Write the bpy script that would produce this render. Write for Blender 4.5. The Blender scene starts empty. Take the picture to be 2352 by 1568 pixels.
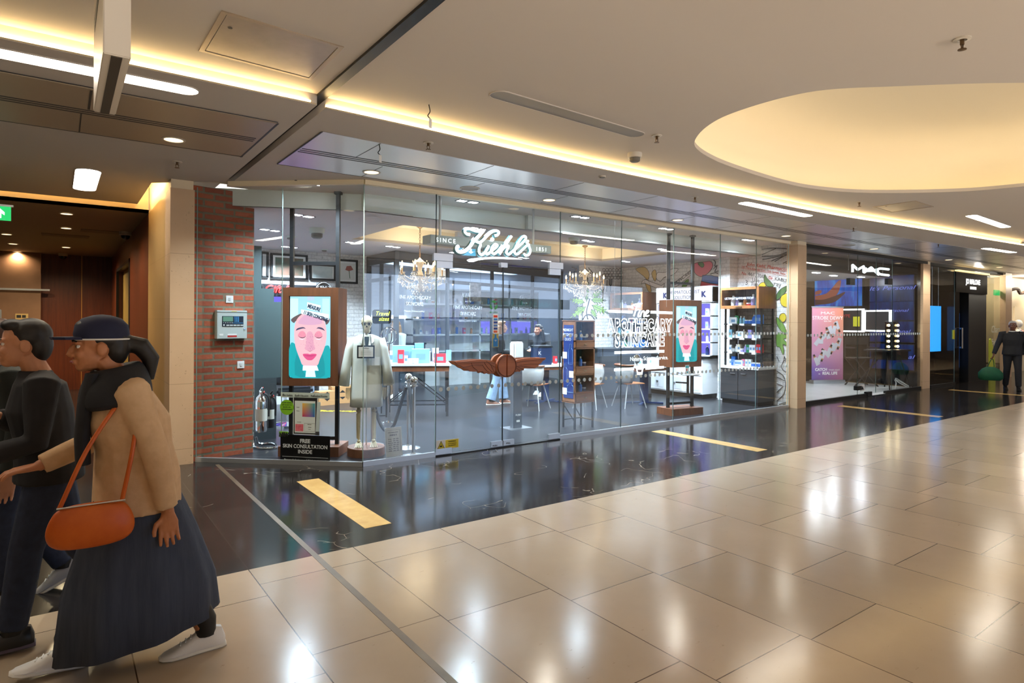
import bpy, bmesh, math, random
from mathutils import Vector, Matrix
random.seed(7)
SC = bpy.context.scene
COL = SC.collection
# ---------------------------------------------------------------- camera
YAW, ROLL, FPX = 0.626093, 0.0052215, 1434.58
PCX, PCY = 1176.0, 738.58
CAM = Vector((-2.70, -6.52, 1.60))
FW = Vector((math.sin(YAW), math.cos(YAW), 0))
_r0 = Vector((math.cos(YAW), -math.sin(YAW), 0)); _u0 = Vector((0, 0, 1))
RT = _r0*math.cos(ROLL) + _u0*math.sin(ROLL)
UP = _u0*math.cos(ROLL) - _r0*math.sin(ROLL)
cam = bpy.data.cameras.new('camera'); camo = bpy.data.objects.new('camera', cam); COL.objects.link(camo)
cam.sensor_width = 36; cam.lens = 36*FPX/2352; cam.shift_y = (PCY-784)/2352
cam.clip_start = .05; cam.clip_end = 200
camo.matrix_world = Matrix(((RT.x, UP.x, -FW.x, CAM.x), (RT.y, UP.y, -FW.y, CAM.y), (RT.z, UP.z, -FW.z, CAM.z), (0, 0, 0, 1)))
SC.camera = camo
# measured photograph points -> places on real planes of the building
def _ray(x, y): return RT*((x-PCX)/FPX) - UP*((y-PCY)/FPX) + FW
def onz(x, y, z=0.0):
    d = _ray(x, y); return CAM + d*((z-CAM.z)/d.z)
def ony(x, y, Y=0.0):
    d = _ray(x, y); return CAM + d*((Y-CAM.y)/d.y)
def onx(x, y, X=0.0):
    d = _ray(x, y); return CAM + d*((X-CAM.x)/d.x)
# ---------------------------------------------------------------- world, render, exposure
W = bpy.data.worlds.new('world'); SC.world = W; W.use_nodes = True
W.node_tree.nodes['Background'].inputs[0].default_value = (1.0, .93, .84, 1)
W.node_tree.nodes['Background'].inputs[1].default_value = 5.5
SC.view_settings.view_transform = 'Standard'; SC.view_settings.look = 'None'
SC.view_settings.exposure = 1.0; SC.view_settings.gamma = 1; SC.view_settings.use_curve_mapping = False
cy = SC.cycles
cy.use_denoising = True; cy.max_bounces = 8; cy.diffuse_bounces = 3; cy.glossy_bounces = 4; cy.transparent_max_bounces = 24
cy.transmission_bounces = 4; cy.caustics_reflective = False; cy.caustics_refractive = False
cy.sample_clamp_indirect = 4; cy.sample_clamp_direct = 0
try: cy.use_light_tree = True
except Exception: pass
# ---------------------------------------------------------------- materials
def lin(c):
    return tuple(((v/255)/12.92 if v/255 <= .04045 else ((v/255+.055)/1.055)**2.4) for v in c) + (1.0,)
_M = {}
def mat(name, rgb, rough=.5, metal=0.0, emit=0.0, spec=.5, ecol=None, alpha=1.0, coat=0.0):
    if name in _M: return _M[name]
    m = bpy.data.materials.new(name); m.use_nodes = True
    b = m.node_tree.nodes['Principled BSDF']
    b.inputs['Base Color'].default_value = lin(rgb); b.inputs['Roughness'].default_value = rough
    b.inputs['Metallic'].default_value = metal; b.inputs['Specular IOR Level'].default_value = spec
    if coat: b.inputs['Coat Weight'].default_value = coat
    if emit:
        b.inputs['Emission Color'].default_value = lin(ecol or rgb); b.inputs['Emission Strength'].default_value = emit
        if emit >= .5: b.inputs['Base Color'].default_value = (.02, .02, .02, 1)
    if alpha < 1: b.inputs['Alpha'].default_value = alpha
    _M[name] = m; return m
class NT:
    """short node-tree writer"""
    def __init__(s, m): s.t = m.node_tree; s.n = s.t.nodes; s.b = s.n['Principled BSDF']
    def new(s, typ, **k):
        n = s.n.new('ShaderNode'+typ)
        for a, v in k.items(): setattr(n, a, v)
        return n
    def link(s, a, b): s.t.links.new(a, b)
    def val(s, v, sock):
        if isinstance(v, (int, float)): sock.default_value = v
        else: s.link(v, sock)
    def math(s, op, a, b=0.0, c=None):
        n = s.new('Math', operation=op); s.val(a, n.inputs[0]); s.val(b, n.inputs[1])
        if c is not None: s.val(c, n.inputs[2])
        return n.outputs[0]
    def mix(s, f, a, b, blend='MIX'):
        n = s.new('MixRGB', blend_type=blend); s.val(f, n.inputs[0])
        for v, i in ((a, 1), (b, 2)):
            if isinstance(v, tuple): n.inputs[i].default_value = v
            else: s.link(v, n.inputs[i])
        return n.outputs[0]
    def coord(s, kind='Object'): return s.new('TexCoord').outputs[kind]
    def xyz(s, v):
        n = s.new('SeparateXYZ'); s.link(v, n.inputs[0]); return n.outputs
    def vec(s, x, y, z):
        n = s.new('CombineXYZ'); s.val(x, n.inputs[0]); s.val(y, n.inputs[1]); s.val(z, n.inputs[2]); return n.outputs[0]
    def noise(s, v, scale, detail=3, rough=.5):
        n = s.new('TexNoise'); s.link(v, n.inputs['Vector']); n.inputs['Scale'].default_value = scale
        n.inputs['Detail'].default_value = detail; n.inputs['Roughness'].default_value = rough; return n.outputs['Fac']
    def ramp(s, f, stops):
        n = s.new('ValToRGB'); s.link(f, n.inputs[0]); e = n.color_ramp.elements
        while len(e) > 1: e.remove(e[-1])
        e[0].position = stops[0][0]; e[0].color = stops[0][1]
        for p, c in stops[1:]:
            q = e.new(p); q.color = c
        return n.outputs[0]
    def scale(s, v, k):
        n = s.new('VectorMath', operation='MULTIPLY'); s.link(v, n.inputs[0]); n.inputs[1].default_value = k; return n.outputs[0]
    def white(s, v):
        n = s.new('TexWhiteNoise', noise_dimensions='3D'); s.link(v, n.inputs['Vector']); return n.outputs['Value']
    def bump(s, h, strength=.3, dist=.01):
        n = s.new('Bump'); n.inputs['Strength'].default_value = strength; n.inputs['Distance'].default_value = dist
        s.link(h, n.inputs['Height']); s.link(n.outputs[0], s.b.inputs['Normal'])
def tiles(t, p, col_w, length, seed=0.0, joint=.004):
    """columns running along Y with random stagger; returns (joint mask 0..1, cell random)"""
    o = t.xyz(p)
    cx = t.math('DIVIDE', t.math('ADD', o[0], 50*col_w), col_w)
    ci = t.math('FLOOR', cx)
    off = t.white(t.vec(ci, seed, 3.3))
    cyv = t.math('ADD', t.math('DIVIDE', t.math('ADD', o[1], 40), length), off)
    ri = t.math('FLOOR', cyv)
    fx = t.math('FRACT', cx); fy = t.math('FRACT', cyv)
    dx = t.math('MULTIPLY', t.math('MINIMUM', fx, t.math('SUBTRACT', 1.0, fx)), col_w)
    dy = t.math('MULTIPLY', t.math('MINIMUM', fy, t.math('SUBTRACT', 1.0, fy)), length)
    j = t.math('LESS_THAN', t.math('MINIMUM', dx, dy), joint/2)
    return j, t.white(t.vec(ci, ri, seed+7.7))
def make_mall_floor():
    m = mat('polished_stone_floor', (160, 130, 100), .14); t = NT(m); p = t.coord()
    mp = t.new('Mapping'); mp.inputs['Location'].default_value = (-.385+.0, 0, 0); t.link(p, mp.inputs[0])
    j, rnd = tiles(t, mp.outputs[0], .70, .98, 1.0, .006)
    n1 = t.noise(p, 1.4, 5, .6); n2 = t.noise(t.scale(p, (14, 34, 10)), 1.0, 6, .7)
    base = t.mix(n1, lin((174, 156, 134)), lin((194, 177, 155)))
    tone = t.mix(rnd, (.90, .89, .87, 1), (1.06, 1.05, 1.05, 1)); base = t.mix(1.0, base, tone, 'MULTIPLY')
    spk = t.ramp(n2, [(0, (1, 1, 1, 1)), (.30, (1, 1, 1, 1)), (.36, (0, 0, 0, 1)), (1, (0, 0, 0, 1))])
    blot = t.math('GREATER_THAN', t.noise(p, 2.3, 2), .52)
    base = t.mix(t.math('MULTIPLY', t.math('MULTIPLY', spk, blot), .55), base, lin((110, 82, 60)))
    base = t.mix(j, base, lin((84, 66, 50)))
    # black marble border
    j2, rnd2 = tiles(t, mp.outputs[0], .70, .70, 5.0, .004)
    w = t.noise(p, 1.1, 4, .6)
    dist = t.new('VectorMath', operation='ADD'); t.link(p, dist.inputs[0])
    nz = t.new('TexNoise'); t.link(p, nz.inputs['Vector']); nz.inputs['Scale'].default_value = 2.0; t.link(nz.outputs['Color'], dist.inputs[1])
    vo = t.new('TexVoronoi', feature='DISTANCE_TO_EDGE'); t.link(dist.outputs[0], vo.inputs['Vector']); vo.inputs['Scale'].default_value = 1.3
    vein = t.math('LESS_THAN', vo.outputs['Distance'], .0045)
    vein = t.math('MULTIPLY', vein, t.math('GREATER_THAN', w, .54))
    ck = t.noise(t.scale(p, (5, 16, 5)), 1.0, 8, .8)
    fl = t.math('MULTIPLY', t.math('GREATER_THAN', ck, .70), t.math('GREATER_THAN', t.noise(p, .9, 2), .47))
    dark = t.mix(rnd2, lin((29, 27, 26)), lin((41, 38, 36)))
    dark = t.mix(t.math('MULTIPLY', t.math('MAXIMUM', vein, fl), .55), dark, lin((168, 156, 138)))
    dark = t.mix(t.math('MULTIPLY', j2, .5), dark, lin((86, 78, 66)))
    o = t.xyz(p)
    isdark = t.math('GREATER_THAN', o[1], -2.285)
    t.link(t.mix(isdark, base, dark), t.b.inputs['Base Color'])
    rn = t.noise(p, 60, 2)
    t.link(t.math('ADD', t.math('SUBTRACT', .15, t.math('MULTIPLY', isdark, .05)), t.math('MULTIPLY', rn, .05)), t.b.inputs['Roughness'])
    t.bump(t.noise(p, 9, 3), .04, .01)
    t.b.inputs['Specular IOR Level'].default_value = .6
    return m
def make_brick(name, c1, c2, mortar, w=.25, h=.0765, ms=.009, bump=.7, rough=.8, plane='xz'):
    m = mat(name, c1, rough); t = NT(m); p = t.coord(); o = t.xyz(p)
    v = t.vec(o[0], o[2], 0.0) if plane == 'xz' else t.vec(o[1], o[2], 0.0)
    v = t.mix(.012, v, t.new('TexNoise').outputs['Color']) if False else v
    nn = t.new('TexNoise'); t.link(p, nn.inputs['Vector']); nn.inputs['Scale'].default_value = 9; nn.inputs['Detail'].default_value = 2
    wob = t.new('VectorMath', operation='SCALE'); t.link(nn.outputs['Color'], wob.inputs[0]); wob.inputs['Scale'].default_value = .014
    ad = t.new('VectorMath', operation='ADD'); t.link(v, ad.inputs[0]); t.link(wob.outputs[0], ad.inputs[1])
    b = t.new('TexBrick'); t.link(ad.outputs[0], b.inputs['Vector'])
    b.inputs['Scale'].default_value = 1; b.inputs['Brick Width'].default_value = w; b.inputs['Row Height'].default_value = h
    b.inputs['Mortar Size'].default_value = ms; b.inputs['Mortar Smooth'].default_value = .15
    b.inputs['Color1'].default_value = lin(c1); b.inputs['Color2'].default_value = lin(c2); b.inputs['Mortar'].default_value = lin(mortar)
    nz = t.noise(p, 26, 5, .65)
    c = t.mix(.55, b.outputs['Color'], t.ramp(nz, [(.25, (.45, .43, .40, 1)), (.75, (1.15, 1.12, 1.1, 1))]), 'MULTIPLY')
    t.link(c, t.b.inputs['Base Color'])
    h_ = t.math('ADD', t.math('MULTIPLY', t.math('SUBTRACT', 1.0, b.outputs['Fac']), 1.0), t.math('MULTIPLY', nz, .25))
    t.bump(h_, bump, .008)
    return m
def make_wood(name, c1, c2, axis='z', rough=.35, sc=1.0):
    m = mat(name, c1, rough); t = NT(m); p = t.coord()
    k = {'z': (22, 22, 1.2), 'x': (1.2, 22, 22), 'y': (22, 1.2, 22)}[axis]
    n = t.noise(t.scale(p, tuple(v*sc for v in k)), 1.0, 6, .65)
    n2 = t.noise(p, 2.0, 2)
    c = t.ramp(t.math('ADD', t.math('MULTIPLY', n, .8), t.math('MULTIPLY', n2, .2)), [(.30, lin(c1)), (.62, lin(c2))])
    t.link(c, t.b.inputs['Base Color']); t.bump(n, .06, .004); return m
def make_stone(name, c1, c2, spot, rough=.4):
    m = mat(name, c1, rough); t = NT(m); p = t.coord(); o = t.xyz(p)
    c = t.mix(t.noise(p, 3.2, 5, .6), lin(c1), lin(c2))
    s = t.math('MULTIPLY', t.math('GREATER_THAN', t.noise(p, 34, 5, .7), .64), t.math('GREATER_THAN', t.noise(p, 4, 2), .5))
    c = t.mix(t.math('MULTIPLY', s, .6), c, lin(spot))
    z = t.math('FRACT', t.math('DIVIDE', t.math('ADD', o[2], .55), .72))
    c = t.mix(t.math('MULTIPLY', t.math('LESS_THAN', z, .006), .6), c, lin(spot))
    t.link(c, t.b.inputs['Base Color']); return m
def make_noisy(name, c1, c2, scale=3.0, rough=.5, metal=0.0, bump=0.0, detail=4, stretch=None, spec=.5):
    m = mat(name, c1, rough, metal, spec=spec); t = NT(m); p = t.coord()
    if stretch: p = t.scale(p, stretch)
    n = t.noise(p, scale, detail, .6)
    t.link(t.ramp(n, [(.3, lin(c1)), (.7, lin(c2))]), t.b.inputs['Base Color'])
    if bump: t.bump(n, bump, .01)
    return m
def make_glass(name='clear_glass', tint=(.955, .985, .99, 1), ior=1.52):
    m = bpy.data.materials.new(name); m.use_nodes = True; nt = m.node_tree; nt.nodes.clear()
    out = nt.nodes.new('ShaderNodeOutputMaterial'); mx = nt.nodes.new('ShaderNodeMixShader')
    tr = nt.nodes.new('ShaderNodeBsdfTransparent'); gl = nt.nodes.new('ShaderNodeBsdfGlossy'); fr = nt.nodes.new('ShaderNodeFresnel')
    tr.inputs[0].default_value = tint; gl.inputs['Roughness'].default_value = 0.0; gl.inputs[0].default_value = (1, 1, 1, 1)
    ge = nt.nodes.new('ShaderNodeNewGeometry'); mm = nt.nodes.new('ShaderNodeMapRange')   # same reflectance on both faces of the pane
    mm.inputs['To Min'].default_value = ior; mm.inputs['To Max'].default_value = 1/ior
    nt.links.new(ge.outputs['Backfacing'], mm.inputs['Value']); nt.links.new(mm.outputs['Result'], fr.inputs['IOR'])
    nt.links.new(fr.outputs[0], mx.inputs[0]); nt.links.new(tr.outputs[0], mx.inputs[1]); nt.links.new(gl.outputs[0], mx.inputs[2])
    nt.links.new(mx.outputs[0], out.inputs[0]); _M[name] = m; return m
GLASS = make_glass(); EDGE = mat('glass_edge', (150, 176, 172), .2, spec=.6)
# ---------------------------------------------------------------- mesh helpers
class MB:
    def __init__(s): s.bm = bmesh.new()
    def _add(s, vs, fs):
        b = [s.bm.verts.new(v) for v in vs]
        for f in fs:
            try: s.bm.faces.new([b[i] for i in f])
            except ValueError: pass
        return b
    def box(s, c, d, rz=0.0, R=None):
        R = R or Matrix.Rotation(rz, 3, 'Z'); c = Vector(c); h = [v/2 for v in d]
        vs = [c + R @ Vector((x*h[0], y*h[1], z*h[2])) for z in (-1, 1) for y in (-1, 1) for x in (-1, 1)]
        s._add(vs, [(0, 2, 3, 1), (4, 5, 7, 6), (0, 1, 5, 4), (2, 6, 7, 3), (0, 4, 6, 2), (1, 3, 7, 5)]); return s
    def b2(s, a, b):
        return s.box([(a[i]+b[i])/2 for i in range(3)], [abs(a[i]-b[i]) for i in range(3)])
    def bar(s, p, q, w, h=None, up=(0, 0, 1)):
        p, q = Vector(p), Vector(q); d = q-p; L = d.length; d.normalize(); upv = Vector(up)
        if abs(d.dot(upv)) > .99: upv = Vector((0, 1, 0))
        x = d.cross(upv).normalized(); z = x.cross(d)
        return s.box((p+q)/2, (w, L, h or w), R=Matrix((x, d, z)).transposed())
    def loft(s, rings, cap=True, closed=False):
        n = len(rings[0]); vs = [v for r in rings for v in r]; fs = []
        R = len(rings)
        for i in range(R if closed else R-1):
            k = (i+1) % R
            for j in range(n):
                fs.append((i*n+j, i*n+(j+1) % n, k*n+(j+1) % n, k*n+j))
        if cap and not closed:
            fs.append(tuple(range(n))[::-1]); fs.append(tuple((R-1)*n+j for j in range(n)))
        s._add(vs, fs); return s
    def tube(s, pts, r, n=8, closed=False, cap=True, flat=1.0):
        P = [Vector(p) for p in pts]
        rr = r if isinstance(r, (list, tuple)) else [r]*len(P)
        rings = []; up = None
        for i, p in enumerate(P):
            a = P[i-1] if (i > 0 or closed) else P[i]; b = P[(i+1) % len(P)] if (i < len(P)-1 or closed) else P[i]
            d = (b-a)
            if d.length < 1e-9: d = Vector((0, 0, 1))
            d.normalize()
            if up is None:
                up = Vector((0, 0, 1)) if abs(d.z) < .9 else Vector((1, 0, 0))
            x = d.cross(up)
            if x.length < 1e-6: x = d.orthogonal()
            x.normalize(); y = x.cross(d).normalized(); up = y
            rings.append([p + x*(rr[i]*math.cos(2*math.pi*k/n)) + y*(rr[i]*flat*math.sin(2*math.pi*k/n)) for k in range(n)])
        return s.loft(rings, cap, closed)
    def cyl(s, p, q, r, r2=None, n=16): return s.tube([p, q], [r, r if r2 is None else r2], n)
    def lathe(s, prof, c=(0, 0, 0), n=20, sx=1.0, sy=1.0):
        c = Vector(c); rings = [[c + Vector((max(r, 1e-4)*sx*math.cos(2*math.pi*k/n), max(r, 1e-4)*sy*math.sin(2*math.pi*k/n), z)) for k in range(n)] for r, z in prof]
        return s.loft(rings, cap=prof[0] != prof[-1])
    def sphere(s, c, r, n=12, m=8):
        r = (r, r, r) if isinstance(r, (int, float)) else r; c = Vector(c)
        rings = []
        for i in range(m+1):
            a = -math.pi/2 + math.pi*i/m; cr = max(math.cos(a), 1e-3)
            rings.append([c + Vector((r[0]*cr*math.cos(2*math.pi*k/n), r[1]*cr*math.sin(2*math.pi*k/n), r[2]*math.sin(a))) for k in range(n)])
        return s.loft(rings)
    def poly(s, pts, thick=None):
        """flat face; thick = offset vector makes a slab"""
        P = [Vector(p) for p in pts]
        if thick is None: s._add(P, [tuple(range(len(P)))])
        else:
            t = Vector(thick); n = len(P)
            s._add(P + [p+t for p in P], [tuple(range(n))[::-1], tuple(range(n, 2*n))] + [(i, (i+1) % n, n+(i+1) % n, n+i) for i in range(n)])
        return s
    def add_mesh(s, me, M=None):
        n0 = len(s.bm.verts); s.bm.from_mesh(me); s.bm.verts.ensure_lookup_table()
        if M is not None: bmesh.ops.transform(s.bm, matrix=M, verts=s.bm.verts[n0:])
        return s
    def out(s, name, m=None, parent=None, smooth=False, bevel=0, label=None, kind=None, seg=2):
        bm = s.bm
        bmesh.ops.recalc_face_normals(bm, faces=bm.faces)
        if bevel:
            bmesh.ops.bevel(bm, geom=[e for e in bm.edges], offset=bevel, segments=seg, affect='EDGES', clamp_overlap=True)
        me = bpy.data.meshes.new(name); bm.to_mesh(me); bm.free()
        if smooth:
            for p in me.polygons: p.use_smooth = True
            try: me.set_sharp_from_angle(angle=math.radians(40))
            except Exception: pass
        o = bpy.data.objects.new(name, me); COL.objects.link(o)
        if m is not None: me.materials.append(m)
        if parent is not None: o.parent = parent
        if label: o['label'] = label
        if kind: o['kind'] = kind
        return o
def tag(o, label, cat, group=None, kind=None):
    o['label'] = label; o['category'] = cat
    if group: o['group'] = group
    if kind: o['kind'] = kind
    return o
def struct(o): o['kind'] = 'structure'; return o
def thing(name, label, cat, loc=(0, 0, 0), rz=0.0, group=None):
    o = bpy.data.objects.new(name, None); COL.objects.link(o); o.empty_display_size = .1
    o.location = loc; o.rotation_euler = (0, 0, rz); return tag(o, label, cat, group)
def kids(o): return [c for c in COL.objects if c.parent == o]
def dup(o, loc, rz=None, label=None):
    r = o.copy(); COL.objects.link(r); r.location = loc
    if rz is not None: r.rotation_euler = (0, 0, rz)
    if label: r['label'] = label
    for c in [x for x in COL.objects if x.parent == o]:
        d = c.copy(); COL.objects.link(d); d.parent = r
        for g in [x for x in COL.objects if x.parent == c]:
            e = g.copy(); COL.objects.link(e); e.parent = d
    return r
def spl(pts, n=8, closed=False):
    """Catmull-Rom through the points"""
    P = [Vector(p) for p in pts]; N = len(P); out = []
    for i in range(N if closed else N-1):
        p1, p2 = P[i], P[(i+1) % N]
        p0 = P[i-1] if (i > 0 or closed) else p1*2-p2
        p3 = P[(i+2) % N] if (i+2 < N or closed) else p2*2-p1
        for k in range(n):
            t = k/n
            out.append(.5*((2*p1) + (p2-p0)*t + (2*p0-5*p1+4*p2-p3)*t*t + (3*p1-p0-3*p2+p3)*t**3))
    if not closed: out.append(P[-1])
    return out
def ev_mesh(cu):
    o = bpy.data.objects.new('tmp', cu); COL.objects.link(o)
    bpy.context.view_layer.update()
    me = bpy.data.meshes.new_from_object(o.evaluated_get(bpy.context.evaluated_depsgraph_get()))
    bpy.data.objects.remove(o); bpy.data.curves.remove(cu); return me
def plate(name, outer, holes, z, thick, m, parent=None, M=None):
    """flat plate with holes in XY (or through M anywhere)"""
    cu = bpy.data.curves.new('c', 'CURVE'); cu.dimensions = '2D'; cu.fill_mode = 'BOTH'; cu.extrude = thick/2
    for ring in [outer]+list(holes):
        sp = cu.splines.new('POLY'); sp.points.add(len(ring)-1)
        for q, p in zip(sp.points, ring): q.co = (p[0], p[1], 0, 1)
        sp.use_cyclic_u = True
    me = ev_mesh(cu); me.name = name
    me.transform(M if M is not None else Matrix.Translation((0, 0, z)))
    me.materials.clear(); me.materials.append(m)
    o = bpy.data.objects.new(name, me); COL.objects.link(o)
    if parent is not None: o.parent = parent
    return o
def txt_mesh(s, size=.1, depth=.002, bold=0.0, align='CENTER', sx=1.0, shear=0.0, tube=0.0, spacing=1.0, res=3, line=1.0):
    cu = bpy.data.curves.new('t', 'FONT'); cu.body = s; cu.size = size; cu.align_x = align; cu.align_y = 'BOTTOM_BASELINE'
    cu.space_character = spacing; cu.shear = shear; cu.resolution_u = res; cu.space_line = line
    if tube: cu.fill_mode = 'NONE'; cu.bevel_depth = tube; cu.bevel_resolution = 1; cu.offset = bold
    else: cu.extrude = depth/2; cu.offset = bold
    me = ev_mesh(cu)
    if sx != 1: me.transform(Matrix.Diagonal((sx, 1, 1, 1)))
    return me
def frame_m(o, xd, yd):
    """matrix: local x->xd, local y->yd, local z->normal"""
    x = Vector(xd).normalized(); y = Vector(yd).normalized(); z = x.cross(y)
    return Matrix(((x.x, y.x, z.x, o[0]), (x.y, y.y, z.y, o[1]), (x.z, y.z, z.z, o[2]), (0, 0, 0, 1)))
def letters(name, m, M, rows, parent=None, **kw):
    """rows: (text, x, y, size[, extra kw]) laid out on the plane of M"""
    b = MB()
    for r in rows:
        k = dict(kw); k.update(r[4] if len(r) > 4 else {})
        rot = k.pop('rot', 0)
        me = txt_mesh(r[0], r[3], **k)
        b.add_mesh(me, M @ Matrix.Translation((r[1], r[2], 0)) @ Matrix.Rotation(rot, 4, 'Z')); bpy.data.meshes.remove(me)
    return b.out(name, m, parent)
FRONT = lambda x, y, z: frame_m((x, y, z), (1, 0, 0), (0, 0, 1))      # plane facing -Y
# ================================================================ SETTING
WHITE = mat('ceiling_paint', (202, 194, 186), .7)
SHOPW = mat('shop_ceiling_paint', (205, 200, 202), .7)
CREAM = mat('cream_trim', (236, 218, 186), .5)
DARK = mat('dark_metal', (38, 38, 38), .4, .6)
BLACK = mat('matt_black', (16, 16, 17), .5)
STEEL = mat('brushed_steel', (196, 198, 200), .28, 1.0)
CHROME = mat('chrome', (225, 228, 230), .08, 1.0)
LED = mat('warm_led_strip', (255, 214, 150), .5, emit=22, ecol=(255, 218, 152))
LAMP = mat('white_light_diffuser', (255, 250, 240), .5, emit=12, ecol=(255, 244, 226))
COOL = mat('cool_spot_lens', (255, 255, 255), .5, emit=14, ecol=(240, 246, 255))
PAPER = mat('white_paper', (235, 235, 232), .6)
INK = mat('black_ink', (22, 22, 24), .6)
floor = plate('floor', [(-10.5, -8.3), (6.3, -8.3), (6.3, -11.2), (13, -11.2), (13, -8.3), (34, -8.3), (34, 14), (-10.5, 14)], [], -.01, .02, make_mall_floor()); struct(floor)
INLAY = make_noisy('gold_stone_inlay', (222, 186, 120), (202, 162, 100), 6, .16)
for i, (x0, y0) in enumerate([(-.79, -.24), (4.33, -.30), (9.48, -.42), (14.75, -.45), (20.1, -.5), (-6.0, -.24)]):
    struct(MB().b2((x0, y0, -.002), (x0+.22, y0-1.72, .0015)).out('trim_%d' % (i+1), INLAY))
struct(MB().b2((-1.305, -14, -.002), (-1.265, 1.0, .0015)).out('trim_joint', make_noisy('bronze_joint_strip', (112, 94, 72), (88, 74, 58), 4, .35, .5)))
SHOPF = mat('dark_shop_tile', (74, 70, 70), .28, spec=.3); t = NT(SHOPF); p = t.coord()
j, rnd = tiles(t, p, .6, .6, 9.0, .004)
c = t.mix(rnd, lin((26, 26, 29)), lin((36, 35, 38))); t.link(t.mix(t.math('MULTIPLY', j, .5), c, lin((34, 32, 32))), t.b.inputs['Base Color'])
struct(plate('floor_shop', [(0, .03), (8.62, .03), (8.75, 9), (-1.2, 9), (-1.2, 1.4), (-1.42, 1.33)], [], .002, .003, SHOPF))
MACF = make_noisy('white_shop_floor', (214, 214, 210), (196, 196, 194), 2, .3)
struct(plate('floor_white', [(8.86, .05), (14.7, .05), (14.7, 7), (8.86, 7)], [], .002, .003, MACF))
# ---- ceilings
LP = [(-1.14, -2.02), (-.22, -1.99), (.99, -1.92), (2.5, -1.90), (4.07, -1.92), (6.16, -1.95), (8.47, -2.13), (12.84, -2.45), (18, -2.9), (26, -3.7)]
LPC = [tuple(v) for v in spl([(x, y, 0) for x, y in LP], 6)]
LPC2 = [(p[0], p[1]) for p in LPC]
ZL, ZU, ZS = 3.15, 3.23, 2.95
low = plate('ceiling_low', LPC2 + [(26, .80), (.28, .80), (-.80, 1.30), (-1.14, 1.30)], [], (ZL+ZU)/2, ZU-ZL, WHITE); struct(low)
low2 = plate('ceiling_low_left', [(-9, -2.08), (-1.21, -2.05), (-1.21, 1.05), (-1.48, 1.25), (-1.87, 1.61), (-1.87, 3.21), (-9, 3.21)], [], (ZL+ZU)/2, ZU-ZL, WHITE); struct(low2)
OC = [(2.06, -2.82), (1.78, -3.07), (1.59, -3.37), (1.52, -3.65), (1.53, -4.0), (1.63, -4.27), (1.93, -4.57), (2.56, -5.12), (3.6, -5.8), (5.2, -6.15), (6.4, -5.6), (6.72, -4.8), (6.52, -4.08), (6.25, -3.5), (5.49, -2.82), (4.77, -2.54), (4.11, -2.48), (3.13, -2.55), (2.53, -2.65)]
OCC = [(v.x, v.y) for v in spl([(x, y, 0) for x, y in OC], 5, True)]
up_ = plate('ceiling', [(-1.14, -8.6), (26, -8.6), (26, -3.4), (12, -2.1), (6, -1.7), (-1.14, -1.8)], [OCC], ZU+.02, .04, WHITE); struct(up_)
struct(plate('ceiling_left', [(-9, -8.6), (-1.21, -8.6), (-1.21, -1.8), (-9, -1.8)], [], ZU+.02, .04, WHITE))
struct(MB().b2((-1.21, -8.6, 3.212), (-1.14, 1.15, 3.24)).out('ceiling_joint', DARK))
def grow(ring, k):
    cx = sum(p[0] for p in ring)/len(ring); cy_ = sum(p[1] for p in ring)/len(ring); o = []
    n = len(ring)
    for i in range(n):
        a = Vector(ring[i-1]); b = Vector(ring[(i+1) % n]); d = (b-a).normalized(); nn = Vector((d.y, -d.x)); q = Vector(ring[i])
        if (q-Vector((cx, cy_))).dot(nn) < 0: nn = -nn
        o.append((q.x+nn.x*k, q.y+nn.y*k))
    return o
g3 = grow(OCC, .34); cxo = sum(p[0] for p in OCC)/len(OCC); cyo = sum(p[1] for p in OCC)/len(OCC)
rings = []
for k, z in ((1, 3.25), (1.0, 3.60), (.96, 3.80), (.85, 3.93), (.6, 4.0), (.3, 4.02), (.02, 4.025)):
    rings.append([(cxo+(x-cxo)*k, cyo+(y-cyo)*k, z) for x, y in g3])
struct(MB().loft(rings, cap=False).out('ceiling_dome', mat('dome_paint', (234, 224, 202), .8), smooth=True))
g1 = grow(OCC, .12)
MB().tube([(x, y, 3.275) for x, y in g1], .012, 4, closed=True).out('trim_dome_light', mat('warm_dome_led', (255, 214, 150), .5, emit=8.6, ecol=(255, 228, 180))).__setitem__('kind', 'structure')
# cove light strips along the edge of the low ceiling
b = MB()
ledp = [(p[0], p[1]-.012, 3.166) for p in LPC]
b.tube(ledp, .006, 4); o = b.out('cove_light_strip', LED); tag(o, 'warm light strip along the long curved ceiling edge above the glass shopfront', 'light strip')
b = MB(); b.tube([(p[0], p[1]-.010, 3.154) for p in LPC], .012, 4, flat=.35); struct(b.out('trim_cove', CREAM))
b = MB(); b.tube([(-9, -2.092, 3.166), (-1.26, -2.062, 3.166)], .006, 4); tag(b.out('cove_light_strip', LED), 'warm light strip on the ceiling edge left of the joint, passing behind the hanging sign', 'light strip')
b = MB(); b.tube([(-9, -2.09, 3.154), (-1.22, -2.06, 3.154)], .012, 4, flat=.35); struct(b.out('trim_cove_left', CREAM))
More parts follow.
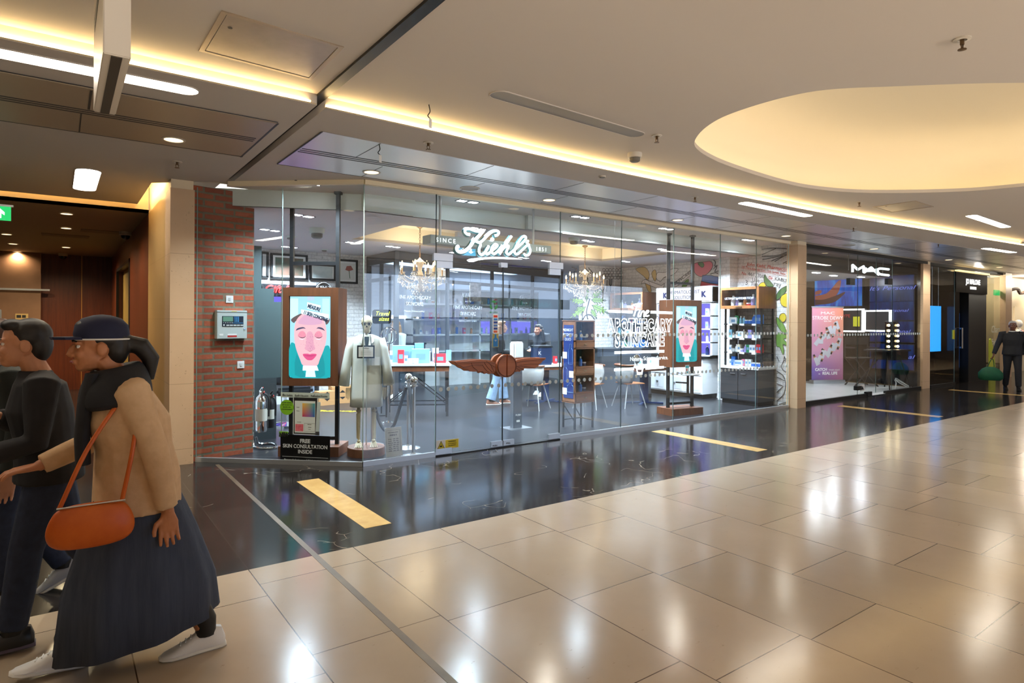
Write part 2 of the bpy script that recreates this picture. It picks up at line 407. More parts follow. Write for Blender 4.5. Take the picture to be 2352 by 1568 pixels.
# metal soffit panels
PANEL = mat('satin_metal_panel', (214, 213, 213), .3, .6); SLOT = mat('slot_dark', (58, 58, 60), .5, .3)
PF = [(-.97, -1.47), (.09, -1.43), (1.42, -1.39), (3.08, -1.38), (5, -1.37), (7.24, -1.40), (15.26, -1.80), (26, -2.6)]
def panel_y(x):
    for (a, ya), (c_, yc) in zip(PF, PF[1:]):
        if a <= x <= c_: return ya+(yc-ya)*(x-a)/(c_-a)
    return PF[-1][1]
struct(plate('ceiling_panels', PF+[(26, -.16), (-.97, -.16)], [], 3.147, .006, PANEL))
b = MB()
for k in range(20):
    x = -.45+1.22*k
    b.b2((x, -.86, 3.1425), (x+.006, panel_y(x)+.01, 3.144))
    x2 = x+.35
    b.b2((x2, -.70, 3.1425), (x2+.006, -.17, 3.144))
for y in (-.88, -.82, -.76): b.b2((-.95, y, 3.142), (26, y+.022, 3.144))
b.b2((-.97, -.16, 3.142), (26, -.153, 3.145)); b.b2((-.975, -1.47, 3.142), (-.965, -.16, 3.145))
struct(b.out('ceiling_panel_seams', SLOT))
PANL = mat('beige_metal_panel', (176, 160, 138), .4, .2)
struct(plate('ceiling_panels_left', [(-9, -1.5), (-1.33, -1.46), (-1.31, -.22), (-9, -.26)], [], 3.147, .006, PANL))
b = MB()
for y in (-.95, -.90, -.85): b.b2((-9, y, 3.142), (-1.36, y+.02, 3.144))
b.b2((-2.545, -1.44, 3.1425), (-2.53, -.97, 3.144)); b.b2((-2.585, -.83, 3.1425), (-2.575, -.25, 3.144))
b.b2((-1.33, -1.47, 3.142), (-1.315, -.22, 3.145)); b.b2((-9, -1.505, 3.142), (-1.33, -1.495, 3.145)); b.b2((-9, -.25, 3.142), (-1.31, -.24, 3.145))
struct(b.out('ceiling_panel_seams_left', SLOT))
# linear lights
def stadium(x0, y0, x1, y1, w, n=8):
    a = Vector((x0, y0)); c_ = Vector((x1, y1)); d = (c_-a).normalized(); nn = Vector((-d.y, d.x)); r = w/2; o = []
    for k in range(n+1):
        an = math.pi*k/n; o.append(c_ + nn*(r*math.cos(an)) + d*(r*math.sin(an)))
    for k in range(n+1):
        an = math.pi*k/n; o.append(a - nn*(r*math.cos(an)) - d*(r*math.sin(an)))
    return [(v.x, v.y) for v in o]
def linear_light(x0, y0, x1, y1, w, z, label, m=None):
    cx_, cy_ = (x0+x1)/2, (y0+y1)/2
    th = thing('linear_ceiling_light', label, 'ceiling light', (cx_, cy_, z), 0, 'long lights in the mall ceiling')
    R = stadium(x0-cx_, y0-cy_, x1-cx_, y1-cy_, w); R2 = stadium(x0-cx_, y0-cy_, x1-cx_, y1-cy_, w-.012)
    plate('frame', R, [R2], -.003, .008, WHITE, th); plate('diffuser', R2, [], -.001, .006, m or LAMP, th); return th
linear_light(4.45, -1.745, 6.0, -1.715, .17, ZL, 'long white ceiling light above the right end of the apothecary shop')
linear_light(8.38, -2.96, 10.1, -2.885, .16, ZU, 'white ceiling light on the higher ceiling right of the big oval')
linear_light(12.6, -1.85, 13.9, -1.93, .17, ZL, 'farthest white ceiling light, low over the far shops')
linear_light(-5.6, -1.84, -2.03, -1.82, .18, ZL, 'very long white ceiling light passing behind the hanging sign')
linear_light(-.14, -2.83, 1.32, -2.76, .17, ZU, 'unlit grey ceiling light left of the big oval', mat('unlit_diffuser', (142, 138, 132), .5))
linear_light(-2.47, 1.35, -2.475, 2.45, .235, ZL, 'short wide lit ceiling light at the passage entrance, above the exit sign')
# downlights, sprinklers, smoke heads
def downlight(x, y, z, label, r=.075, lit=True):
    th = thing('downlight', label, 'downlight', (x, y, z), 0, 'round lights in the mall ceiling')
    MB().lathe([(r+.018, -.004), (r+.018, 0), (r, 0), (r, -.006), (r+.018, -.004)]).out('ring', mat('downlight_ring', (200, 192, 178), .4), th)
    MB().lathe([(0, -.002), (r, -.002), (r, 0), (0, 0)]).out('lens', mat('warm_downlight', (255, 232, 190), .5, emit=1.6, ecol=(255, 226, 176)) if lit else mat('grille_grey', (176, 172, 168), .6), th)
    if lit and z > 3.1:
        l = bpy.data.lights.new('downlight_light', 'SPOT'); l.energy = 75 if x < 0 else 55; l.color = (1, .84, .58) if x < -1 else (1, .93, .82); l.spot_size = 2.7; l.spot_blend = 1.0; l.shadow_soft_size = .07
        lo = bpy.data.objects.new('downlight_light', l); COL.objects.link(lo); lo.parent = th; lo.location = (0, 0, -.03)
for q in ((-1.92, -.48, 'round downlight in the beige panels left of the ceiling joint'), (-.09, -.41, 'round downlight above the glass corner'),
          (2.31, -.38, 'round downlight in front of the big script sign'), (4.82, -.36, 'round downlight above the white line sign'),
          (7.7, -.40, 'round downlight nearest the right end of the apothecary glass'), (10.9, -.45, 'round downlight above the makeup shop sign'), (14.6, -.5, 'round downlight at the stone pillar after the makeup shop'), (17.9, -.55, 'round downlight above the black portal')):
    downlight(q[0], q[1], 3.144, q[2])
downlight(1.14, -.36, 3.144, 'round white ceiling speaker between two downlights over the glass front', .10, False)
downlight(9.9, -.42, 3.144, 'round grey ceiling speaker above the makeup shop window', .11, False)
BRASS = mat('sprinkler_brass', (120, 96, 70), .35, .9)
def sprinkler(x, y, z, label):
    th = thing('sprinkler', label, 'sprinkler', (x, y, z), 0, 'sprinkler heads on the ceilings')
    MB().lathe([(.045, 0), (.045, -.006), (.025, -.010), (.02, 0)]).out('collar', mat('collar_white', (206, 198, 186), .4), th)
    b = MB(); b.cyl((0, 0, 0), (0, 0, -.035), .011); b.bar((-.014, 0, -.03), (-.008, 0, -.06), .005); b.bar((.014, 0, -.03), (.008, 0, -.06), .005)
    b.lathe([(0, -.058), (.022, -.06), (.022, -.064), (0, -.066)]); b.out('head', BRASS, th)
for q in ((1.51, -2.84, ZU, 'sprinkler head on the high ceiling between the grey light and the oval'), (1.47, -5.13, ZU, 'nearest sprinkler head, at the top right of the picture'),
          (5.97, -2.96+.5, ZU, 'sprinkler head just below the lower edge of the oval'), (-.12, -1.7, ZL, 'sprinkler head on the low ceiling by the cove light, right of the joint'),
          (3.63, -1.6, ZL, 'sprinkler head left of the long white light over the shop'), (7.66, -1.58, ZL, 'sprinkler head over the makeup shop end of the soffit'),
          (11.08, -1.55, ZL, 'sprinkler head over the black portal shop'), (-1.78, .36, ZL, 'sprinkler head on the left ceiling near the stone column')):
    sprinkler(*q)
def smoke(x, y, z, label, r=.055, zz=.055, white=(214, 208, 198)):
    th = thing('smoke_detector', label, 'smoke detector', (x, y, z), 0, 'smoke detectors')
    MB().lathe([(r, 0), (r, -.018), (r*.95, -zz*.6), (r*.75, -zz*.62), (r*.75, 0)]).out('base', mat('detector_white%d' % white[0], white, .4), th, smooth=True)
    MB().lathe([(r*.72, -zz*.55), (r*.72, -zz), (r*.5, -zz*1.15), (0, -zz*1.18)]).out('sensor', mat('detector_sensor', (120, 116, 110), .5), th)
smoke(1.78, -2.33, ZU, 'white smoke detector below the grey unlit light', .07, .075)
smoke(12.43, -2.5, ZU, 'far white smoke detector beside the cove light at the right edge')
smoke(1.95, -1.71, ZL, 'small flat detector on the low ceiling over the doors', .04, .02)
# loose cable and tag ends
for i, (x, y, z, L, lab) in enumerate([(-.46, -2.34, ZU, .17, 'loose cable with a paper tag hanging from the high ceiling left of the grey light'), (-.45, -1.41, ZL, .16, 'loose plug with a white tag hanging from the metal panels'), (10.74, -1.28, ZL, .15, 'white cable loop hanging from the ceiling before the black portal shop')]):
    th = thing('hanging_cable', lab, 'cable', (x, y, z))
    MB().tube(spl([(0, 0, 0), (.01, 0, -L*.3), (-.008, 0, -L*.5), (.012, 0, -L*.62)], 4), .004, 6).out('cable', BLACK if i < 2 else PAPER, th)
    MB().box((.014, 0, -L*.82), (.035, .002, L*.42), .5).out('paper_tag', PAPER, th)
# access hatches
def hatch(pts, z, label):
    cx_ = sum(p[0] for p in pts)/4; cy_ = sum(p[1] for p in pts)/4
    th = thing('access_hatch', label, 'hatch', (cx_, cy_, z), 0, 'access hatches in the ceiling')
    R = [(x-cx_, y-cy_) for x, y in pts]; R2 = [(x*.92, y*.92) for x, y in R]; R3 = [(x*.905, y*.905) for x, y in R]
    plate('frame', R, [R2], -.003, .008, mat('hatch_frame', (176, 160, 140), .4, .3), th); plate('panel', R3, [], -.0015, .006, make_noisy('hatch_metal', (176, 164, 148), (160, 148, 132), 5, .35, .35), th)
    MB().lathe([(0, -.006), (.012, -.006), (.012, 0), (0, 0)], (R3[0][0]*.85, R3[0][1]*.5, 0)).out('lock', BLACK, th)
hatch([(-2.02, -2.96), (-2.03, -2.35), (-1.33, -2.30), (-1.34, -2.92)], ZU, 'large square access hatch in the high ceiling left of the joint')
hatch([(6.49, -2.40), (6.46, -2.95), (7.12, -2.92), (7.14, -2.36)], ZU, 'square access hatch in the ceiling between the oval and the cove light')
# hanging blade sign
th = thing('hanging_sign', 'tall white hanging sign box seen from below at the upper left', 'sign', (-2.53, -3.31, 2.6))
MB().b2((-.045, -.41, 0), (.045, .41, .63)).out('sign_box', mat('sign_white', (222, 214, 202), .35), th, bevel=.004)
MB().b2((-.018, -.40, -.003), (.018, .40, .002)).out('slot', mat('slot_brown', (70, 62, 52), .6), th)
MB().b2((-.046, -.2, .34), (-.047, .3, .40)).out('marking', mat('sign_grey_print', (110, 106, 100), .6), th)
# ---- left passage
STONE = make_stone('cream_limestone', (206, 172, 134), (222, 190, 154), (128, 94, 66))
STONE2 = make_stone('yellow_limestone', (196, 160, 104), (212, 176, 122), (150, 116, 72), .3)
MB().b2((-1.73, 1.21, 0), (-1.49, 1.62, 3.05)).out('column_left', STONE).__setitem__('kind', 'structure')
struct(MB().b2((-1.722, 1.23, 3.05), (-1.50, 1.62, 3.4)).out('column_left_head', CREAM))
struct(MB().b2((-1.73, 1.62, 0), (-1.5, 3.30, 3.05)).out('wall_passage', STONE2))
struct(MB().b2((-1.722, 1.62, 3.05), (-1.5, 3.40, 3.4)).out('wall_passage_head', CREAM))
VEN = make_wood('red_wood_veneer', (74, 30, 12), (104, 46, 20), 'z', .35)
struct(MB().b2((-1.73, 3.305, 0), (-1.5, 6.1, 3.06)).out('wall_wood', VEN))
struct(MB().b2((-1.73, 9.1, 0), (-1.5, 10.9, 3.06)).out('wall_wood_far', VEN))
struct(MB().b2((-1.73, 6.1, 2.62), (-1.5, 9.1, 3.06)).out('wall_wood_over_door', VEN))
th = tag(MB().b2((-1.62, 6.1, 0), (-1.55, 9.1, 2.62)).out('door_passage', make_noisy('ochre_door', (150, 122, 62), (132, 104, 50), 3, .5)), 'ochre door recess in the wood wall of the passage', 'door'); struct(th)
b = MB(); b.b2((-1.745, 6.08, 0), (-1.70, 6.14, 2.66)); b.b2((-1.745, 9.06, 0), (-1.70, 9.12, 2.66)); b.b2((-1.745, 6.08, 2.60), (-1.70, 9.12, 2.66)); struct(b.out('trim_door', DARK))
b = MB()
for x0, x1 in ((-3.05, -2.31), (-2.30, -1.5)): b.b2((x0, 10.88, 0), (x1, 11.0, 3.06))
struct(b.out('wall_end', VEN))
struct(MB().b2((-2.312, 10.874, 0), (-2.298, 10.885, 3.06)).out('trim_end', mat('brass_strip', (196, 140, 70), .4, .5)))
struct(MB().b2((-9, 10.7, 0), (-3.05, 11.0, 3.06)).out('wall_end_left', make_noisy('brown_panel', (112, 80, 58), (134, 98, 74), 1.2, .5)))
struct(plate('ceiling_passage', [(-9, 3.3), (-1.72, 3.3), (-1.72, 11), (-9, 11)], [], 3.08, .04, mat('passage_ceiling', (150, 134, 108), .7)))
struct(MB().b2((-9, 3.30, 3.06), (-1.73, 3.36, 3.42)).out('trim_passage_fascia', CREAM))
struct(MB().b2((-9, 1.2, 3.40), (-1.0, 3.4, 3.44)).out('ceiling_passage_cove', CREAM))
tag(MB().b2((-8, 3.12, 3.235), (-1.95, 3.17, 3.26)).out('cove_light_strip', LED), 'hidden warm light strip over the passage entrance', 'light strip')
tag(MB().b2((-1.84, 1.7, 3.235), (-1.86, 3.1, 3.26)).out('cove_light_strip', LED), 'hidden warm light strip above the yellow stone wall', 'light strip')
for i, (px, py) in enumerate(((153, 491), (152, 524), (15, 538), (152, 568), (30, 560), (40, 578))):
    v = onz(px, py, 3.055); downlight(v.x, v.y, 3.056, ['passage downlight nearest the entrance', 'second passage downlight in the row from the entrance', 'passage downlight at the left edge', 'farthest passage downlight in the middle row', 'passage downlight left of the camera dome', 'passage downlight deepest on the left'][i], .07)
    l = bpy.data.lights.new('downlight_light', 'SPOT'); l.energy = 95; l.color = (1, .80, .48); l.spot_size = 2.75; l.spot_blend = .8; l.shadow_soft_size = .06
    lo = bpy.data.objects.new('downlight_light', l); COL.objects.link(lo); lo.location = (v.x, v.y, 3.03)
for i, (px, py) in enumerate(((145, 583), (288, 534))):
    v = onz(px, py, 3.05); th = thing('security_camera', ['dome camera near the end of the passage', 'dome camera in the passage corner by the wood wall'][i], 'security camera', (v.x, v.y, 3.06))
    MB().lathe([(.09, 0), (.09, -.05), (.075, -.06), (0, -.06)]).out('housing', mat('camera_white', (190, 184, 170), .4), th)
    MB().lathe([(.07, -.055), (.06, -.10), (.03, -.125), (0, -.13)]).out('dome', mat('dome_black', (12, 12, 12), .1), th, smooth=True)
for i, (a, c_) in enumerate((((95, 538), (205, 545)), ((185, 530), (285, 535)))):
    p0 = onz(a[0], a[1], 3.055); p1 = onz(c_[0], c_[1], 3.055); y0 = (p0.y+p1.y)/2
    tag(MB().b2((p0.x, y0-.18, 3.052), (p1.x, y0+.18, 3.062)).out('air_grille', mat('grille_brown', (112, 96, 72), .6)), ['air grille in the passage ceiling left of centre', 'air grille in the passage ceiling next to the wood wall'][i], 'air grille')
# green exit sign
GREEN = mat('exit_green', (20, 160, 84), .4, emit=.9, ecol=(18, 168, 86)); SIGNW = mat('sign_light_white', (255, 255, 255), .5, emit=1.3)
a = ony(-40, 470, 1.6); c_ = ony(25, 507, 1.6)
th = thing('exit_sign', 'green lit exit sign with a white arrow at the left edge', 'exit sign', (c_.x, 1.6, c_.z))
w_ = c_.x-a.x; h_ = a.z-c_.z
MB().b2((-w_, -.01, 0), (0, .02, h_)).out('panel', GREEN, th)
MB().b2((-w_, -.015, h_), (.02, .03, h_+.02)).out('housing', STEEL, th)
MB().b2((-w_/2-.01, 0, h_+.02), (-w_/2+.01, .02, 3.15-c_.z)).out('rod', STEEL, th)
MB().poly([(-.115, -.012, .02), (-.075, -.012, .02), (-.075, -.012, .07), (-.05, -.012, .05), (-.05, -.012, .08), (-.095, -.012, .125), (-.14, -.012, .08), (-.14, -.012, .05), (-.115, -.012, .07)]).out('arrow', SIGNW, th)
# panels on the far passage wall
a = onz(0, 0, 5)
th = thing('wall_sign', 'small cream notice with two black squares on the far brown wall', 'sign', (ony(50, 736, 10.68).x, 10.69, ony(50, 736, 10.68).z))
MB().b2((-.11, -.02, -.15), (.11, 0, .15)).out('plate', mat('cream_notice', (190, 160, 104), .5), th)
b = MB(); b.b2((-.09, -.024, .06), (-.01, -.02, .12)); b.b2((.005, -.024, .06), (.07, -.02, .12)); b.out('pictogram', INK, th)
v = ony(0, 663, 10.6); tag(MB().b2((v.x-1.5, 10.6, v.z-.02), (v.x+.85, 10.69, v.z+.02)).out('wall_rail', STEEL), 'steel rail fixed across the far brown wall of the passage', 'rail')
v = ony(3, 770, 10.6); tag(MB().b2((v.x-.5, 10.62, v.z-.55), (v.x, 10.69, v.z+.55)).out('notice_case', STEEL, bevel=.01), 'grey metal notice case on the far brown wall at the left edge', 'notice case')
struct(MB().b2((-1.52, 1.0, 3.24), (-.78, 1.62, 3.28)).out('ceiling_corner_cover', CREAM))
struct(MB().b2((-10.5, -8.65, 4.2), (34, 14, 4.35)).out('ceiling_light_blocker', DARK)); struct(MB().b2((-10.5, -8.75, 3.2), (34, -8.6, 4.35)).out('ceiling_edge_blocker', WHITE))  # unseen slab and fascia added to block world light above the ceilings
# ---- brick wall by the glass
BRICK = make_brick('red_brick', (186, 98, 66), (150, 72, 48), (128, 118, 98), .235, .0765, .013)
ang = math.atan2(.15, .70)
bw = MB().b2((0, 0, 0), (.70, .22, 3.12)).out('wall_brick', BRICK); bw.location = (-1.49, 1.285, 0); bw.rotation_euler = (0, 0, ang); struct(bw)
def on_brick(name, px, py, label, cat, build):
    v = ony(px, py, 1.34); s = (v.x+1.49)/math.cos(ang)
    th = thing(name, label, cat, (-1.49+s*math.cos(ang), 1.285+s*math.sin(ang), v.z), ang); build(th); return th
def switch_plate(th):
    MB().b2((-.043, -.012, -.043), (.043, .002, .043)).out('plate', PAPER, th, bevel=.003)
    MB().b2((-.014, -.018, -.018), (.014, -.010, .018)).out('rocker', mat('rocker_grey', (206, 206, 204), .4), th, bevel=.002)
    for sx in (-.031, .031): MB().cyl((sx, -.014, 0), (sx, -.012, 0), .003, n=8).out('screw', STEEL, th)
on_brick('switch', 528, 687, 'white switch plate on the brick just above the alarm panel', 'switch', switch_plate)
on_brick('switch', 555, 838, 'white switch plate on the brick below the alarm panel', 'switch', switch_plate)
def alarm(th):
    G = mat('alarm_grey', (192, 200, 196), .45)
    MB().b2((-.175, -.07, -.165), (.175, 0, .165)).out('case', G, th, bevel=.004)
    MB().b2((-.178, -.074, .142), (.178, -.066, .148)).out('cover_seam', mat('seam_grey', (120, 126, 124), .5), th)
    MB().b2((-.12, -.074, -.025), (.13, -.069, .098)).out('keypad_panel', mat('keypad_navy', (28, 38, 54), .4), th, bevel=.002)
    MB().b2((-.112, -.077, .035), (.005, -.073, .092)).out('display', mat('lcd_green', (104, 148, 122), .3), th)
    b = MB()
    for i in range(3):
        for j in range(4): b.box((.026+i*.02, -.077, .086-j*.016), (.014, .006, .010))
    for i in range(7): b.box((.012+i*.017, -.077, .018), (.012, .006, .007))
    b.out('blue_keys', mat('key_blue', (70, 150, 206), .4), th)
    b = MB()
    for i in range(5): b.box((-.105+i*.025, -.076, .021), (.010, .005, .008))
    for i in range(5): b.box((-.055+i*.041, -.077, -.009), (.034, .006, .016))
    b.out('white_keys', mat('key_white', (205, 210, 208), .4), th)
    MB().cyl((-.1, -.08, -.006), (-.1, -.07, -.006), .009).out('button', PAPER, th)
    MB().cyl((.142, -.08, -.05), (.142, -.07, -.05), .009).out('lock', CHROME, th)
    MB().b2((-.055, -.0725, -.146), (.052, -.07, -.128)).out('red_label', mat('label_red', (196, 48, 44), .5), th)
    MB().b2((-.055, -.0725, -.126), (.052, -.07, -.108)).b2((-.15, -.0725, -.128), (-.105, -.07, -.106)).out('white_label', PAPER, th)
    MB().b2((-.01, -.073, .150), (.05, -.07, .156)).out('yellow_label', mat('label_yellow', (220, 200, 60), .5), th)
on_brick('fire_alarm_panel', 529, 745, 'grey fire alarm control panel with green display on the brick wall', 'alarm panel', alarm)
# ---- shop shell
SW = make_brick('white_painted_brick', (232, 230, 228), (220, 218, 218), (202, 200, 200), .22, .0765, .008, .8)
SWX = make_brick('white_painted_brick_side', (232, 230, 228), (220, 218, 218), (202, 200, 200), .22, .0765, .008, .8, plane='yz')
struct(MB().b2((-1.2, 5.8, 0), (2.52, 6.0, 3.0)).out('wall_back_left', SW))
struct(MB().b2((-1.4, 1.5, 0), (-1.2, 6.0, 3.0)).out('wall_shop_left', SWX))
struct(MB().b2((8.66, .05, 0), (8.80, 4.6, 3.15)).out('wall_mural_side', SWX))
struct(MB().b2((7.3, 4.45, 0), (8.8, 4.6, 3.0)).out('wall_mural_back', SW))
struct(MB().b2((8.40, 1.23, 0), (8.665, 1.50, ZS)).out('column_white_brick', SWX))
struct(plate('ceiling_shop', [(-1.4, 1.58), (-.82, 1.26), (.28, .78), (8.66, .78), (8.66, 8.2), (-1.4, 8.2)], [[(1.2, 1.5), (7.02, 1.62), (7.0, 3.5), (1.2, 3.42)]], ZS+.02, .04, SHOPW))
b = MB(); b.poly([(-1.4, 1.55, ZS), (-.82, 1.26, ZS), (.28, .78, ZS), (.28, .78, ZL), (-.82, 1.26, ZL), (-1.4, 1.55, ZL)]) if False else None
b = MB()
for a, c_ in (((-1.4, 1.54), (-.82, 1.26)), ((-.82, 1.26), (.28, .76)), ((.28, .76), (8.66, .78))):
    b.poly([(a[0], a[1], ZS), (c_[0], c_[1], ZS), (c_[0], c_[1], ZL), (a[0], a[1], ZL)], (0, .05, 0))
struct(b.out('trim_bulkhead', mat('bulkhead_paint', (226, 230, 224), .6)))
b = MB(); b.b2((.30, .70, ZS+.0), (.98, .78, ZL)); b.b2((2.80, .70, ZS), (8.66, .765, ZL)); struct(b.out('trim_bulkhead_step', mat('bulkhead_paint', (226, 230, 224), .6)))
b = MB()
for a, c_ in (((1.2, 1.5), (7.02, 1.62)), ((7.02, 1.62), (7.0, 3.5)), ((7.0, 3.5), (1.2, 3.42)), ((1.2, 3.42), (1.2, 1.5))):
    b.poly([(a[0], a[1], ZS), (c_[0], c_[1], ZS), (c_[0], c_[1], 3.22), (a[0], a[1], 3.22)])
b.poly([(1.2, 1.5, 3.22), (7.02, 1.62, 3.22), (7.0, 3.5, 3.22), (1.2, 3.42, 3.22)])
struct(b.out('ceiling_shop_recess', mat('recess_paint', (236, 226, 206), .7)))
struct(MB().b2((-1.4, 8.1, 0), (8.8, 8.2, 3.0)).out('wall_shop_far', mat('far_wall', (226, 228, 234), .7)))
struct(MB().b2((8.66, 4.6, 0), (8.80, 8.2, 3.0)).out('wall_shop_far_right', mat('far_wall', (226, 228, 234), .7)))
# ---- shop front glass
FPT = [0, .90, 2.82, 4.0, 5.17, 6.37, 7.42, 8.47]
def pane(a, c_, z0, z1, n):
    a = Vector((a[0], a[1], 0)); c_ = Vector((c_[0], c_[1], 0)); d = (c_-a); L = d.length; an = math.atan2(d.y, d.x)
    th = MB().b2((.003, -.005, z0), (L-.003, .005, z1)).out('window_%d' % n, GLASS); th.location = a; th.rotation_euler = (0, 0, an); struct(th)
    b = MB(); b.b2((-.003, -.006, z0), (.003, .006, z1)); b.b2((L-.003, -.006, z0), (L+.003, .006, z1)); e = b.out('seam', EDGE, th)
    return th
CH = [(0, 0), (-.675, .705), (-1.45, 1.29)]
pane(CH[1], CH[0], .05, 3.10, 1); pane(CH[2], CH[1], .05, 3.10, 2)
pane((0, 0), (.9, 0), .05, 3.10, 3); pane((.9, 0), (2.82, 0), 2.325, 3.10, 4)
for i, (a, c_) in enumerate(zip(FPT[2:], FPT[3:])): pane((a, 0), (c_, 0), .05, 3.10, 5+i)
RAIL = mat('silver_rail', (196, 200, 204), .3, .7)
b = MB(); b.bar((-1.45, 1.29, .025), (-.0, .0, .025), .03, .05); b.b2((0, -.015, 0), (.9, .015, .055)); b.b2((2.82, -.015, 0), (8.48, .015, .055)); struct(b.out('trim_glass_rail', RAIL))
b = MB(); b.bar((-1.18, 1.0, 3.125), (0, 0, 3.125), .05, .05); b.b2((0, -.03, 3.10), (8.8, .03, 3.15)); struct(b.out('trim_glass_head', mat('cream_head', (250, 236, 204), .5)))
struct(MB().b2((8.50, -.17, 0), (8.80, .05, 3.08)).out('column_right', STONE))
struct(MB().b2((8.50, -.165, 3.08), (8.80, .05, 3.15)).out('column_right_head', CREAM))
# doors
def door(x0, x1, n, label):
    d = MB().b2((x0+.004, -.006, .03), (x1-.004, .006, 2.315)).out('door_%d' % n, GLASS); struct(d)
    d['label'] = label; return d
dl = door(.9, 1.87, 1, 'left glass door leaf with half of the winged wooden handle'); dr = door(1.87, 2.82, 2, 'right glass door leaf with half of the winged wooden handle')
for d, xs in ((dl, ((.9, 1.12), (1.69, 1.865))), (dr, ((2.62, 2.82), (1.875, 2.05)))):
    for k, (xa, xb) in enumerate(xs):
        MB().b2((xa, -.018, .02), (xb, .018, .088)).out('patch_fitting', STEEL, d, bevel=.002)
        if k == 0: MB().b2((xa, -.018, 2.235), (xb, .018, 2.315)).out('top_fitting', STEEL, d, bevel=.002)
    b = MB(); x_ = .902 if d == dl else 2.814
    b.b2((x_, -.008, .03), (x_+.005, .008, 2.315)); x_ = 1.864 if d == dl else 1.871
    b.b2((x_, -.008, .03), (x_+.005, .008, 2.315)); b.out('door_edge', mat('door_edge_dark', (44, 50, 52), .3), d)
b = MB(); b.b2((.86, -.02, 2.32), (1.12, .02, 2.405)); b.b2((2.62, -.02, 2.32), (2.86, .02, 2.405)); b.b2((1.82, -.03, 2.29), (1.92, .03, 2.35)); struct(b.out('trim_door_fitting', STEEL))
struct(MB().b2((.9, -.02, 0), (2.82, .02, .012)).out('trim_threshold', DARK))
# spot lamps of the shop ceiling, each a black twin fitting with its own light
def shop_spot(x, y, label, p=60, rz=.3, z=ZS):
    th = thing('twin_spotlight', label, 'spotlight', (x, y, z), rz, 'twin spotlights in the shop ceiling')
    MB().b2((-.16, -.055, -.004), (.16, .055, .002)).out('frame', BLACK, th)
    for sx in (-.085, .085): MB().b2((sx-.055, -.04, -.007), (sx+.055, .04, -.001)).out('lens', COOL, th)
    l = bpy.data.lights.new('spot_light', 'AREA'); l.shape = 'RECTANGLE'; l.size = .26; l.size_y = .08; l.energy = p; l.color = (.70, .85, 1.0); l.spread = math.radians(130)
    lo = bpy.data.objects.new('spot_light', l); COL.objects.link(lo); lo.parent = th; lo.location = (0, 0, -.012)
SP = [(-.18, 1.57, 'front left corner'), (-.17, 3.16, 'left side behind the brick'), (.7, 5.17, 'left, above the framed pictures'), (1.39, 3.82, 'left of the glazed room'), (2.18, 3.92, 'before the corner of the glazed room'), (3.6, 4.1, 'above the glazed room front'), (6.01, 4.25, 'right of the glazed room'), (7.62, 1.25, 'front right, near the white brick column'), (7.44, 3.22, 'right, above the mural corner'), (4.4, 1.15, 'front centre, behind the white line sign'), (2.2, 1.12, 'front, behind the script sign'), (6.3, 1.2, 'front, above the right screen'), (5.2, 4.0, 'rear centre')]
for x, y, l in SP: shop_spot(x, y, 'black twin spotlight in the shop ceiling, %s' % l)
for x, y, l in ((-.45, .52, 'behind the corner window'), (1.55, .35, 'behind the left door'), (3.5, .35, 'above the oak tower'), (5.4, .35, 'left of the right screen'), (7.7, .35, 'near the black display unit')): shop_spot(x, y, 'black twin spotlight in the soffit strip just %s' % l, 34, 0, ZL-.002)  # all but the corner spot added to light the window display
# ================================================================ OPPOSITE SIDE OF THE MALL (seen in the glass and the polished floor, plus unseen parts for the light)
OPW = mat('opposite_wall', (62, 54, 46), .7)
struct(MB().b2((-10.5, -13.65, -4.1), (34, -13.4, 0)).out('wall_base_blocker', OPW)); struct(MB().b2((-10.5, -14, -4.1), (34, -8, -4.0)).out('floor_lower_level', mat('lower_floor_reflector', (222, 210, 194), .6))); struct(MB().b2((-10.5, -13.4, -.3), (34, -12.0, -.02)).out('floor_opposite', mat('opposite_floor', (40, 34, 28), .95, spec=.1))); struct(MB().b2((-10.5, -8.4, -4), (34, -8.25, -.02)).out('wall_void_edge', OPW))  # unseen base wall added against stray world light; lower floor pale to bounce light
struct(MB().b2((-10.2, -13.6, -4), (-10.0, 12, 9)).out('wall_left_blocker', OPW)); struct(MB().b2((-12, -13.6, 3.25), (34, -13.3, 9.0)).out('wall_upper_blocker', OPW))  # unseen walls added to keep world light out of the glass reflections
struct(MB().b2((-12, -13.6, 0), (4.0, -13.3, 3.25)).out('wall_opposite_left', OPW))
struct(MB().b2((19.2, -13.6, 0), (34, -13.3, 3.25)).out('wall_opposite_right', OPW))
for i in range(11): struct(MB().b2((-9.8+i*3.9, -13.40, -3.9), (-9.8+i*3.9+3.7, -13.36, -.9)).out('window_%d' % (70+i), mat('added_uplight_panel', (255, 255, 255), .5, emit=3.6, ecol=(255, 240, 218))))  # glowing panels added below floor level to light the mall ceiling
LITW = mat('lit_shop_window', (255, 255, 255), .5, emit=2.1, ecol=(206, 226, 255))
for i in range(6):
    struct(MB().b2((4.02+i*2.53, -13.40, .1), (4.02+i*2.53+2.42, -13.36, 1.72)).out('window_%d' % (60+i), mat('lit_shop_lower', (120, 150, 190), .5, emit=.22, ecol=(96, 136, 200))))
    struct(MB().b2((4.02+i*2.53, -13.40, 1.75), (4.02+i*2.53+2.42, -13.36, 3.2)).out('window_%d' % (40+i), LITW))
struct(MB().b2((4.0, -13.5, 0), (19.2, -13.41, 3.25)).out('wall_opposite_back', DARK))
th = thing('shop_fascia', 'lit lettering band of the shop across the mall, seen mirrored in the glass', 'sign', (12, -13.3, 2.2))
letters('lettering', mat('fascia_teal', (90, 170, 170), .5, emit=1.5), frame_m((0, .03, 0), (-1, 0, 0), (0, 0, 1)), [("NEAL'S YARD REMEDIES", 0, 0, .30)], th)
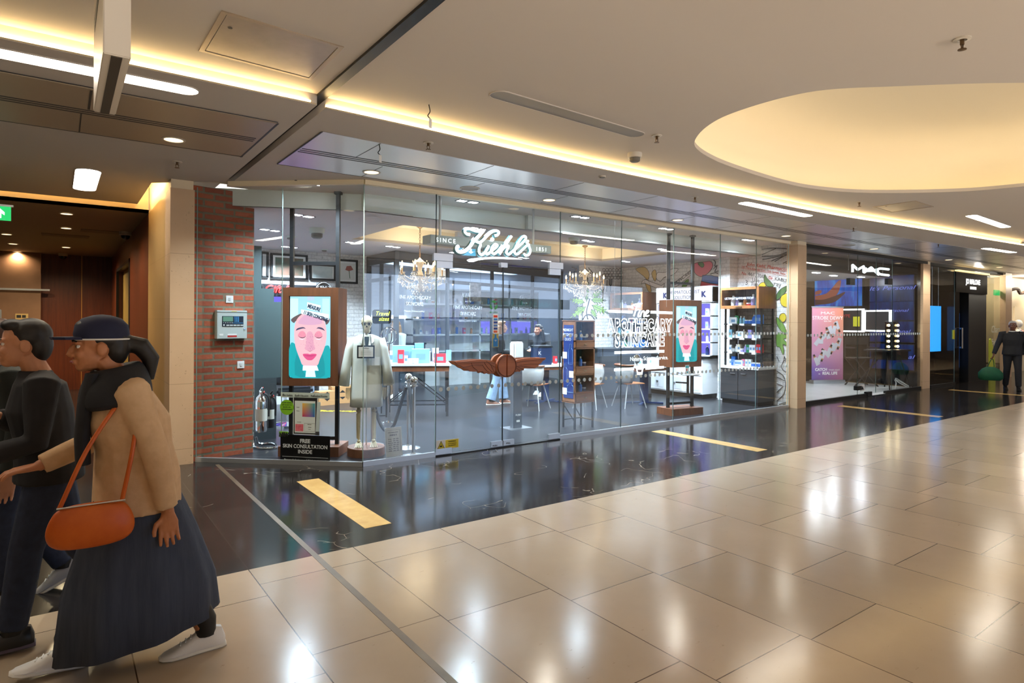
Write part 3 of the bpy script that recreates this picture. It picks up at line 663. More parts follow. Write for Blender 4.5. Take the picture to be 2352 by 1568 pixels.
MB().b2((-2.6, .0, -.08), (2.6, .02, .32)).out('band', mat('fascia_grey', (70, 92, 96), .5), th)
for i, (x, y) in enumerate(((6.9, -9.2), (9.7, -9.2), (7.8, -10.4))):
    th = thing('escalator_balustrade', ['escalator balustrade behind the viewer, left in the reflection', 'escalator balustrade behind the viewer, middle in the reflection', 'escalator balustrade behind the viewer, right in the reflection'][i], 'escalator', (x, y, 0))
    pr = [(2.6, 0, .95), (1.0, 0, .95), (.35, 0, .93), (.06, 0, .78), (0, 0, .6), (.06, 0, .40), (.3, 0, .28), (1.0, 0, .26)]
    MB().tube(spl(pr, 5), .035, 8).out('handrail', BLACK, th, smooth=True)
    MB().b2((.15, -.008, .26), (2.6, .008, .93)).out('panel', mat('balustrade_glass', (70, 104, 108), .1), th)
    MB().b2((.2, -.09, 0), (2.6, .09, .27)).out('skirt', STEEL, th)
# ================================================================ RIGHT: MAKEUP SHOP
BG = mat('black_gloss', (14, 15, 17), .12); BK2 = mat('charcoal_wall', (34, 36, 40), .4)
def xpan(name, x, a, c_, X, t, m, parent=None, **k):
    """panel on a wall x = X through two photographed corners"""
    p = onx(a[0], a[1], X); q = onx(c_[0], c_[1], X)
    y0, y1 = min(p.y, q.y), max(p.y, q.y); z0, z1 = min(p.z, q.z), max(p.z, q.z)
    if parent is not None:
        o = parent.location; return MB().b2((X-t-o.x, y0-o.y, z0-o.z), (X-o.x, y1-o.y, z1-o.z)).out(name, m, parent)
    return MB().b2((X-t, y0, z0), (X, y1, z1)).out(name, m)
struct(MB().b2((8.80, .06, 0), (8.88, 7.0, 3.14)).out('wall_makeup_left', BG))
struct(MB().b2((14.75, .06, 0), (14.95, 7.0, 3.14)).out('wall_makeup_right', BG))
struct(MB().b2((8.80, 7.0, 0), (14.95, 7.1, 3.14)).out('wall_makeup_back', BK2))
struct(MB().b2((8.88, .06, 3.10), (14.75, .9, 3.16)).out('ceiling_makeup_front', BLACK))
struct(MB().b2((8.88, .88, 2.80), (14.75, .96, 3.14)).out('trim_makeup_bulkhead', BLACK))
struct(MB().b2((8.88, .96, 2.80), (14.75, 7.0, 2.9)).out('ceiling_makeup', mat('makeup_ceiling', (200, 198, 194), .7)))
for i, xx in enumerate((9.5, 10.6, 11.8, 13.0, 14.0)):  # lamps added near the front to brighten the banner
    th = thing('added_lamp', ['ceiling lamp of the makeup shop nearest the apothecary', 'second ceiling lamp of the makeup shop', 'middle ceiling lamp of the makeup shop', 'fourth ceiling lamp of the makeup shop', 'ceiling lamp of the makeup shop next to its right wall'][i], 'lamp', (xx, 1.25+.2*(i % 2), 2.80))
    MB().b2((-.12, -.04, -.012), (.12, .04, .0)).out('lens', COOL, th)
    l = bpy.data.lights.new('added_lamp_light', 'AREA'); l.size = .2; l.energy = 13; l.color = (.9, .95, 1)
    lo = bpy.data.objects.new('added_lamp_light', l); COL.objects.link(lo); lo.parent = th; lo.location = (0, 0, -.02)
for i, (a, c_) in enumerate(((8.88, 11.3), (11.3, 12.15), (12.15, 12.95), (12.95, 14.72))):
    pane((a, .06), (c_, .06), .05, 3.08, 20+i)
struct(MB().b2((8.88, .03, 0), (11.7, .09, .06)).b2((12.6, .03, 0), (14.74, .09, .06)).out('trim_makeup_base', BLACK))
struct(MB().b2((8.8, .0, 3.08), (14.75, .05, 3.15)).out('trim_makeup_head', BLACK))
for i, px in enumerate((1948, 2036)):
    v = ony(px, 645, .06); tag(MB().b2((v.x, .02, v.z-.08), (v.x+.22, .10, v.z+.06)).out('door_clamp', BLACK), ['black clamp fitting at the top left of the makeup shop doors', 'black clamp fitting at the top right of the makeup shop doors'][i], 'fitting')
for i, (px, py) in enumerate(((1965, 894), (1989, 907))):
    v = ony(px, py, .05); tag(MB().b2((v.x, .01, v.z-.02), (v.x+.2, .09, v.z+.07)).out('door_clamp', BLACK), ['black floor clamp on the left makeup shop door', 'black floor clamp on the right makeup shop door'][i], 'fitting')
v = ony(1975, 888, .04); th = thing('warning_label', 'small triangular warning label low on the makeup shop door', 'label', (v.x+.12, .045, v.z-.03))
MB().b2((-.1, -.004, -.07), (.1, 0, .07)).out('sheet', PAPER, th); MB().poly([(-.06, -.006, -.04), (.06, -.006, -.04), (0, -.006, .05)]).out('triangle', INK, th)
# logo M.A.C
def wmap(Y, zx0, zy0, k):
    return lambda x, y: ony(zx0+x/k, zy0+y/k, Y)
mp = wmap(.16, 1830, 540, 7.84)
th = thing('shop_sign', 'glowing white three letter logo in the makeup shop window', 'sign', (11.1, .16, 2.6))
NEON = mat('white_neon', (255, 255, 255), .4, emit=1.1, ecol=(232, 244, 248))
NEONH = mat('hot_white_neon', (255, 255, 255), .4, emit=2.4, ecol=(246, 250, 255))
def strokes(name, mp, ss, r, m, th, flat=1.0, sm=True):
    b = MB(); o = th.location
    for s in ss:
        w = r
        if isinstance(s, tuple): s, w = s
        P = [mp(x, y)-o for x, y in s]
        b.tube(spl(P, 5) if (sm and len(P) > 2) else P, w, 8)
    return b.out(name, m, th, smooth=True)
strokes('letters', mp, [[(1005, 665), (1005, 530)], [(1005, 535), (1100, 620)], [(1100, 620), (1205, 560)], [(1205, 560), (1205, 675)],
                        [(1215, 670), (1340, 580)], [(1340, 580), (1475, 710)], [(1270, 640), (1400, 640)]], .027, NEON, th, sm=False)
strokes('letters', mp, [[(1655, 615), (1520, 600), (1470, 610), (1455, 650), (1480, 690), (1520, 705), (1655, 722)]], .027, NEON, th)
for x, y in ((1240, 605), (1435, 625)): MB().sphere(mp(x, y)-th.location, .034).out('dot', NEON, th)
for x in (0, 1.6): MB().bar((x, 0, .15), (x, 0, .5), .012).out('hanger', STEEL, th)
# roll-up banner
th = thing('roll_up_banner', 'pink and violet roll up banner with cosmetic tubes in the makeup shop', 'banner', (12.0, 1.25, 0))
pL = onz(1864, 881, 0); pR = onz(1936, 880, 0)
kk = .70   # nearer standing place on the same sight lines
pL = CAM + (pL-CAM)*1.0; pR = CAM + (pR-CAM)*1.0
th.location = (pL.x, pL.y, 0); dxy = Vector((pR.x-pL.x, pR.y-pL.y, 0)); bwid = dxy.length; th.rotation_euler = (0, 0, math.atan2(dxy.y, dxy.x))
H_ = 1.98
m = mat('banner_print', (222, 150, 180), .5); t = NT(m); o = t.xyz(t.coord())
cA = t.ramp(t.math('DIVIDE', o[2], H_), [(0, lin((96, 78, 160))), (.18, lin((110, 90, 180))), (.45, lin((216, 150, 186))), (1, lin((226, 150, 176)))])
cB = t.ramp(t.math('DIVIDE', o[2], H_), [(0, lin((176, 84, 130))), (.4, lin((226, 160, 190))), (.75, lin((226, 150, 120))), (1, lin((224, 130, 96)))])
cc = t.mix(t.math('DIVIDE', o[0], bwid), cA, cB); t.link(cc, t.b.inputs['Base Color'])
MB().b2((0, -.004, .09), (bwid, .004, H_+.05)).out('print', m, th)
MB().b2((-.01, -.09, 0), (bwid+.01, .09, .10)).out('base', STEEL, th, bevel=.01); MB().b2((-.01, -.012, H_+.04), (bwid+.01, .012, H_+.07)).out('top_bar', STEEL, th)
WL = mat('print_white', (248, 244, 246), .5)
M_ = FRONT(bwid/2, -.006, 0)
letters('lettering', WL, M_, [('MAC', 0, 1.84, .10, dict(sx=2.0)), ('STROBE DEWY', 0, 1.70, .135), ('SKIN TINT', 0, 1.64, .05), ('CATCH', -.19, .34, .105, dict(bold=.004)), ('YOUR LIGHT', .20, .34, .058), ('IN', -.24, .24, .05), ('REAL LIFE', .07, .24, .105, dict(bold=.004))], th)
rnd_ = random.Random(3)
TUB = mat('tube_silver', (204, 204, 214), .4); CAPB = mat('tube_cap', (46, 34, 34), .4); SKN = mat('tube_band', (196, 130, 96), .5)
bt, bc, bs = MB(), MB(), MB()
for i in range(15):
    cx_ = bwid*(.14+.72*((i*37) % 15)/14); cz = .62+.9*((i*11) % 15)/14; an = rnd_.uniform(-.9, .9)+(math.pi if rnd_.random() < .3 else 0)
    u = Vector((math.sin(an), 0, math.cos(an))); w = Vector((u.z, 0, -u.x)); c0 = Vector((cx_, -.006-.0006*i, cz)); y_ = Vector((0, -.0004, 0))
    bt.poly([c0-u*.14-w*.062, c0-u*.14+w*.062, c0+u*.08+w*.045, c0+u*.08-w*.045])
    bs.poly([c0+u*.08+w*.045, c0+u*.08-w*.045, c0+u*.11-w*.045, c0+u*.11+w*.045]); bc.poly([c0+u*.11+w*.03, c0+u*.11-w*.03, c0+u*.17-w*.028, c0+u*.17+w*.028])
bt.out('printed_tubes', TUB, th); bs.out('printed_bands', SKN, th); bc.out('printed_caps', CAPB, th)
# screens on the right wall
def scr_mat(name, c1, c2, c3, sc, e=.9):
    m = mat(name, c1, .3, emit=e); t = NT(m); p = t.coord(); n = t.noise(t.scale(p, (1, 5, .9)), sc, 4, .6)
    c = t.ramp(n, [(.32, lin(c1)), (.5, lin(c2)), (.68, lin(c3))]); t.link(c, t.b.inputs['Emission Color']); return m
TVM = scr_mat('blue_screen_picture', (4, 30, 110), (10, 70, 170), (30, 130, 200), 1.6, .55)
TVD = scr_mat('dark_blue_screen_picture', (4, 8, 24), (8, 40, 120), (16, 80, 150), 1.5, .22)
def tv(a, c_, X, label, m, picture=None):
    p = onx(a[0], a[1], X); q = onx(c_[0], c_[1], X)
    th = thing('wall_screen', label, 'screen', (X, (p.y+q.y)/2, (p.z+q.z)/2)); hy, hz = abs(p.y-q.y)/2, abs(p.z-q.z)/2
    MB().b2((-.03, -hy-.02, -hz-.02), (0.0, hy+.02, hz+.02)).out('bezel', BLACK, th); MB().b2((-.036, -hy, -hz), (-.031, hy, hz)).out('picture', m, th)
    if picture: picture(th, hy, hz)
    return th
def hand(th, hy, hz):
    S1 = mat('picture_skin', (120, 62, 46), .5, emit=.7); S2 = mat('picture_skin_dark', (60, 26, 26), .5, emit=.6)
    MB().poly(spl([(-.04, hy*.98, -hz*.55), (-.04, hy*.4, -hz*.5), (-.04, -.0*hy, -hz*.1), (-.04, -.15*hy, hz*.75), (-.04, -.02*hy, hz*.8), (-.04, .3*hy, hz*.2), (-.04, .55*hy, -hz*.1), (-.04, hy*.98, -hz*.2)], 5)).out('picture_hand', S1, th)
    MB().poly(spl([(-.041, hy*.98, -hz*.9), (-.041, hy*.2, -hz*.75), (-.041, -.25*hy, -hz*.2), (-.041, -.3*hy, -hz*.0), (-.041, .1*hy, -hz*.25), (-.041, .6*hy, -hz*.5), (-.041, hy*.98, -hz*.5)], 5)).out('picture_fingers', S2, th)
    MB().poly(spl([(-.041, hy*.98, hz*.1), (-.041, hy*.75, hz*.2), (-.041, hy*.68, hz*.05), (-.041, hy*.8, -hz*.1), (-.041, hy*.98, -hz*.15)], 5)).out('picture_thumb', S1, th)
tv((1873, 642), (1981, 702), 14.72, 'large blue video screen showing a hand in the makeup shop', TVM, hand)
def itsp(th, hy, hz):
    letters('lettering', mat('violet_script', (120, 130, 230), .5, emit=.5), frame_m((-.045, 0, -hz*.1), (0, -1, 0), (0, 0, 1)), [("It's Personal", 0, 0, hz*.45, dict(shear=.35, sx=1.5))], th)
for i, (a, c_) in enumerate((((2000, 636), (2100, 691)), ((2000, 694), (2100, 735)), ((2000, 738), (2100, 786)), ((2000, 789), (2100, 850)))):
    tv(a, c_, 14.72, ['topmost dark blue script screen on the right wall of the makeup shop', 'second dark blue script screen from the top in the makeup shop', 'third dark blue script screen from the top, behind the bulb mirror', 'lowest dark blue script screen on the makeup shop wall'][i], TVD, itsp)
# lit make-up mirror displays
LFR = mat('led_frame', (255, 255, 255), .5, emit=1.6)
def frame_disp(a, c_, X, label, extra=None):
    p = onx(a[0], a[1], X); q = onx(c_[0], c_[1], X); hy, hz = abs(p.y-q.y)/2, abs(p.z-q.z)/2
    th = thing('lit_display', label, 'display', (X, (p.y+q.y)/2, (p.z+q.z)/2))
    b = MB()
    for s in (-1, 1): b.b2((-.04, s*hy-.03, -hz), (0, s*hy+.03, hz)); b.b2((-.04, -hy-.03, s*hz-.02), (0, hy+.03, s*hz+.02))
    b.out('light_frame', LFR, th); MB().b2((-.02, -hy, -hz), (0, hy, hz)).out('back_panel', BK2, th)
    return th, hy, hz
th, hy, hz = frame_disp((1930, 711), (1983, 761), 14.72, 'white lit display frame behind the banner with a yellow poster')
MB().b2((-.05, -hy*.75, -hz*.55), (-.04, -hy*.2, hz*.35)).out('yellow_poster', mat('poster_yellow', (206, 200, 40), .5), th)
letters('lettering', mat('red_letters', (190, 40, 50), .5), frame_m((-.05, hy*.5, hz*.45), (0, -1, 0), (0, 0, 1)), [('HYPE', 0, -.05, .12)], th)
frame_disp((1987, 714), (2046, 760), 14.66, 'white lit display frame in front of the script screens')
# dressing table with bulbs
v = onz(2040, 890, 0); th = thing('dressing_table', 'dark folding dressing table with a bulb mirror in the makeup shop', 'table', (13.72, .50, 0), -.15)
MB().b2((-.45, -.3, .93), (.48, .3, .97)).out('top', BK2, th); MB().b2((-.2, -.28, .72), (.4, .28, .93)).out('drawer_box', DARK, th)
for sx_ in (-.35, .38):
    for sy in (-.25, .25): MB().bar((sx_*.6, sy*.5, .93), (sx_*1.15, sy*1.3, 0), .025).out('leg', DARK, th)
BULB = mat('warm_bulb', (255, 240, 210), .4, emit=9, ecol=(255, 226, 170))
MB().b2((-.05, -.02, .97), (.42, .02, 1.65)).out('mirror', BG, th)
for k in range(5):
    for xx in (.0, .37): MB().sphere((xx, -.045, 1.04+k*.13), .03).out('bulb', BULB, th)
# director chair
v = onz(1975, 887, 0); th = thing('director_chair', 'tall black folding director chair beside the roll up banner', 'chair', (13.98, 1.22, 0), -.6)
for s in (-1, 1):
    MB().bar((-.3, s*.22, 0), (.3, s*.22, .72), .03).out('leg', BLACK, th); MB().bar((.3, s*.22, 0), (-.3, s*.22, .72), .03).out('leg', BLACK, th)
    MB().bar((s*.3, -.24, .98), (s*.3, .24, .98), .035).out('armrest', BLACK, th)
MB().b2((-.3, -.22, .70), (.3, .22, .73)).out('seat', BLACK, th); MB().b2((-.3, .21, 1.05), (.3, .235, 1.25)).out('backrest', BLACK, th)
for s in (-1, 1): MB().bar((s*.3, .22, .7), (s*.3, .22, 1.25), .03).out('back_post', BLACK, th)
# product counter with rainbow flags
th = thing('makeup_counter', 'black makeup counter with lit shelf edge behind the chair', 'counter', (14.1, 3.6, 0))
MB().b2((-.5, -.9, 0), (.5, .9, .92)).out('body', BLACK, th); MB().b2((-.52, -.92, .90), (.52, .92, .94)).out('top', BG, th); MB().b2((-.53, -.9, .80), (-.515, -.35, .82)).out('lit_edge', LFR, th)
for i, y in enumerate((2.95, 3.45)):
    f = thing('rainbow_flag', ['small rainbow flag on the makeup counter, nearer the dressing table', 'small rainbow flag on the makeup counter, nearer the banner'][i], 'flag', (13.75, y, .94))
    for k, cl in enumerate(((228, 40, 40), (240, 150, 30), (236, 220, 50), (60, 160, 70), (50, 80, 190), (130, 60, 150))):
        MB().b2((0, -.18, .42-k*.04), (.006, .18, .46-k*.04)).out('stripe', mat('flag%d' % k, cl, .6), f)
    MB().b2((-.005, .18, 0), (.01, .2, .48)).out('stick', PAPER, f)
th = thing('cable_coil', 'loose white cable coil on the floor of the makeup shop near the right pillar', 'cable', (13.5, .22, 0))
MB().tube(spl([(0, 0, .02), (.3, .1, .15), (.5, .2, .22), (.8, .1, .1), (.9, 0, .02), (.6, -.1, .03), (.3, .05, .18), (.55, .2, .25), (1.0, .1, .04)], 6), .012, 6).out('cable', PAPER, th, smooth=True)
# dots on the makeup glass
def dot_row(x0, x1, n, Y, z, r, label):
    th = thing('dot_row', label, 'decal', (0, Y, z)); o = None
    for k in range(n):
        if o is None: o = MB().cyl((0, 0, 0), (0, .002, 0), r, n=14).out('dot', mat('frosted_dot', (206, 214, 214), .5), th)
        else: o = o.copy(); COL.objects.link(o)
        o.location = (x0+(x1-x0)*k/(n-1), 0, 0)
dot_row(9.15, 14.55, 46, .05, 1.36, .028, 'row of small frosted dots across the makeup shop glass')
# ================================================================ pillar, perfume shop, far shop
struct(MB().b2((14.48, -.0, 0), (14.90, .058, 3.08)).out('column_middle', STONE)); struct(MB().b2((14.48, .003, 3.08), (14.90, .058, 3.15)).out('column_middle_head', CREAM))
struct(MB().b2((20.33, -.0, 0), (20.88, .14, 3.08)).out('column_far', STONE)); struct(MB().b2((20.33, .003, 3.08), (20.88, .14, 3.15)).out('column_far_head', CREAM))
pane((14.96, .03), (16.52, .03), .05, 3.08, 30); pane((18.78, .15), (20.85, .15), .05, 3.08, 31)
struct(MB().b2((14.9, .07, 3.08), (20.9, .2, 3.15)).out('trim_perfume_head', BLACK)); struct(MB().b2((14.96, .0, 0), (16.52, .06, .06)).b2((18.78, .1, 0), (20.88, .2, .06)).out('trim_perfume_base', BLACK))
struct(MB().b2((14.955, .22, 0), (14.99, 4.6, 3.1)).out('wall_perfume_side', BLACK)); struct(MB().b2((18.80, .55, 0), (18.86, 4.6, 3.06)).out('wall_perfume_divider', BLACK)); struct(MB().b2((20.89, .21, .4), (20.95, 1.6, 3.06)).out('wall_perfume_right', mat('beige_backdrop', (214, 196, 158), .6))); struct(MB().b2((20.89, .21, 0), (20.95, 1.6, .4)).out('wall_perfume_right_base', mat('olive_plinth', (70, 68, 50), .4)))
struct(MB().b2((15.0, 4.5, 0), (20.95, 4.6, 3.1)).out('wall_perfume_back', mat('dark_olive', (38, 34, 28), .5)))
struct(MB().b2((18.87, .9, .35), (20.88, 1.0, 3.1)).out('wall_perfume_window', mat('beige_backdrop', (214, 196, 158), .6)))
struct(MB().b2((18.87, .21, 0), (20.88, 1.0, .35)).out('trim_perfume_plinth', mat('olive_plinth', (70, 68, 50), .4)))
struct(MB().b2((15.0, .55, 3.06), (20.88, 4.5, 3.1)).out('ceiling_perfume', BLACK))
th = thing('shop_portal', 'black portal of the perfume shop with white name above the entrance', 'shop portal', (17.68, .0, 0))
MB().b2((-1.15, .02, 0), (-.85, .5, 3.0)).out('left_jamb', BG, th); MB().b2((-.2, .02, 0), (1.12, .5, 2.45)).out('right_panel', BLACK, th); MB().b2((-1.15, .0, 2.45), (1.12, .5, 3.0)).out('lintel', BG, th)
MB().b2((-1.15, -.06, 3.0), (1.12, .04, 3.04)).out('lit_cap', mat('gold_light', (255, 220, 150), .5, emit=.9), th)
letters('lettering', mat('letter_white', (255, 255, 255), .5, emit=1.2), FRONT(0.05, -.004, 0), [('JO MALONE', 0, 2.70, .19, dict(bold=.006)), ('LONDON', 0, 2.56, .10, dict(bold=.004))], th)
b = MB(); b.tube([(-.86, -.05, .95), (-.86, -.05, 1.5)], .02); b.tube([(-.86, -.05, .97), (-.80, .02, .97)], .02); b.tube([(-.86, -.05, 1.48), (-.80, .02, 1.48)], .02); b.out('handle', STEEL, th)
MB().b2((-.84, .2, .4), (-.3, .23, 1.9)).out('inner_screen', mat('inner_blue', (20, 70, 130), .4, emit=.5), th)
v = ony(2138, 702, .25); q = ony(2161, 806, .25); th = thing('blue_screen', 'plain bright blue screen hanging in the perfume shop window', 'screen', ((v.x+q.x)/2, .25, q.z))
MB().b2((-(q.x-v.x)/2, 0, 0), ((q.x-v.x)/2, .04, v.z-q.z)).out('panel', mat('screen_blue', (40, 150, 245), .4, emit=1.0), th)
for s in (-1, 1): MB().cyl((s*.2, .02, v.z-q.z), (s*.2, .02, 3.1-q.z), .006).out('cable', STEEL, th)
v = ony(2190, 768, .02); tag(MB().b2((v.x-.06, .012, v.z-.12), (v.x+.06, .024, v.z+.12)).out('door_notice', mat('poster_yellow', (206, 200, 40), .5)), 'small yellow notice on the perfume shop glass', 'notice')
th = thing('floor_sign', 'yellow green sail shaped stand beside the black portal', 'stand', (19.32, .06, 0))
MB().poly(spl([(-.22, -.05, .02), (-.22, -.05, 1.15), (.02, -.05, .9), (.2, -.05, .4), (.22, -.05, .02)], 4), (0, .04, 0)).out('sail', mat('sail_lime', (196, 200, 70), .5), th)
tag(letters('window_lettering', mat('etched_white', (240, 234, 214), .5), FRONT(20.2, .14, 0), [('Charming', 0, 1.35, .30, dict(shear=.3)), ('English pear', 0, 1.0, .24, dict(shear=.3))]), 'white script lettering on the perfume shop window', 'lettering')
v = ony(2290, 672, .17); tag(MB().b2((v.x-.25, .157, v.z-.08), (v.x+.2, .185, v.z+.08)).out('exit_sign', GREEN), 'small green exit sign seen through the perfume shop window', 'exit sign')
FARW = mat('far_shop_wall', (222, 204, 172), .6)
struct(MB().b2((20.96, .6, 0), (30, .7, 3.15)).out('wall_far_shop', FARW)); struct(MB().b2((30, -13.6, -4.1), (30.2, 1, 9)).out('wall_far_end', mat('far_end', (92, 78, 62), .7)))
b = MB()
for x in (21.6, 23.2, 24.8): b.b2((x, .57, .6), (x+1.3, .6, 2.2))
struct(b.out('trim_far_panels', CREAM))
def warm_lamp(x, y, z, p, label):  # lamps added to light the perfume window and the far shop
    th = thing('added_lamp', label, 'lamp', (x, y, z)); MB().lathe([(.09, 0), (.09, -.02), (.07, -.03), (0, -.03)], n=20).out('lens', mat('warm_lamp_lens', (255, 240, 214), .5, emit=6, ecol=(255, 236, 204)), th, smooth=True)
    l = bpy.data.lights.new('added_lamp_light', 'POINT'); l.energy = p; l.color = (1, .90, .74); l.shadow_soft_size = .1; lo = bpy.data.objects.new('added_lamp_light', l); COL.objects.link(lo); lo.parent = th; lo.location = (0, 0, -.14)
warm_lamp(19.9, .55, 3.06, 22, 'warm lamp in the perfume shop window right of the portal'); warm_lamp(22.3, -.2, 3.15, 55, 'warm lamp over the far bright shop, nearer the pillar'); warm_lamp(24.6, -.3, 3.15, 55, 'warm lamp over the far bright shop, farther along')
rr = random.Random(5)
for i in range(4):
    th = thing('mannequin', 'white bald mannequin in the far bright shop, %s' % ['nearest the far pillar', 'second from the far pillar', 'third from the far pillar', 'farthest right'][i], 'mannequin', (21.35+i*.5, .25+.1*(i % 2), 0))
    W2 = mat('mannequin_white', (236, 232, 226), .4)
    MB().sphere((0, 0, 1.62), (.09, .10, .13)).out('head', W2, th, smooth=True)
    MB().lathe([(.05, 1.48), (.06, 1.45), (.2, 1.38), (.19, 1.1), (.14, .95), (.17, .8), (.1, .4), (.07, .05), (.12, .03), (.12, 0)], sy=.6).out('body', W2, th, smooth=True)
    MB().lathe([(.12, 1.42), (.205, 1.36), (.2, .85), (.215, .8)], sy=.66).out('garment', mat('garment%d' % i, [(60, 50, 46), (190, 120, 90), (40, 40, 50), (180, 60, 60)][i], .8), th)
tag(MB().tube(spl([(21.1, .2, 2.62), (21.7, .1, 2.72), (22.4, .2, 2.6), (23.0, .15, 2.7)], 6), .05, 6).out('twig_garland', mat('twigs', (70, 52, 40), .9)), 'dark twig garland hanging over the far bright shop entrance', 'garland')
# ================================================================ APOTHECARY SHOP INTERIOR
FRAMEG = mat('charcoal_frame', (58, 60, 64), .45); WALNUT = make_wood('walnut_wood', (92, 54, 32), (122, 74, 46), 'z', .4, .7); OAK = make_wood('oak_wood', (118, 72, 40), (150, 96, 56), 'x', .4, .6)
TEAK = make_wood('carved_teak', (150, 84, 48), (178, 106, 66), 'x', .45, .5)
MARBLE = make_noisy('white_marble', (232, 232, 232), (206, 208, 210), 2.2, .2, detail=8)
WLAC = mat('white_lacquer', (232, 234, 236), .35); NAVY = mat('navy_lacquer', (24, 42, 78), .4); BKC = mat('graphite_cabinet', (52, 54, 58), .35)
LAV = mat('lavender_backlight', (150, 140, 240), .5, emit=.55, ecol=(128, 118, 246)); LED5 = mat('cool_led_strip', (255, 255, 255), .5, emit=3.5, ecol=(236, 242, 255))
KRAFT = mat('kraft_cardboard', (176, 130, 82), .8)
# ---- glazed room (dark frames)
PA, PB, PC = Vector((2.5, 5.78, 0)), Vector((2.5, 4.45, 0)), Vector((7.9, 6.05, 0))
dR = (PC-PB).normalized()
def along(px):   # where the sight line crosses the right glazed face
    d = _ray(px, 640); n = Vector((-dR.y, dR.x, 0)); tt = (PB-CAM).dot(n)/d.dot(n); p = CAM+d*tt; return (p-PB).dot(dR)
zr = ony(916, 638, 4.45).z
b = MB()
b.bar(PA+Vector((0, 0, 2.84)), PB+Vector((0, 0, 2.84)), .08, .2); b.bar(PB+Vector((0, 0, 2.84)), PC+Vector((0, 0, 2.84)), .08, .2)
b.bar(PA+Vector((0, 0, zr)), PB+Vector((0, 0, zr)), .06, .07); b.bar(PB+Vector((0, 0, zr)), PC+Vector((0, 0, zr)), .06, .07)
b.b2((2.46, 4.41, 0), (2.54, 4.49, 2.94)); b.b2((2.46, 5.72, 0), (2.54, 5.8, 2.94)); b.b2((2.47, 5.1, 0), (2.53, 5.16, 2.94))
for px in (1028, 1130, 1223, 1290):
    p = PB+dR*along(px); b.box((p.x, p.y, 1.47), (.06, .06, 2.94), math.atan2(dR.y, dR.x))
struct(b.out('wall_glazed_room_frame', FRAMEG))
pane((PA.x, PA.y), (PB.x, PB.y), .02, 2.75, 50); pane((PB.x, PB.y), (PC.x, PC.y), .02, 2.75, 51)
MG = frame_m(PB+Vector((0, 0, 0))+Vector((dR.y, -dR.x, 0))*.012, dR, (0, 0, 1))
ETCH = mat('etched_lettering', (150, 152, 158), .6)
def etched(px, z, sc, label):
    s = along(px); rows = [('KIEHL\'S', s, z+.52*sc, .16*sc, dict(shear=.3)), ('SINCE 1851', s, z+.40*sc, .05*sc), ('FINE APOTHECARY', s, z+.22*sc, .13*sc), ('SKINCARE', s, z+.06*sc, .13*sc), ('Nature. Science. Service.', s, z-.10*sc, .07*sc)]
    o = letters('window_lettering', ETCH, MG, rows); tag(o, label, 'lettering')
etched(952, 1.86, .78, 'grey shop name lettering on the glazed room, left of the doors'); etched(1075, 1.68, .85, 'grey shop name lettering on the glazed room behind the left door'); etched(1205, 1.68, .9, 'grey shop name lettering on the glazed room behind the right door')
def added_room_light(x, y, rz):  # glowing panels added to brighten the glazed room
    th = thing('added_panel_light', 'large white light panel in the ceiling of the glazed room, %s' % ('left' if x < 4.5 else 'right'), 'ceiling light', (x, y, ZS), rz)
    MB().b2((-1.2, -.65, -.014), (1.2, .65, -.002)).out('diffuser', mat('added_room_panel', (255, 255, 255), .5, emit=1.35, ecol=(196, 220, 255)), th); MB().b2((-1.24, -.69, -.008), (1.24, .69, 0)).out('frame', WLAC, th)
added_room_light(3.9, 6.5, .28); added_room_light(6.6, 7.2, .1)
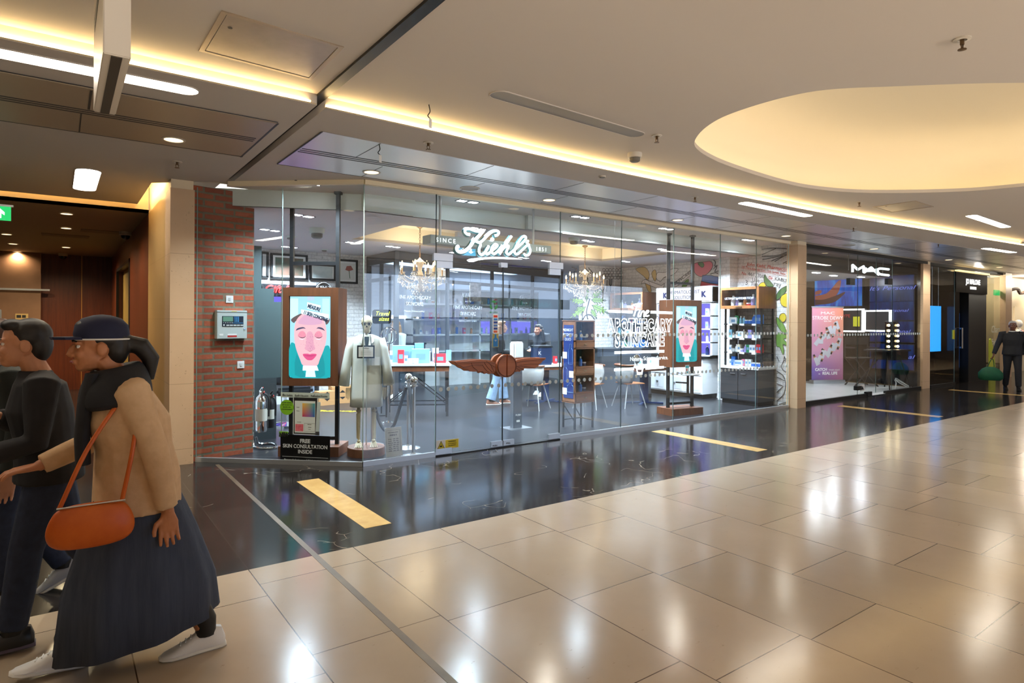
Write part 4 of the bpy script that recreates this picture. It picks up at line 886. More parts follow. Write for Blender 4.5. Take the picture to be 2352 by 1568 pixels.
# ---- products
PCOL = {'white': (236, 238, 240), 'blue': (40, 110, 200), 'pale blue': (140, 200, 226), 'green': (30, 130, 80), 'red': (206, 40, 48), 'navy': (26, 44, 92), 'amber': (190, 120, 50), 'pink': (226, 120, 150), 'cream': (232, 222, 196), 'teal': (40, 140, 150), 'lavender': (170, 160, 226), 'brown': (98, 58, 36)}
_PC = {}
def product(kind, col, x, y, z, label, group, s=1.0, rz=0.0, cat=None):
    """one product; mesh data shared between equal products"""
    key = (kind, col, s)
    if key in _PC:
        o = _PC[key].copy(); COL.objects.link(o)
        for c in [q for q in COL.objects if q.parent == _PC[key]]:
            d = c.copy(); COL.objects.link(d); d.parent = o
    else:
        m = mat('pack_'+col.replace(' ', '_'), PCOL[col], .4); b = MB(); cap = None; lab = None
        if kind == 'carton': b.b2((-.035*s, -.03*s, 0), (.035*s, .03*s, .15*s)); lab = MB().b2((-.022*s, -.0312*s, .05*s), (.022*s, -.0305*s, .10*s))
        elif kind == 'wide carton': b.b2((-.075*s, -.04*s, 0), (.075*s, .04*s, .12*s)); lab = MB().b2((-.04*s, -.0412*s, .03*s), (.04*s, -.0405*s, .08*s))
        elif kind == 'bottle': b.lathe([(.03*s, 0), (.032*s, .01*s), (.032*s, .11*s), (.012*s, .135*s), (.012*s, .14*s)], n=12); cap = MB().lathe([(.014*s, .14*s), (.014*s, .17*s), (0, .172*s)], n=10)
        elif kind == 'pump bottle':
            b.lathe([(.032*s, 0), (.034*s, .01*s), (.034*s, .15*s), (.014*s, .17*s)], n=12); cap = MB().lathe([(.015*s, .17*s), (.015*s, .19*s), (.005*s, .19*s), (.005*s, .22*s)], n=8); cap.b2((-.035*s, -.006*s, .215*s), (.008*s, .006*s, .228*s))
        elif kind == 'jar': b.lathe([(.036*s, 0), (.04*s, .008*s), (.04*s, .05*s)], n=14); cap = MB().lathe([(.041*s, .05*s), (.041*s, .07*s), (0, .071*s)], n=14)
        elif kind == 'tube': b.loft([[Vector((a*.03*s*(1-.0*k), c*.02*s*(1-k*.9), .03*s+k*.12*s)) for a, c in ((-1, 0), (-.5, -1), (.5, -1), (1, 0), (.5, 1), (-.5, 1))] for k in (0, .5, 1)]); cap = MB().lathe([(.02*s, 0), (.02*s, .03*s)], n=10)
        o = b.out(kind.replace(' ', '_'), m)
        if cap: cap.out('cap', mat('pack_cap', (232, 232, 230) if col in ('blue', 'navy', 'amber', 'brown') else (60, 66, 80), .4), o)
        if lab: lab.out('label_panel', mat('pack_label', (250, 250, 250) if col not in ('white', 'cream') else (120, 160, 200), .5), o)
        _PC[key] = o
    o.location = (x, y, z); o.rotation_euler = (0, 0, rz); tag(o, label, cat or {'carton': 'box', 'wide carton': 'box'}.get(kind, 'bottle' if 'bottle' in kind else kind), group)
    return o
ORD = ['first', 'second', 'third', 'fourth', 'fifth', 'sixth', 'seventh', 'eighth', 'ninth', 'tenth', 'eleventh', 'twelfth', 'thirteenth', 'fourteenth', 'fifteenth']
def shelf_row(p0, p1, z, items, where, group, rz, s=1.0, frm='left'):
    inn = where.startswith('in the')
    p0, p1 = Vector(p0), Vector(p1); n = len(items)
    for i, it in enumerate(items):
        k, c = it[0], it[1]; ss = it[2] if len(it) > 2 else s
        p = p0.lerp(p1, (i+.5)/n)
        product(k, c, p.x, p.y, z, '%s %s, %s from the %s %s%s' % (c, k, ORD[i], frm, '' if inn else 'on ', where), group, ss, rz)
# ---- inner wall units of the glazed room
th = thing('wall_shelving', 'white lavender lit shelving at the back of the glazed room', 'shelving', (5.9, 6.9, 0))
MB().b2((-1.9, .2, 0), (1.9, .28, 2.4)).out('back', WLAC, th)
for x in (-1.9, -.95, 0, .95, 1.86): MB().b2((x, -.12, 0), (x+.04, .2, 2.4)).out('upright', WLAC, th)
for z in (.85, 1.25, 1.62, 2.0, 2.36): MB().b2((-1.9, -.12, z), (1.9, .2, z+.04)).out('shelf', WLAC, th)
for x in (.05, 1.0): MB().b2((x, .17, 1.30), (x+.85, .195, 1.60)).out('lit_back', LAV, th)
for k, (xa, nm) in enumerate(((4.05, 'leftmost'), (5.0, 'second'), (5.95, 'third'), (6.9, 'rightmost'))):
    for z, zn in ((1.292, 'lower'), (1.662, 'upper'), (2.042, 'top')):
        shelf_row((xa, 6.92, 0), (xa+.85, 6.92, 0), z, [[('bottle', 'navy'), ('carton', 'white'), ('jar', 'white'), ('bottle', 'lavender'), ('carton', 'blue')], [('jar', 'cream'), ('pump bottle', 'blue'), ('carton', 'red'), ('bottle', 'amber')], [('carton', 'pale blue'), ('bottle', 'white'), ('bottle', 'green'), ('jar', 'amber'), ('tube', 'white')]][(k+int(z*10)) % 3], '%s shelf, %s bay of the glazed room' % (zn, nm), 'products on the shelves of the glazed room', 0)
th = thing('drawer_cabinet', 'dark drawer cabinet with a lit shelf above in the glazed room', 'cabinet', (3.5, 7.0, 0))
MB().b2((-.85, -.25, 0), (.85, .25, 1.05)).out('body', FRAMEG, th); MB().b2((-.87, -.27, 1.05), (.87, .27, 1.09)).out('top', BLACK, th)
for i in range(4):
    for j in range(3):
        d = MB().b2((-.82+i*.41, -.265, .1+j*.31), (-.44+i*.41, -.25, .38+j*.31)).out('drawer', mat('drawer_grey', (84, 88, 92), .4), th)
        MB().b2((-.66+i*.41, -.275, .24+j*.31), (-.60+i*.41, -.265, .26+j*.31)).out('pull', PAPER, d)
MB().b2((-.85, .15, 1.7), (.85, .25, 1.74)).out('shelf', WLAC, th); MB().b2((-.85, .1, 1.66), (.85, .14, 1.70)).out('lit_strip', LED5, th)
tag(MB().b2((2.62, 6.3, .0), (2.66, 6.34, 2.6)).out('vertical_light', LED5), 'vertical white light strip in the left pane of the glazed room', 'light strip')
# ---- back left wall: pictures, shelf, neon
def picture(a, c_, label, m, extra=None):
    p = ony(a[0], a[1], 5.78); q = ony(c_[0], c_[1], 5.78); w = (q.x-p.x)/2; h = (p.z-q.z)/2
    th = thing('picture_frame', label, 'picture', ((p.x+q.x)/2, 5.79, (p.z+q.z)/2), 0, 'framed pictures on the white brick wall')
    b = MB()
    for s in (-1, 1): b.b2((s*w-.02, -.03, -h), (s*w+.02, 0, h)); b.b2((-w-.02, -.03, s*h-.02), (w+.02, 0, s*h+.02))
    b.out('frame', BLACK, th); MB().b2((-w, -.012, -h), (w, -.002, h)).out('mount', PAPER, th); MB().b2((-w*.8, -.016, -h*.75), (w*.8, -.012, h*.75)).out('print', m, th)
    if extra: extra(th, w, h)
def flower(th, w, h):
    MB().poly([(-.05, -.018, h*.15), (-.02, -.018, h*.5), (.07, -.018, h*.55), (.12, -.018, h*.2), (.03, -.018, h*.05)]).out('drawn_flower', mat('drawn_rose', (150, 84, 70), .7), th)
    MB().tube([(.03, -.018, h*.1), (.05, -.018, -h*.6)], .006, 6).out('drawn_stem', mat('drawn_green', (70, 110, 70), .7), th)
picture((624, 583), (704, 641), 'largest framed picture, green and brown scene, on the white brick wall', make_noisy('print_scene', (36, 96, 84), (140, 92, 74), 3, .5))
picture((713, 607), (769, 643), 'small landscape framed sheet between two larger pictures', make_noisy('print_pale', (210, 220, 216), (170, 184, 186), 4, .5))
picture((777, 597), (819, 650), 'upright framed flower drawing on the white brick wall', mat('print_ivory', (214, 212, 206), .6), flower)
picture((600, 580), (614, 636), 'framed picture partly behind the brick wall', mat('print_grey', (206, 208, 206), .6))
p = ony(600, 655, 5.6); q = ony(727, 900, 5.6)
th = thing('gift_shelf', 'dark shelf unit with red and blue neon script at the back left', 'shelving', (p.x, 5.6, 0)); L_ = q.x-p.x
MB().b2((0, .1, 0), (L_, .16, p.z)).out('back', WLAC, th); MB().b2((0, -.06, p.z-.2), (L_, .1, p.z+.03)).out('header', BK2, th)
MB().b2((.05, .085, .6), (L_-.05, .095, p.z-.2)).out('lit_back', LAV, th)
for i, z in enumerate((.55, .9, 1.25, 1.6)): MB().b2((0, -.15, z), (L_, .1, z+.03)).out('shelf', BK2, th)
for x in (0, L_*.5, L_-.04): MB().b2((x, -.15, 0), (x+.04, .1, p.z)).out('upright', BK2, th)
RN = mat('red_neon', (255, 60, 50), .4, emit=1.6, ecol=(255, 40, 36)); BN = mat('blue_neon', (60, 100, 255), .4, emit=1.4, ecol=(50, 90, 255))
letters('red_neon_script', RN, FRONT(L_*.33, -.09, p.z-.13), [('Gift For', 0, 0, .2, dict(shear=.35, tube=.006))], th); letters('blue_neon_script', BN, FRONT(L_*.33, -.09, p.z-.38), [('Loved ones', 0, 0, .16, dict(shear=.35, tube=.006))], th)
for i, z in enumerate((.582, .932, 1.282, 1.632)):
    shelf_row((p.x+.2, 5.52, 0), (p.x+1.0, 5.52, 0), z, [[('wide carton', 'red'), ('carton', 'red', 1.3), ('jar', 'amber', 1.2), ('wide carton', 'red')], [('carton', 'red', 1.4), ('bottle', 'lavender', 1.4), ('wide carton', 'red'), ('jar', 'amber', 1.3)]][i % 2], '%s shelf of the gift unit' % ['lowest', 'second lowest', 'second highest', 'highest'][i], 'gift products on the dark shelf unit', 0, 1.2)
v = ony(744, 667, 5.45); th = thing('round_sign', 'round dark sign with pale ring and lettering above the left screen', 'sign', (v.x, 5.45, v.z))
MB().cyl((0, 0, 0), (0, .03, 0), .17, n=32).out('disc', BK2, th); b = MB(); b.tube([(.155*math.cos(a*math.pi/16), -.004, .155*math.sin(a*math.pi/16)) for a in range(32)], .008, 6, closed=True); b.out('ring', PAPER, th)
letters('lettering', PAPER, FRONT(0, -.004, 0), [("KIEHL'S", 0, .03, .085), ('SINCE 1851', 0, -.06, .04)], th)
MB().bar((0, .015, -.17), (0, .015, -.55), .02).out('stem', BK2, th)
for i, (x, y, s) in enumerate(((1.75, 5.35, 1.0), (2.17, 5.3, 1.0), (1.38, 5.2, .8))):
    th = thing('cardboard_box', ['brown cardboard box with a black diamond mark on the shop floor', 'brown cardboard box right of the one with the diamond mark', 'smaller brown cardboard box behind the screen stand'][i], 'box', (x, y, 0), .1*i-.1, 'cardboard boxes at the back wall')
    MB().b2((-.2*s, -.15*s, 0), (.2*s, .15*s, .33*s)).out('carton', KRAFT, th); MB().b2((-.2*s, -.02, .3301*s), (.2*s, .02, .332*s)).out('tape', mat('tape_brown', (150, 104, 60), .4), th)
    MB().poly([(0, -.1505*s, .26), (-.06, -.1505*s, .21), (.06, -.1505*s, .21)]).out('arrow_up', INK, th)
    MB().poly([(0, -.1505*s, .08), (.06, -.1505*s, .13), (-.06, -.1505*s, .13)]).out('arrow_down', INK, th)
# ---- dark panels and extinguishers by the brick
GP = mat('slate_panel', (52, 66, 66), .45)
p = ony(586, 692, 2.2); q = ony(648, 866, 2.2); th = thing('slate_board', 'tall slate grey display back standing beside the brick wall', 'display', ((p.x+q.x)/2, 2.2, 0)); w = (q.x-p.x)/2
MB().b2((-w, 0, q.z), (w, .08, p.z)).out('panel', GP, th); MB().b2((-w, .0, 0), (-w+.28, .3, q.z)).out('foot_box', mat('slate_dark', (40, 48, 50), .5), th)
MB().b2((-w, .05, p.z), (w-.1, .12, p.z+.18)).out('upper_panel', GP, th); MB().b2((-w, .1, p.z+.18), (w-.25, .16, p.z+.75)).out('tall_post', GP, th)
th = thing('extinguisher_stand', 'chrome tube stand with two fire extinguishers by the brick wall', 'stand', (-.62, 1.72, 0))
b = MB(); b.tube(spl([(-.12, 0, .75), (-.12, 0, .10), (-.10, -.10, .03), (-.02, -.2, .02), (.12, -.2, .02), (.14, .08, .02), (-.02, .1, .03), (-.06, .08, .12)], 5), .014, 8); b.out('tube_frame', CHROME, th, smooth=True)
def ext(name, x, y, z, r, h, m, th_):
    o = thing(name, th_, 'fire extinguisher', (-.62+x, 1.72+y, z))
    MB().lathe([(r*.9, 0), (r, .02), (r, h*.8), (r*.8, h*.92), (r*.3, h), (r*.3, h+.03)]).out('cylinder', m, o, smooth=True)
    b = MB(); b.b2((-.015, -.07, h+.03), (.015, .03, h+.05)); b.bar((0, .03, h+.045), (0, -.08, h+.10), .02, .008); b.out('handle', CHROME if m is CHROME else BLACK, o)
    MB().tube(spl([(r*.3, 0, h+.02), (r*1.2, -.02, h*.9), (r*1.25, -.02, h*.4)], 5), .012, 6).out('hose', BLACK, o)
    MB().lathe([(r+.0015, h*.3), (r+.0015, h*.62)], n=20).out('label_band', mat('ext_label', (206, 204, 190) if m is CHROME else (30, 30, 32), .5), o)
    MB().sphere((.02, -.03, h+.03), .016).out('seal', mat('label_red', (196, 48, 44), .5), o); return o
ext('fire_extinguisher', -.03, -.03, .20, .07, .47, CHROME, 'polished chrome fire extinguisher on the tube stand by the brick'); ext('fire_extinguisher', .12, .1, .22, .045, .38, BLACK, 'smaller black fire extinguisher behind the chrome one')
th = thing('barber_chair', 'black padded chair partly hidden behind the left screen', 'chair', (.15, 3.2, 0))
LEA = mat('black_leather', (22, 23, 26), .35)
MB().b2((-.28, -.26, .48), (.28, .26, .6)).out('seat', LEA, th, bevel=.04); MB().b2((-.28, .2, .6), (.28, .32, 1.1)).out('backrest', LEA, th, bevel=.04)
for s in (-1, 1): MB().b2((s*.32-.04, -.25, .72), (s*.32+.04, .2, .77)).out('armrest', LEA, th, bevel=.02); MB().bar((s*.32, -.1, .5), (s*.32, -.1, .72), .03).out('arm_post', CHROME, th)
MB().lathe([(.28, 0), (.28, .03), (.05, .06), (.05, .48)]).out('pedestal', CHROME, th, smooth=True)
# ---- video screens on posts
def face_screen(th, w, h, y):
    """smiling face picture with chin rest; w,h half sizes, y front"""
    def P(pts, name, col, k, n=6, e=.85, rough=.4):
        m = mat('pic_'+name, col, rough, emit=e)
        MB().poly([(v.x*w, y-.0004*k, v.z*h) for v in (spl([(a, 0, c_) for a, c_ in pts], n, True) if n > 1 else [Vector((a, 0, c_)) for a, c_ in pts])]).out(name, m, th)
    P([(-1, -1), (1, -1), (1, 1), (-1, 1)], 'picture_background', (150, 200, 214), 0, 1)
    P([(-1, .45), (-.6, .45), (-.6, .95), (-1, .95)], 'picture_window', (190, 224, 232), 1, 1); P([(.6, .4), (.95, .4), (.95, .95), (.6, .95)], 'picture_window_right', (176, 210, 224), 1, 1)
    P([(-.15, .9), (.2, .9), (.2, 1), (-.15, 1)], 'picture_lamp', (170, 190, 240), 2, 1)
    P([(-1, -1), (1, -1), (1, -.3), (.72, -.24), (.3, -.5), (-.3, -.5), (-.7, -.2), (-1, -.22)], 'picture_shirt', (10, 150, 156), 2, 4)
    P([(-.66, -.42), (-.3, -.88), (-.2, -1), (-.75, -.95)], 'picture_collar', (6, 132, 140), 3, 2); P([(.62, -.42), (.4, -.7), (.25, -1), (.75, -.95)], 'picture_collar_right', (6, 132, 140), 3, 2)
    P([(-.95, .42), (-.7, .52), (-.2, .62), (.3, .62), (.8, .52), (.98, .42), (.8, .3), (.6, .42), (-.6, .4), (-.8, .34)], 'picture_hair', (92, 72, 74), 3, 4)
    P([(-.78, .2), (-.62, .46), (-.2, .6), (.3, .58), (.68, .42), (.82, .12), (.76, -.2), (.5, -.55), (.32, -.72), (-.3, -.72), (-.5, -.55), (-.74, -.2)], 'picture_face', (226, 168, 176), 4, 6)
    P([(-.6, .36), (-.2, .56), (.3, .54), (.62, .36), (.3, .3), (-.3, .3)], 'picture_forehead', (200, 152, 178), 5, 5)
    P([(-.7, .15), (-.62, .21), (-.35, .24), (-.22, .20), (-.35, .205), (-.6, .17)], 'picture_brow_left', (62, 60, 92), 6, 4); P([(.74, .15), (.62, .22), (.42, .24), (.32, .20), (.42, .205), (.64, .17)], 'picture_brow_right', (62, 60, 92), 6, 4)
    for s, nm in ((-.4, 'left'), (.42, 'right')):
        P([(s-.2, .04), (s-.08, .13), (s+.1, .13), (s+.2, .03), (s+.05, -.02), (s-.1, -.01)], 'picture_eyelid_'+nm, (214, 130, 150), 6, 4); P([(s-.22, .03), (s-.06, -.03), (s+.1, -.03), (s+.21, .02), (s+.08, -.015), (s-.08, -.01)], 'picture_lashes_'+nm, (70, 50, 70), 7, 4)
        P([(s-.16, -.05), (s, -.075), (s+.14, -.05), (s, -.06)], 'picture_undereye_'+nm, (206, 220, 250), 7, 4)
    P([(-.14, .1), (.12, .1), (.2, -.2), (.26, -.3), (0, -.36), (-.26, -.3), (-.2, -.2)], 'picture_nose', (208, 146, 166), 6, 4); P([(-.14, -.33), (0, -.355), (.14, -.33), (0, -.37)], 'picture_nose_shadow', (170, 100, 110), 7, 3)
    P([(-.36, -.44), (-.12, -.42), (0, -.435), (.12, -.42), (.34, -.44), (.16, -.56), (0, -.585), (-.18, -.56)], 'picture_lips', (204, 70, 120), 6, 4); P([(-.3, -.455), (0, -.47), (.3, -.455), (0, -.485)], 'picture_mouth_line', (150, 40, 80), 7, 3)
    rr_ = random.Random(4); b = MB()
    for i in range(70):
        a, c_ = rr_.gauss(0, .32), rr_.uniform(-.32, .08)
        if abs(a) < .6: b.poly([((a+.012*math.cos(q*1.57))*w, y-.0031, (c_+.007*math.sin(q*1.57))*h) for q in range(4)])
    f_ = b.out('picture_freckles', mat('pic_freckles', (160, 90, 150), .4, emit=.6), th); f_['kind'] = 'stuff'
    P([(-.34, -.72), (.36, -.72), (.44, -.84), (-.36, -.84)], 'picture_chin_rest', (206, 220, 244), 8, 1, 1.0); P([(-.18, -.84), (.24, -.84), (.3, -1), (-.22, -1)], 'picture_chin_post', (190, 208, 240), 8, 1, 1.0)
    P([(-.15, .86), (.52, .78), (.52, .62), (-.15, .70)], 'picture_tape', (206, 226, 238), 8, 1, 1.0); P([(-.45, .68), (.93, .56), (.93, .42), (-.45, .57)], 'picture_tape_lower', (206, 226, 238), 9, 1, 1.0)
    rot = -math.atan2(.11*h, .67*w)
    letters('lettering', mat('pic_ink', (20, 40, 70), .5), FRONT(0, y-.0045, 0), [('MEASURE', .17*w, .68*h, .125*h, dict(sx=.62, rot=rot, bold=.003)), ('11 SKIN CONCERNS', .25*w, .475*h, .12*h, dict(sx=.58, rot=rot, bold=.003))], th)
def screen_stand(loc, rz, w, label, base_label, pz=3.12):
    th = thing('screen_stand', label, 'display', loc, rz); dp = .34
    MB().b2((-w/2-.02, -.20, 0), (w/2+.02, .20, .12)).out('base', WALNUT, th, bevel=.003)
    for s in (-1, 1):
        MB().b2((s*(w/2-.06)-.022, -.022, .12), (s*(w/2-.06)+.022, .022, .83)).out('post', BLACK, th); MB().b2((s*(w/2-.06)-.022, -.022, 2.0), (s*(w/2-.06)+.022, .022, pz)).out('upper_post', BLACK, th); MB().b2((s*(w/2-.06)-.04, -.04, pz), (s*(w/2-.06)+.04, .04, pz+.03)).out('post_flange', BLACK, th)
    MB().b2((-w/2+.06, -.018, .17), (w/2-.06, .018, .21)).out('lower_bar', BLACK, th); MB().b2((-w/2+.06, -.02, 2.27), (w/2-.06, .02, 2.31)).out('upper_bar', BLACK, th)
    b = MB(); z0, z1, m_ = .83, 1.99, .09
    b.b2((-w/2, -dp/2, z0), (-w/2+m_, dp/2, z1)); b.b2((w/2-m_, -dp/2, z0), (w/2, dp/2, z1)); b.b2((-w/2+m_, -dp/2, z0), (w/2-m_, dp/2, z0+.09)); b.b2((-w/2+m_, -dp/2, z1-.10), (w/2-m_, dp/2, z1)); b.b2((-w/2+m_, -dp/2+.06, z0+.09), (w/2-m_, dp/2, z1-.1))
    b.out('wood_frame', WALNUT, th)
    MB().b2((-w/2+m_, -dp/2+.02, z0+.09), (w/2-m_, -dp/2+.06, z1-.10)).out('bezel', BLACK, th)
    e = bpy.data.objects.new('screen', None); COL.objects.link(e); e.parent = th; e.location = (0, 0, (z0+z1)/2)
    sc = MB().b2((-w/2+m_+.01, -dp/2+.016, z0+.10-e.location.z), (w/2-m_-.01, -dp/2+.02, z1-.11-e.location.z)).out('glow_panel', mat('screen_glow', (150, 200, 214), .3, emit=.8), e)
    face_screen(e, w/2-m_-.01, (z1-z0)/2-.105, -dp/2+.0155); return th
s1 = screen_stand((-.215, .975, 0), -.66, .68, 'left video screen in a deep walnut frame on black posts, face with closed eyes', '')
s2 = screen_stand((6.13, .64, 0), -.17, .66, 'right video screen in a deep walnut frame on black posts, behind the white line sign', '')
# small table on the right stand
th = thing('side_tray', 'small round marble tray table clamped to the right screen stand', 'tray', (6.55, .42, 0)); v = ony(1580, 862, .42); th.location = (v.x, .42, 0)
MB().lathe([(0, .70), (.19, .70), (.195, .705), (.195, .72), (0, .72)], n=32).out('tray_top', MARBLE, th); MB().bar((0, 0, .70), (0, 0, .38), .03).out('stem', DARK, th); MB().bar((0, 0, .56), (-.06, .21, .56), .025).out('bracket', DARK, th)
c = thing('card_stand', 'white and teal product card standing on the small round tray', 'card', (v.x-.02, .42, .72)); MB().b2((-.05, -.003, 0), (.05, .003, .15)).out('card', PAPER, c)
b = MB(); b.b2((-.045, -.0036, .10), (.045, -.003, .14)); b.b2((-.045, -.0036, .01), (.02, -.003, .04)); b.out('teal_print', mat('teal_print', (50, 170, 180), .5), c); MB().b2((-.03, -.0036, .05), (0, -.003, .09)).out('red_print', mat('label_red', (196, 48, 44), .5), c)
# ---- skeleton in a lab coat
BONE = make_noisy('old_bone', (214, 204, 172), (190, 178, 146), 9, .55); COAT = make_noisy('lab_coat_cotton', (232, 234, 226), (214, 218, 208), 2.2, .8, bump=.25)
SX, SY = .27, .55
th = thing('round_plinth', 'round walnut plinth under the skeleton', 'plinth', (SX, SY, 0)); MB().lathe([(.215, 0), (.22, .005), (.22, .10), (.215, .105), (0, .105)], n=40).out('drum', WALNUT, th)
sk = thing('skeleton', 'life size skeleton in a white lab coat and glasses on a round plinth', 'skeleton', (SX, SY, .105), -.40)
b = MB(); b.sphere((0, .01, 1.485), (.066, .085, .078), 20, 14); b.loft([[Vector((math.cos(a*math.pi/6)*r, -.035+math.sin(a*math.pi/6)*q, z)) for a in range(12)] for r, q, z in ((.052, .04, 1.46), (.050, .045, 1.43), (.038, .042, 1.40))]); b.out('skull', BONE, sk, smooth=True)
b = MB(); b.loft([[Vector((math.cos(a*math.pi/6)*r, -.045+math.sin(a*math.pi/6)*q, z)) for a in range(12)] for r, q, z in ((.040, .036, 1.396), (.042, .04, 1.375), (.030, .03, 1.352))]); b.out('jaw', BONE, sk, smooth=True)
HOLE = mat('bone_hole', (30, 26, 22), .9)
b = MB()
for s in (-1, 1): b.sphere((s*.027, -.068, 1.462), (.017, .012, .015), 12, 8)
b.poly([(0, -.082, 1.445), (.012, -.08, 1.42), (-.012, -.08, 1.42)], (0, .01, 0)); b.out('sockets', HOLE, sk, smooth=True)
b = MB()
for k in range(8): b.b2((-.028+k*.0072, -.086, 1.388), (-.0225+k*.0072, -.078, 1.402))
b.out('teeth', BONE, sk)
b = MB()
for s in (-1, 1): b.tube([(s*.03+.026*math.cos(a*math.pi/10), -.094, 1.462+.02*math.sin(a*math.pi/10)) for a in range(20)], .003, 6, closed=True); b.tube([(s*.056, -.094, 1.466), (s*.068, .0, 1.468)], .0025, 6)
b.tube([(-.006, -.094, 1.466), (.006, -.094, 1.466)], .003, 6); b.out('eyeglasses', BLACK, sk)
b = MB(); b.tube(spl([(0, .03, 1.38), (0, .035, 1.25), (0, .02, 1.0), (0, .03, .8)], 4), .018, 8)
for s in (-1, 1):
    b.tube(spl([(s*.02, -.04, 1.275), (s*.1, -.02, 1.29), (s*.165, .02, 1.285)], 4), .009, 6)
    b.tube([(s*.17, .02, 1.28), (s*.195, .01, .99)], [.016, .014], 8); b.tube([(s*.195, .01, .98), (s*.215, -.02, .72)], [.012, .008], 8); b.tube([(s*.203, .02, .98), (s*.225, .0, .72)], [.008, .007], 8)
    for k in range(5):
        x = s*.212+(k-2)*.011; b.tube([(x*.98+s*.004, -.015, .70), (x, -.02, .64), (x, -.025, .60), (x-s*.002, -.02, .555+.012*abs(k-2))], [.005, .004, .0036, .002], 6)
    b.tube([(s*.085, .0, .80), (s*.09, -.01, .44)], [.017, .019], 8); b.sphere((s*.09, -.012, .425), (.030, .03, .022), 12, 8)
    b.tube([(s*.088, -.01, .405), (s*.085, .0, .08)], [.022, .013], 8); b.tube([(s*.112, .012, .39), (s*.105, .012, .09)], [.007, .008], 6); b.sphere((s*.087, .0, .065), (.022, .028, .018), 10, 6)
    b.sphere((s*.087, .045, .03), (.02, .03, .03), 10, 6)
    for k in range(5): x = s*.087+(k-2)*.012; b.tube([(x, -.0, .045), (x+(k-2)*.004, -.07, .025), (x+(k-2)*.008, -.12+.008*abs(k-1.5), .008), (x+(k-2)*.009, -.14+.008*abs(k-1.5), .006)], [.008, .006, .0055, .004], 6)
for k in range(5):
    z = 1.24-k*.045
    b.tube([(.10*math.cos(a*math.pi/10), .0+.075*math.sin(a*math.pi/10), z-.02*math.sin(a*math.pi/10)) for a in range(20)], .006, 6, closed=True)
b.out('bones', BONE, sk, smooth=True)
MB().cyl((0, .09, 0), (0, .05, .75), .008).cyl((.115, .06, 0), (.10, .05, .6), .006).out('support_rod', STEEL, sk)
def ring(rx, ry, z, cx_=0, cy_=0, n=28, wob=0.0, ph=0):
    return [Vector((cx_+rx*math.cos(2*math.pi*k/n)*(1+wob*math.sin(7*2*math.pi*k/n+ph)), cy_+ry*math.sin(2*math.pi*k/n)*(1+wob*math.sin(7*2*math.pi*k/n+ph)), z)) for k in range(n)]
b = MB(); b.loft([ring(.07, .055, 1.335), ring(.11, .065, 1.32), ring(.185, .085, 1.285), ring(.19, .10, 1.2), ring(.175, .105, 1.0, wob=.01), ring(.178, .11, .85, wob=.02), ring(.188, .12, .6, wob=.03), ring(.192, .125, .475, wob=.035)], cap=False)
ct = b.out('coat_body', COAT, sk, smooth=True); md = ct.modifiers.new('s', 'SOLIDIFY'); md.thickness = .006
for s in (-1, 1):
    b = MB(); b.tube([(s*.165, .0, 1.285), (s*.20, .0, 1.15), (s*.235, -.005, .95), (s*.262, -.012, .725)], [.06, .066, .07, .082], 16, cap=False, flat=.8); sl = b.out('coat_sleeve', COAT, sk, smooth=True); md = sl.modifiers.new('s', 'SOLIDIFY'); md.thickness = .005
    b = MB(); b.poly([(s*.012, -.098, 1.12), (s*.03, -.102, 1.2), (s*.085, -.098, 1.255), (s*.07, -.075, 1.325), (s*.03, -.085, 1.29)], (0, -.008, 0)); b.out('lapel', mat('coat_lapel', (240, 240, 234), .8), sk)
MB().b2((-.003, -.135, .48), (.003, -.104, 1.12)).out('front_edge', mat('coat_seam', (186, 190, 182), .8), sk); MB().b2((.06, -.118, .97), (.15, -.108, 1.07)).out('pocket', mat('coat_lapel', (240, 240, 234), .8), sk)
MB().poly([(-.028, -.098, 1.31), (.028, -.098, 1.31), (.012, -.106, 1.18), (0, -.106, 1.16), (-.012, -.106, 1.18)], (0, .012, 0)).out('dark_collar', mat('collar_green', (28, 46, 42), .8), sk)
for s in (-1, 1): MB().tube(spl([(s*.04, -.09, 1.33), (s*.05, -.112, 1.22), (s*.045, -.122, 1.14)], 4), .004, 6).out('cord', BLACK, sk)
v = ony(841, 808, SY-.18); pc = thing('certificate', 'dark framed certificate hung on the chest of the skeleton', 'certificate', (SX-.075, SY-.155, v.z), -.40)
MB().b2((-.10, -.008, -.075), (.10, .004, .075)).out('frame', mat('frame_slate', (34, 44, 54), .4), pc); MB().b2((-.083, -.010, -.058), (.083, -.008, .058)).out('sheet', PAPER, pc)
letters('lettering', INK, FRONT(0, -.0106, 0), [('Certificate', 0, .038, .018), ('_________________', 0, .012, .014), ('_________________', 0, -.008, .014), ('_________________', 0, -.028, .014)], pc)
# ---- stanchions with rope
def stanchion(x, y, label):
    th = thing('stanchion', label, 'stanchion', (x, y, 0), 0, 'chrome stanchions with black rope')
    MB().lathe([(.15, 0), (.15, .008), (.10, .022), (.03, .035), (.022, .05)], n=32).out('base', STEEL, th, smooth=True); MB().cyl((0, 0, .04), (0, 0, .83), .022, n=20).out('pole', STEEL, th, smooth=True)
    b = MB(); b.lathe([(.05, .825), (.05, .835), (.022, .85)], n=24); b.sphere((0, 0, .895), .05, 20, 12); b.out('ball_top', CHROME, th, smooth=True); MB().b2((-.03, -.012, .74), (-.02, .012, .8)).out('hook', CHROME, th)
stanchion(.70, .16, 'front chrome stanchion with ball top inside the glass'); stanchion(.86, .62, 'rear chrome stanchion with ball top, left of the doors'); stanchion(.56, 1.05, 'chrome stanchion hidden behind the skeleton')
ROPE = make_noisy('black_rope', (22, 24, 28), (34, 36, 42), 60, .8, bump=.5)
